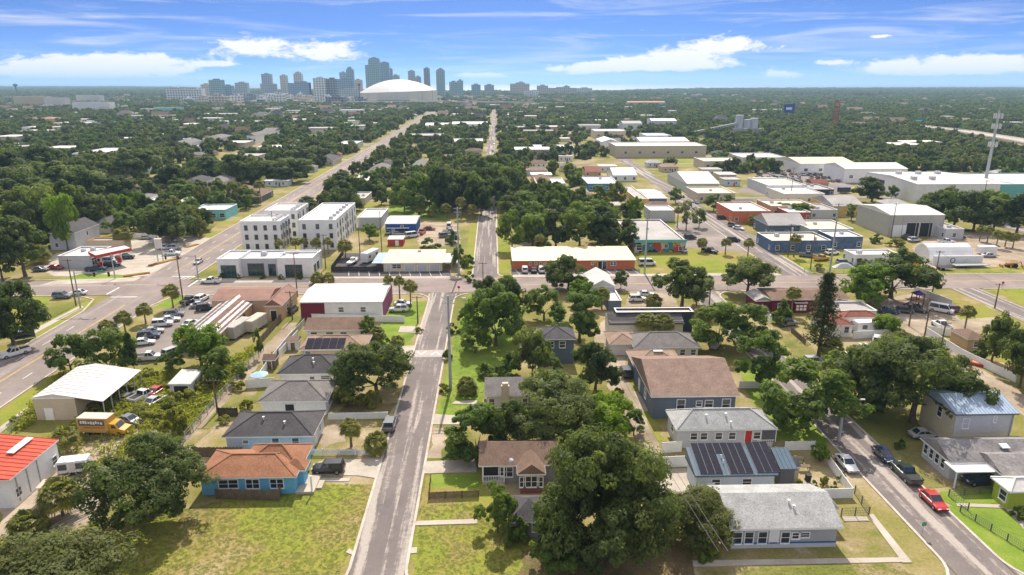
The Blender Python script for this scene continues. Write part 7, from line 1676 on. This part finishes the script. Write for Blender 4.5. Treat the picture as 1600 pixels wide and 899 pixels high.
# ================================================================== downtown
def tower_mat(key, col, dark, floors=3.4, bays=4.0):
    m = bpy.data.materials.new('tower_' + key); m.use_nodes = True; t = m.node_tree; b = t.nodes['Principled BSDF']; b.inputs['Roughness'].default_value = .4
    g = N(t, 'ShaderNodeNewGeometry'); s = N(t, 'ShaderNodeSeparateXYZ'); t.links.new(g.outputs[0], s.inputs[0])
    def saw(o, p, w_):
        a = N(t, 'ShaderNodeMath', operation='MULTIPLY'); t.links.new(o, a.inputs[0]); a.inputs[1].default_value = 1 / p
        f = N(t, 'ShaderNodeMath', operation='FRACT'); t.links.new(a.outputs[0], f.inputs[0])
        c = N(t, 'ShaderNodeMath', operation='GREATER_THAN'); t.links.new(f.outputs[0], c.inputs[0]); c.inputs[1].default_value = w_; return c.outputs[0]
    mu = N(t, 'ShaderNodeMath', operation='MULTIPLY'); t.links.new(saw(s.outputs[2], floors * 2, .35), mu.inputs[0]); t.links.new(saw(s.outputs[0], bays * 2, .3), mu.inputs[1])
    mx = N(t, 'ShaderNodeMix', data_type='RGBA'); t.links.new(mu.outputs[0], mx.inputs[0]); mx.inputs[6].default_value = (*col, 1); mx.inputs[7].default_value = (*dark, 1); t.links.new(mx.outputs[2], b.inputs['Base Color'])
    return m
tm_ = dict(grey=tower_mat('grey', (.40, .42, .43), (.14, .17, .2)), beige=tower_mat('beige', (.58, .5, .4), (.25, .22, .2)), teal=tower_mat('teal', (.24, .36, .37), (.07, .14, .16)), blue=tower_mat('blue', (.2, .28, .38), (.07, .1, .16)), white=tower_mat('white', (.68, .68, .66), (.2, .24, .27)), dark=tower_mat('dark', (.2, .22, .25), (.06, .07, .09)))
def skyscraper(label, m, Y, levels, depth=28, rounded=False):
    """levels: (x0, x1, top row) in photograph pixels, all standing at distance Y."""
    cxp = sum(l[0] + l[1] for l in levels) / (2 * len(levels)); k = px_per_m(Y)
    X0 = (cxp - 800) / k * CY_ + Y * math.tan(YAW)
    e = thing('tower_block', label, 'tower', (X0, Y, 0), group='downtown towers')
    for i, (a, b2, top) in enumerate(levels):
        xa, xb = (a - cxp) / k, (b2 - cxp) / k; h = height_at(X0, Y, top)
        q = MB(); dd = depth / 2 - i * .4; c = min(4, (xb - xa) * .2) if rounded else .8
        prof = [(xa + c, -dd), (xb - c, -dd), (xb, -dd + c), (xb, dd), (xa, dd), (xa, -dd + c)]
        for j in range(6): (x0, y0), (x1, y1) = prof[j], prof[(j + 1) % 6]; q.face([(x0, y0, 0), (x1, y1, 0), (x1, y1, h), (x0, y0, h)])
        q.face([(x, y, h) for x, y in prof]); bd = q.build('shaft' if i == 0 else 'stepped_block', tm_[m], e)
        MB().box((xa + xb) / 2 - (xb - xa) * .22, (xa + xb) / 2 + (xb - xa) * .22, -dd * .4, dd * .4, h + .01, h + 4).build('roof_plant', tm_[m], bd)
    OCC.append((X0 - 60, X0 + 60, Y - 40, Y + 40))
for row_ in (('grey slab tower left of downtown with low podium', 'grey', 2900, [(416, 430, 116), (413, 436, 131)]), ('slim beige tower left of the domed beige tower', 'beige', 2900, [(444, 453.5, 118)]), ('beige tower with small dome top', 'beige', 2900, [(465, 477, 116), (467, 475, 113.5)]), ('wide low blue-grey block left of downtown', 'blue', 2500, [(456, 488, 130), (470, 488, 129)]), ('white and dark striped apartment slab left of the dome', 'white', 2150, [(495, 514, 122.5)]), ('dark striped apartment slab beside the white one', 'dark', 2160, [(514.5, 531, 123.5)]), ('slim grey tower beside the teal needle', 'grey', 2950, [(535, 545, 113.5)]), ('slim teal tower left of the tallest', 'teal', 2900, [(545.5, 556, 109), (547, 554, 106)]), ('blue office block left of the dome', 'blue', 2700, [(531, 553, 124)]), ('tan gabled block left of the dome', 'beige', 2750, [(557, 568, 125)]),
        ('tallest teal glass tower with a stepped top', 'teal', 2850, [(575, 598, 102), (580, 597, 93), (582, 595, 91)]), ('blue-grey tower right behind the tallest', 'blue', 2950, [(597, 611, 98)]), ('thin dark tower edge beside the tallest', 'dark', 3050, [(611, 615.5, 108)]), ('low brown-grey tower behind the dome roof', 'grey', 3000, [(615, 626, 118)]), ('grey tower rising above the dome', 'grey', 2950, [(640, 650, 111)]), ('short grey tower above the dome', 'grey', 3000, [(650, 659, 120)]), ('dark slim tower right of the dome top', 'dark', 2950, [(664, 673, 107)]), ('rounded teal tower right of the dome', 'teal', 2800, [(683, 696, 110), (685, 694, 108)]), ('grey-green mid-rise right of the dome', 'teal', 2700, [(703, 716, 128), (715, 724, 126)]), ('small teal mid-rise farther right of the dome', 'teal', 2800, [(737, 751, 132.5)]), ('grey mid-rise beside the small teal one', 'grey', 2800, [(757, 772, 133)]), ('beige waterfront block with stepped roof', 'beige', 3000, [(797, 827, 131), (808, 820, 129)]), ('second beige waterfront block', 'beige', 3000, [(839, 856, 134)]), ('long beige waterfront block', 'beige', 3000, [(856, 901, 137.5), (880, 890, 135)]), ('white low block before the beach', 'white', 2700, [(818, 841, 143)]), ('far low waterfront block at the tree line', 'white', 3100, [(901, 925, 138)]),
        ('white apartment terrace on the left of downtown', 'white', 2200, [(270, 294, 138), (294, 325, 139)]), ('beige mid-rise left of the grey-green tower', 'beige', 2700, [(323, 336, 132)]), ('grey-green tower left of downtown', 'teal', 2600, [(336, 356, 125)]), ('blue mid-rise between towers on the left', 'blue', 2650, [(356, 370, 134)]), ('grey mid-rise with flat top on the left', 'grey', 2700, [(375, 393, 129.5)]), ('wide dark low block before the left towers', 'dark', 2150, [(352, 386, 150), (316, 352, 154)]), ('low white block right of the left towers', 'white', 2300, [(384, 400, 150)]), ('long white garage block left of the striped slabs', 'white', 2300, [(400, 460, 148)]), ('low grey block behind the striped slabs', 'grey', 2500, [(531, 565, 140)])):
    skyscraper(*row_)
# the domed stadium
Yd = 2130; k = px_per_m(Yd); Xd = (624 - 800) / k + Yd * math.tan(YAW); Rd = 59 / k
e = thing('domed_stadium', 'white domed stadium with slanted roof before the towers', 'stadium', (Xd, Yd, 0)); LAND.append(('the domed stadium', Xd, Yd)); q = MB(); hb, ht = 8, height_at(Xd, Yd - Rd, 144); nseg = 48
def rim(t): return ht + 4 * math.cos(t)
for j in range(nseg):
    a, b2 = 2 * math.pi * j / nseg, 2 * math.pi * (j + 1) / nseg; q.face([(Rd * math.cos(a), Rd * math.sin(a), 0), (Rd * math.cos(b2), Rd * math.sin(b2), 0), (Rd * math.cos(b2), Rd * math.sin(b2), rim(b2)), (Rd * math.cos(a), Rd * math.sin(a), rim(a))])
q.build('wall', paint('stadium_wall', (.55, .53, .48)), e)
for j in range(0, nseg, 3): a = 2 * math.pi * j / nseg; MB().bar((Rd * 1.01 * math.cos(a), Rd * 1.01 * math.sin(a), 0), (Rd * 1.01 * math.cos(a), Rd * 1.01 * math.sin(a), rim(a)), 2.0).build('pilaster', m_offwhite, e)
q = MB(); apex = height_at(Xd, Yd, 124.5); nr = 8
def dp(i, j):
    t = 2 * math.pi * j / nseg; f = i / nr; return (Rd * f * math.cos(t) * 1.005, Rd * f * math.sin(t) * 1.005, rim(t) + (apex - rim(t)) * (1 - f * f) + .05)
for i in range(nr):
    for j in range(nseg): q.face([dp(i, j), dp(i + 1, j), dp(i + 1, j + 1), dp(i, j + 1)] if i else [dp(0, 0), dp(1, j), dp(1, j + 1)])
smooth(q.build('dome', r_white, e)); MB().box(-45, 45, -Rd - 14, -Rd + 4, 0, 9).build('entrance_block', m_dgrey, e); MB().box(-70, 70, -Rd - 16, -Rd - 14.2, 9.2, 11).build('entrance_canopy', m_offwhite, e)
OCC.append((Xd - Rd - 60, Xd + Rd + 60, 1780, Yd + Rd + 20))
rs = random.Random(8)
for k_ in range(26):
    a_ = rs.uniform(285, 560); m_ = rs.choice(['white', 'white', 'grey', 'beige', 'dark', 'blue']); Yk = rs.uniform(1750, 2350)
    w_ = rs.uniform(10, 30); t_ = 129.5 + (55 - rs.uniform(10, 24)) / Yk * F * 1.09
    lv = [(a_, a_ + w_, t_)] + ([(a_ + w_ * .2, a_ + w_ * .6, t_ - rs.uniform(1, 2.5))] if rs.random() < .5 else [])
    skyscraper('', m_, Yk, lv, rs.uniform(18, 34)); o = [q for q in C.objects if q.name.startswith('tower_block') and q.get('label') == ''][0]; del o['label']; o['category'] = 'building'; o.name = 'low_rise_block'
    AUTO.append((o, {'dark': 'dark grey', 'blue': 'blue-grey'}.get(m_, m_) + ' low-rise block', {'dark': 'dark grey', 'blue': 'blue-grey'}.get(m_, m_) + ' low-rise blocks', o.location.x, o.location.y))
# elevated roads
def viaduct(pts, w_, h, label, step=40):
    w = [Vector(p) for p in pts]; e = thing('viaduct', label, 'viaduct', (*w[0], 0)); q, q2 = MB(), MB()
    for a, b2 in zip(w, w[1:]):
        a_, b_ = a - w[0], b2 - w[0]; d = (b_ - a_).normalized(); n = Vector((-d.y, d.x)) * w_ / 2
        q.bar((a_.x, a_.y, h - .8), (b_.x, b_.y, h - .8), w_, 1.6)
        for s in (-1, 1): q2.bar((a_.x + s * n.x, a_.y + s * n.y, h + .55), (b_.x + s * n.x, b_.y + s * n.y, h + .55), .4, 1.1)
        for k_ in range(int((b_ - a_).length / step)): c = a_ + d * (k_ * step + step / 2); MB().box(c.x - w_ * .3, c.x + w_ * .3, c.y - 1, c.y + 1, 0, h - 1.6).build('pier', m_offwhite, e)
    q.build('deck', m_concrete, e); q2.build('barrier', m_offwhite, e)
viaduct([P(490, 165), P(640, 164), P(800, 166), P(960, 168)], 16, 9, 'pale elevated highway crossing in front of the dome')
for (pa, pb) in (((1405, 203), (1460, 209)), ((1460, 209), (1520, 217)), ((1520, 217), (1570, 227)), ((1570, 227), (1640, 242))):
    (xa, ya), (xb, yb) = P(*pa), P(*pb); OCC.append((min(xa, xb) - 8, max(xa, xb) + 8, min(ya, yb) - 38, max(ya, yb) + 12))
viaduct([P(1415, 203), P(1500, 214), P(1600, 232), P(1680, 250)], 18, 6, 'elevated highway curving through the right-hand woods', 30)
x, y = P(563, 166); h = height_at(x, y, 131); e = thing('antenna_tower', 'dark antenna mast left of the dome', 'mast', (x, y, 0)); MB().tube([(0, 0, 0), (0, 0, h)], [1.4, .9], 8).build('shaft', m_dgrey, e); MB().tube([(0, 0, h - 5), (0, 0, h)], 3.2, 10).build('head', m_dgrey, e)
x, y = P(27, 150); h = height_at(x, y, 131); e = thing('water_tower', 'dark green water tower on the left horizon', 'water tower', (x, y, 0)); m_wt = paint('tank_green', (.05, .13, .13)); MB().tube([(0, 0, 0), (0, 0, h - 8)], 3, 10).build('stem', m_wt, e); MB().tube([(0, 0, h - 12), (0, 0, h - 8), (0, 0, h - 3), (0, 0, h)], [3, 9, 9, 3], 16).build('tank', m_wt, e)
# ================================================================== middle distance: houses and trees that fill the blocks
occ = np.array(OCC)
def free(x, y, r=0.0):
    return not np.any((x > occ[:, 0] - r) & (x < occ[:, 1] + r) & (y > occ[:, 2] - r) & (y < occ[:, 3] + r))
rh = random.Random(77)
HOUSE = {}
def house_kit(kd):
    """Unit house: eaves 1 x 1, walls to z=1; scaled per house."""
    a = .5; q = MB(); w_ = .46
    for pts in ([(-w_, -w_), (w_, -w_)], [(w_, -w_), (w_, w_)], [(w_, w_), (-w_, w_)], [(-w_, w_), (-w_, -w_)]): (x0, y0), (x1, y1) = pts; q.face([(x0, y0, 0), (x1, y1, 0), (x1, y1, 1), (x0, y0, 1)])
    r_ = MB(); E = [(-a, -a, 1), (a, -a, 1), (a, a, 1), (-a, a, 1)]; z = 1.55
    if kd == 'hip': r0, r1 = (-.22, 0, z), (.22, 0, z); T_ = [[E[0], E[1], r1, r0], [E[1], E[2], r1], [E[2], E[3], r0, r1], [E[3], E[0], r0]]
    elif kd == 'gx': r0, r1 = (-a, 0, z), (a, 0, z); T_ = [[E[0], E[1], r1, r0], [E[2], E[3], r0, r1], [E[1], E[2], r1], [E[3], E[0], r0]]
    elif kd == 'gy': r0, r1 = (0, -a, z), (0, a, z); T_ = [[E[1], E[2], r1, r0], [E[3], E[0], r0, r1], [E[0], E[1], r0], [E[2], E[3], r1]]
    else: T_ = [[(x, y, 1.08) for x, y, _ in E]] + [[(E[i][0], E[i][1], .95), (E[(i + 1) % 4][0], E[(i + 1) % 4][1], .95), (E[(i + 1) % 4][0], E[(i + 1) % 4][1], 1.08), (E[i][0], E[i][1], 1.08)] for i in range(4)]
    for t_ in T_: r_.face(t_)
    r_.face([(x, y, .99) for x, y, _ in E][::-1])
    return q.mesh('wall', m_white), r_.mesh('roof', sh_grey)
for kd in ('hip', 'gx', 'gy', 'flat'): HOUSE[kd] = house_kit(kd)
WALLS = [('white', m_white), ('off-white', m_offwhite), ('cream', m_cream), ('pale blue', w_paleblue), ('sage', w_greenish), ('beige', w_beige), ('grey', m_lgrey), ('peach', w_peach)]
ROOFS = [('brown', sh_brown), ('tan', sh_tan), ('dark', sh_dark), ('grey', sh_grey), ('pale', sh_lgrey), ('rust', sh_red), ('grey', sh_grey), ('white', r_white)]
n_house = 0; boxes = []
def small_house(x, y, w_, d_, h, kd):
    global n_house
    wn_, wm_ = rh.choice(WALLS); rn, rm_ = rh.choice(ROOFS) if kd != 'flat' else ('white', r_white) if rh.random() < .6 else ('grey', r_grey)
    e = ob('house', None, None, (x, y, 0)); e['category'] = 'house'; e['group'] = 'houses in the middle distance'
    a = ob('wall', HOUSE[kd][0], e); a.scale = (w_, d_, h); paint_slot(a, wm_)
    r_ = ob('roof', HOUSE[kd][1], e); r_.scale = (w_, d_, h); paint_slot(r_, rm_)
    if y < 620:
        for u in ((-.28, 0, .28) if w_ > 10 else (-.22, .22)):
            f, pm = window_mesh('w', 1.1, 1.2, m_trim); o = ob('window', f, e, (u * w_, -d_ * .46 - .01, 1.0)); ob('pane', pm, o)
        f, sm = slab_mesh('d', 1.0, 2.0, rh.choice([m_white, m_red, m_dgrey])); o = ob('door', f, e, (.12 * w_, -d_ * .46 - .01, .1)); ob('door_frame', sm, o)
    AUTO.append((e, wn_ + ' house with ' + rn + ' roof', wn_ + ' houses with ' + rn + ' roofs', x, y))
    boxes.append((x - w_ / 2 - 1, x + w_ / 2 + 1, y - d_ / 2 - 1, y + d_ / 2 + 1)); n_house += 1
for by in np.arange(236, 1250, 21):
    step = 21 if by < 700 else 30
    for bxx in np.arange(-1000, 1000, step):
        x, y = bxx + rh.uniform(-4, 4), by + rh.uniform(-3, 3)
        if abs(x) > .78 * y + 25 or n_house >= 290: continue
        right_ind = x > 60
        dens = .34 if y < 700 else .17
        if -80 < x < -12 and y < 330: dens = .0
        if x < -108 and y < 300: dens = .18
        if x > .26 * y + 30 and y > 420: dens = .035
        if rh.random() > dens: continue
        w_, d_, h = rh.uniform(9, 14), rh.uniform(8, 12), rh.uniform(2.9, 3.5)
        kd = rh.choice(['hip', 'gx', 'gy', 'hip', 'flat'])
        if y > 500 and rh.random() < .3: w_, d_, h, kd = rh.uniform(18, 34), rh.uniform(14, 24), rh.uniform(4, 6.5), 'flat'
        if right_ind and y < 480 and rh.random() < .5: kd = 'flat'
        if not free(x, y, max(w_, d_) / 2 - 1): continue
        if boxes and any(x - w_ / 2 < b_[1] and x + w_ / 2 > b_[0] and y - d_ / 2 < b_[3] and y + d_ / 2 > b_[2] for b_ in boxes[-160:]): continue
        small_house(x, y, w_, d_, h, kd)
occ = np.array(OCC + boxes)
# --- trees: the nearest as trees of their own, the rest as one wooded mass
rt = np.random.default_rng(5)
def grid_pts(y0, y1, sp):
    out = []
    for y in np.arange(y0, y1, sp):
        xm = .8 * y + 40
        xs = np.arange(-xm, xm, sp)
        out.append(np.stack([xs + rt.uniform(-.48, .48, len(xs)) * sp, y + rt.uniform(-.48, .48, len(xs)) * sp], 1))
    return np.concatenate(out)
def keep(pts, r):
    ok = np.ones(len(pts), bool)
    for b_ in occ: ok &= ~((pts[:, 0] > b_[0] - r) & (pts[:, 0] < b_[1] + r) & (pts[:, 1] > b_[2] - r) & (pts[:, 1] < b_[3] + r))
    return pts[ok]
def vnoise(p, s, seed):
    """Smooth value noise, to open glades and yards in the canopy."""
    g = np.random.default_rng(seed).uniform(0, 1, (512, 512)); q = p / s + 200.3; i = np.floor(q).astype(int); f = q - i; f = f * f * (3 - 2 * f); i %= 511
    return (g[i[:, 0], i[:, 1]] * (1 - f[:, 0]) + g[i[:, 0] + 1, i[:, 1]] * f[:, 0]) * (1 - f[:, 1]) + (g[i[:, 0], i[:, 1] + 1] * (1 - f[:, 0]) + g[i[:, 0] + 1, i[:, 1] + 1] * f[:, 0]) * f[:, 1]
lots = [(60, 215, 236, 330), (-88, -40, 200, 300), (150, 260, 195, 300), (-70, -5, 195, 300), (100, 230, 330, 420), (130, 330, 380, 470)]
A = keep(grid_pts(232, 700, 8.6), 2.4)
thin = np.ones(len(A), bool); dens = np.where(A[:, 0] < -105, .66, np.where(A[:, 0] > 55, .36, .62))
for (x0, x1, y0, y1) in lots:
    inn = (A[:, 0] > x0) & (A[:, 0] < x1) & (A[:, 1] > y0) & (A[:, 1] < y1); dens[inn] *= .25
dens[(A[:, 0] > .26 * A[:, 1] + 30) & (A[:, 1] > 430)] = .78
A = A[(vnoise(A, 38, 1) * .6 + rt.uniform(0, .4, len(A))) < dens]
A = A[np.argsort(A[:, 1])]
n_ind = 0
for (x, y) in A[:170]:
    tree_at(['oak', 'dark', 'mid', 'dark', 'olive', 'mid', 'lime'][int(rt.integers(0, 7))], float(x), float(y), float(rt.uniform(6.5, 11)), float(rt.uniform(7, 12.5)), bole=1.0); n_ind += 1
A = A[170:]
Bp = keep(grid_pts(700, 1500, 11.5), 2.0)
dB = np.where(Bp[:, 0] > .26 * Bp[:, 1], .80, .60); Bp = Bp[(vnoise(Bp, 60, 2) * .65 + rt.uniform(0, .35, len(Bp))) < dB]
Bq = keep(grid_pts(1500, 2700, 15), 2.0); dQ = np.where(Bq[:, 0] > .1 * Bq[:, 1], .84, .62); tq = Bq[:, 0] / Bq[:, 1]; dQ[(tq > -.42) & (tq < -.02) & (Bq[:, 1] > 1850)] *= .55; Bq = Bq[(vnoise(Bq, 90, 3) * .65 + rt.uniform(0, .35, len(Bq))) < dQ]
def shore_y(x):
    xs = np.array([s[0] / s[1] for s in shore]); ys = np.array([s[1] for s in shore]); return np.interp(x, xs, ys)
Cp = keep(grid_pts(2700, 12200, 46), 10); Cp = Cp[Cp[:, 1] < shore_y(Cp[:, 0] / Cp[:, 1]) - 60]; Cp = Cp[(vnoise(Cp, 220, 4)) < .80]
def far_crown(seed, n, lobes, m):
    me, _ = broad_crown('far_crown', m, lobes, n, .13, .62, seed=seed, gaps=.05); return me
srcs = [far_crown(2000 + i, 1500, 10, m) for i, m in enumerate((lf_oak, lf_dark, lf_mid, lf_olive, lf_dark, lf_pine))]
def far_patch(seed):
    r_ = np.random.default_rng(seed); vs_, fs_, ag, off = [], [], [], 0
    for k in range(26):
        me = srcs[int(r_.integers(0, 6))]; n = len(me.vertices); co = np.empty(n * 3, np.float32); me.vertices.foreach_get('co', co); co = co.reshape(-1, 3)
        sel = r_.permutation(n // 4)[:150]; idx = (sel[:, None] * 4 + np.arange(4)).ravel(); c = co[idx].copy(); ctr = c.reshape(-1, 4, 3).mean(1, keepdims=True); c = (ctr + (c.reshape(-1, 4, 3) - ctr) * 2.3).reshape(-1, 3)
        rr_, hh = r_.uniform(5, 9), r_.uniform(6, 10); c = c * np.array([rr_, rr_, hh]) + np.array([*r_.uniform(-26, 26, 2), 0]); vs_.append(c); ag.append(np.full(len(c), r_.uniform(0, .8)))
    v = np.concatenate(vs_); n = len(v) // 4; me = bpy.data.meshes.new('far_patch'); me.vertices.add(4 * n); me.loops.add(4 * n); me.polygons.add(n); me.vertices.foreach_set('co', v.astype(np.float32).ravel()); me.loops.foreach_set('vertex_index', np.arange(4 * n, dtype=np.int32)); me.polygons.foreach_set('loop_start', np.arange(0, 4 * n, 4, dtype=np.int32)); me.polygons.foreach_set('loop_total', np.full(n, 4, dtype=np.int32))
    at = me.attributes.new('leaf_age', 'FLOAT', 'POINT'); at.data.foreach_set('value', np.concatenate(ag).astype(np.float32)); me.materials.append([lf_pine, lf_dark, lf_pine][seed % 3]); me.update(); me.validate(); return me  # darker leaf tones put the distance tint into the colour
patches = [far_patch(300 + i) for i in range(5)]
def scatter(name, pts, meshes, scl, label, cat, turn=True):
    """One mass of copies on points (geometry nodes)."""
    col = bpy.data.collections.new(name + '_sources')
    for i, me in enumerate(meshes): col.objects.link(bpy.data.objects.new('%s_source_%02d' % (name, i), me))
    me = bpy.data.meshes.new(name); me.vertices.add(len(pts)); me.vertices.foreach_set('co', np.concatenate([pts, np.zeros((len(pts), 1))], 1).astype(np.float32).ravel())
    for nm, ty, data in (('scl', 'FLOAT_VECTOR', scl.astype(np.float32).ravel()), ('rz', 'FLOAT', (rt.uniform(0, 6.28, len(pts)) * turn).astype(np.float32)), ('pick', 'INT', rt.integers(0, len(meshes), len(pts)).astype(np.int32))):
        at = me.attributes.new(nm, ty, 'POINT'); at.data.foreach_set('vector' if ty == 'FLOAT_VECTOR' else 'value', data)
    me.update(); o = ob(name, me)
    g = bpy.data.node_groups.new(name, 'GeometryNodeTree'); g.interface.new_socket('Geometry', in_out='INPUT', socket_type='NodeSocketGeometry'); g.interface.new_socket('Geometry', in_out='OUTPUT', socket_type='NodeSocketGeometry')
    gi, go = g.nodes.new('NodeGroupInput'), g.nodes.new('NodeGroupOutput'); ci = g.nodes.new('GeometryNodeCollectionInfo'); ci.inputs['Collection'].default_value = col; ci.inputs['Separate Children'].default_value = True; ci.inputs['Reset Children'].default_value = True
    ip = g.nodes.new('GeometryNodeInstanceOnPoints'); ip.inputs['Pick Instance'].default_value = True
    def attr(nm, ty):
        a = g.nodes.new('GeometryNodeInputNamedAttribute'); a.data_type = ty; a.inputs['Name'].default_value = nm; return a.outputs[0]
    cx = g.nodes.new('ShaderNodeCombineXYZ'); g.links.new(attr('rz', 'FLOAT'), cx.inputs[2]); L = g.links
    L.new(gi.outputs[0], ip.inputs['Points']); L.new(ci.outputs[0], ip.inputs['Instance']); L.new(attr('pick', 'INT'), ip.inputs['Instance Index']); L.new(attr('scl', 'FLOAT_VECTOR'), ip.inputs['Scale']); L.new(cx.outputs[0], ip.inputs['Rotation']); L.new(ip.outputs[0], go.inputs[0])
    md = o.modifiers.new('scatter', 'NODES'); md.node_group = g
    return stuff(o, label, cat)
pts = np.concatenate([A, Bp, Bq]); big = np.concatenate([np.full(len(A), 1.0), np.full(len(Bp), 1.15), np.full(len(Bq), 1.5)])
r_ = rt.uniform(3.6, 6.6, len(pts)) * big; scl = np.stack([r_, r_, rt.uniform(4.6, 8.2, len(pts)) * np.minimum(big, 1.2)], 1)
scatter('woods', pts, srcs, scl, 'wooded mass of treetops filling the middle distance', 'woods')
s_ = rt.uniform(.9, 1.25, len(Cp)); scatter('far_woods', Cp, patches, np.stack([s_, s_, s_ * rt.uniform(.9, 1.3, len(Cp))], 1), 'blue-green far woods reaching to the shore', 'woods')
# houses beyond the first few hundred, too small to tell apart
def tiny(kd, wm_, rm_):
    q = MB(); w_, r_ = HOUSE[kd]
    for me, i in ((w_, 0), (r_, 1)):
        o_ = len(q.v); q.v += [tuple(v.co) for v in me.vertices]; q.f += [tuple(o_ + k for k in p.vertices) for p in me.polygons]; q.m += [i] * len(me.polygons)
    return q.mesh('distant_house', [wm_, rm_])
tinies = [tiny('hip', m_offwhite, sh_grey), tiny('gx', m_white, sh_tan), tiny('flat', m_offwhite, r_white), tiny('flat', w_beige, r_lgrey), tiny('hip', w_paleblue, sh_dark), tiny('gx', m_cream, sh_brown), tiny('flat', m_white, r_white)]
hp = keep(grid_pts(760, 3400, 40), 14); hp = hp[(np.abs(hp[:, 0]) < .8 * hp[:, 1]) & (rt.uniform(0, 1, len(hp)) < np.where(hp[:, 0] > .1 * hp[:, 1], .16, .34))]
hw_ = rt.uniform(12, 30, len(hp)); scatter('distant_houses', hp, tinies, np.stack([hw_, rt.uniform(9, 18, len(hp)), rt.uniform(4.5, 9, len(hp))], 1), 'pale roofs of countless small buildings among the far trees', 'houses', turn=False)
# weeds and grass tufts on the rough ground: too many to count
tuft = []
for k in range(3):
    rng = np.random.default_rng(70 + k); n = 26; c = np.concatenate([rng.normal(size=(n, 2)) * .35, rng.uniform(.1, .55, (n, 1))], 1); tuft.append(leaf_mesh('tuft', c, rng.normal(size=(n, 3)) + np.array([0, 0, .4]), rng.uniform(.1, .24, n), rng.uniform(0, 1, n), lf_weed))
lf_grass = leaf_mat('grass', (0.20, 0.23, 0.035), (0.32, 0.30, 0.07), .3)
gtuft = []
for q_ in tuft:
    q_ = q_.copy(); q_.materials.clear(); q_.materials.append(lf_grass); gtuft.append(q_)
def in_poly(poly, n):
    w = np.array([P(*p) for p in poly]); lo, hi = w.min(0), w.max(0); q = rt.uniform(lo, hi, (n, 2)); ins = np.zeros(n, bool); j = len(w) - 1
    for i in range(len(w)):
        c = ((w[i, 1] > q[:, 1]) != (w[j, 1] > q[:, 1])) & (q[:, 0] < (w[j, 0] - w[i, 0]) * (q[:, 1] - w[i, 1]) / (w[j, 1] - w[i, 1] + 1e-9) + w[i, 0]); ins ^= c; j = i
    return q[ins]
wp = np.concatenate([in_poly([(130, 640), (212, 590), (330, 580), (400, 545), (372, 585), (290, 680), (150, 662)], 2600), in_poly([(60, 690), (140, 650), (290, 690), (200, 740)], 350), in_poly([(0, 690), (90, 590), (118, 578), (45, 665)], 400)])
wp = keep(wp, -1.2)
s_ = rt.uniform(.6, 1.7, len(wp)); scatter('weeds', wp, tuft, np.stack([s_, s_, s_ * 1.2], 1), 'yellow-green weeds overgrowing the vehicle lot', 'weeds')
gp = np.concatenate([in_poly([(120, 915), (225, 812), (330, 786), (475, 756), (585, 757), (545, 868), (520, 915)], 5200), in_poly([(650, 915), (655, 790), (745, 785), (840, 850), (850, 915)], 2200), in_poly([(1090, 905), (1090, 890), (1400, 882), (1440, 905)], 700), in_poly([(690, 645), (716, 500), (780, 500), (790, 600), (745, 650)], 1500)])
s_ = rt.uniform(.1, .3, len(gp)); scatter('grass', gp, gtuft, np.stack([s_ * 1.6, s_ * 1.6, s_ * .4], 1), 'grass tufts on the lawns', 'grass')
# ================================================================== labels for trees, small houses and far cars: what each stands beside, then its place in line
def short(l):
    w = l.split()
    while len(w) > 16:
        for d in ('leafy', 'the', 'with', 'a', 'roofs', 'hip', 'far', 'of'):
            if d in w[4:]:
                w.pop(4 + w[4:].index(d)); break
        else: w = w[:16]
    return ' '.join(w)
buckets = {}
for (o, one, many, x, y) in AUTO:
    best = min(LAND, key=lambda l: math.hypot(l[1] - x, (l[2] - y) * .8)); dx, dy = x - best[1], y - best[2]
    rel = ('right of' if dx > 0 else 'left of') if abs(dx) > abs(dy) else ('behind' if dy > 0 else 'in front of')
    buckets.setdefault((one, many, rel, best[0]), []).append((x / y, y, o))
ORD = ['first', 'second', 'third', 'fourth', 'fifth', 'sixth', 'seventh', 'eighth', 'ninth', 'tenth', 'eleventh', 'twelfth', 'thirteenth', 'fourteenth', 'fifteenth', 'sixteenth', 'seventeenth', 'eighteenth', 'nineteenth', 'twentieth']
for (one, many, rel, lm), lst in buckets.items():
    lst.sort(key=lambda t: t[0])
    for i, (_, _, o) in enumerate(lst):
        o['label'] = '%s %s %s' % (one, rel, lm) if len(lst) == 1 else short('%s from left of %s %s %s' % (ORD[min(i, 19)], many, rel, lm))
# ================================================================== the humid air
hz = bpy.data.materials.new('humid_air'); hz.use_nodes = True; t = hz.node_tree; t.nodes.remove(t.nodes['Principled BSDF'])
pv = N(t, 'ShaderNodeVolumePrincipled'); pv.inputs['Color'].default_value = (.44, .70, 1.0, 1); pv.inputs['Density'].default_value = 0.00009; pv.inputs['Anisotropy'].default_value = 0.2
t.links.new(pv.outputs[0], t.nodes['Material Output'].inputs['Volume'])
hb_ = MB().box(-45000, 45000, -2000, 52000, -3, 215).build('haze', hz); stuff(hb_, 'pale blue haze fading the distance', 'haze')
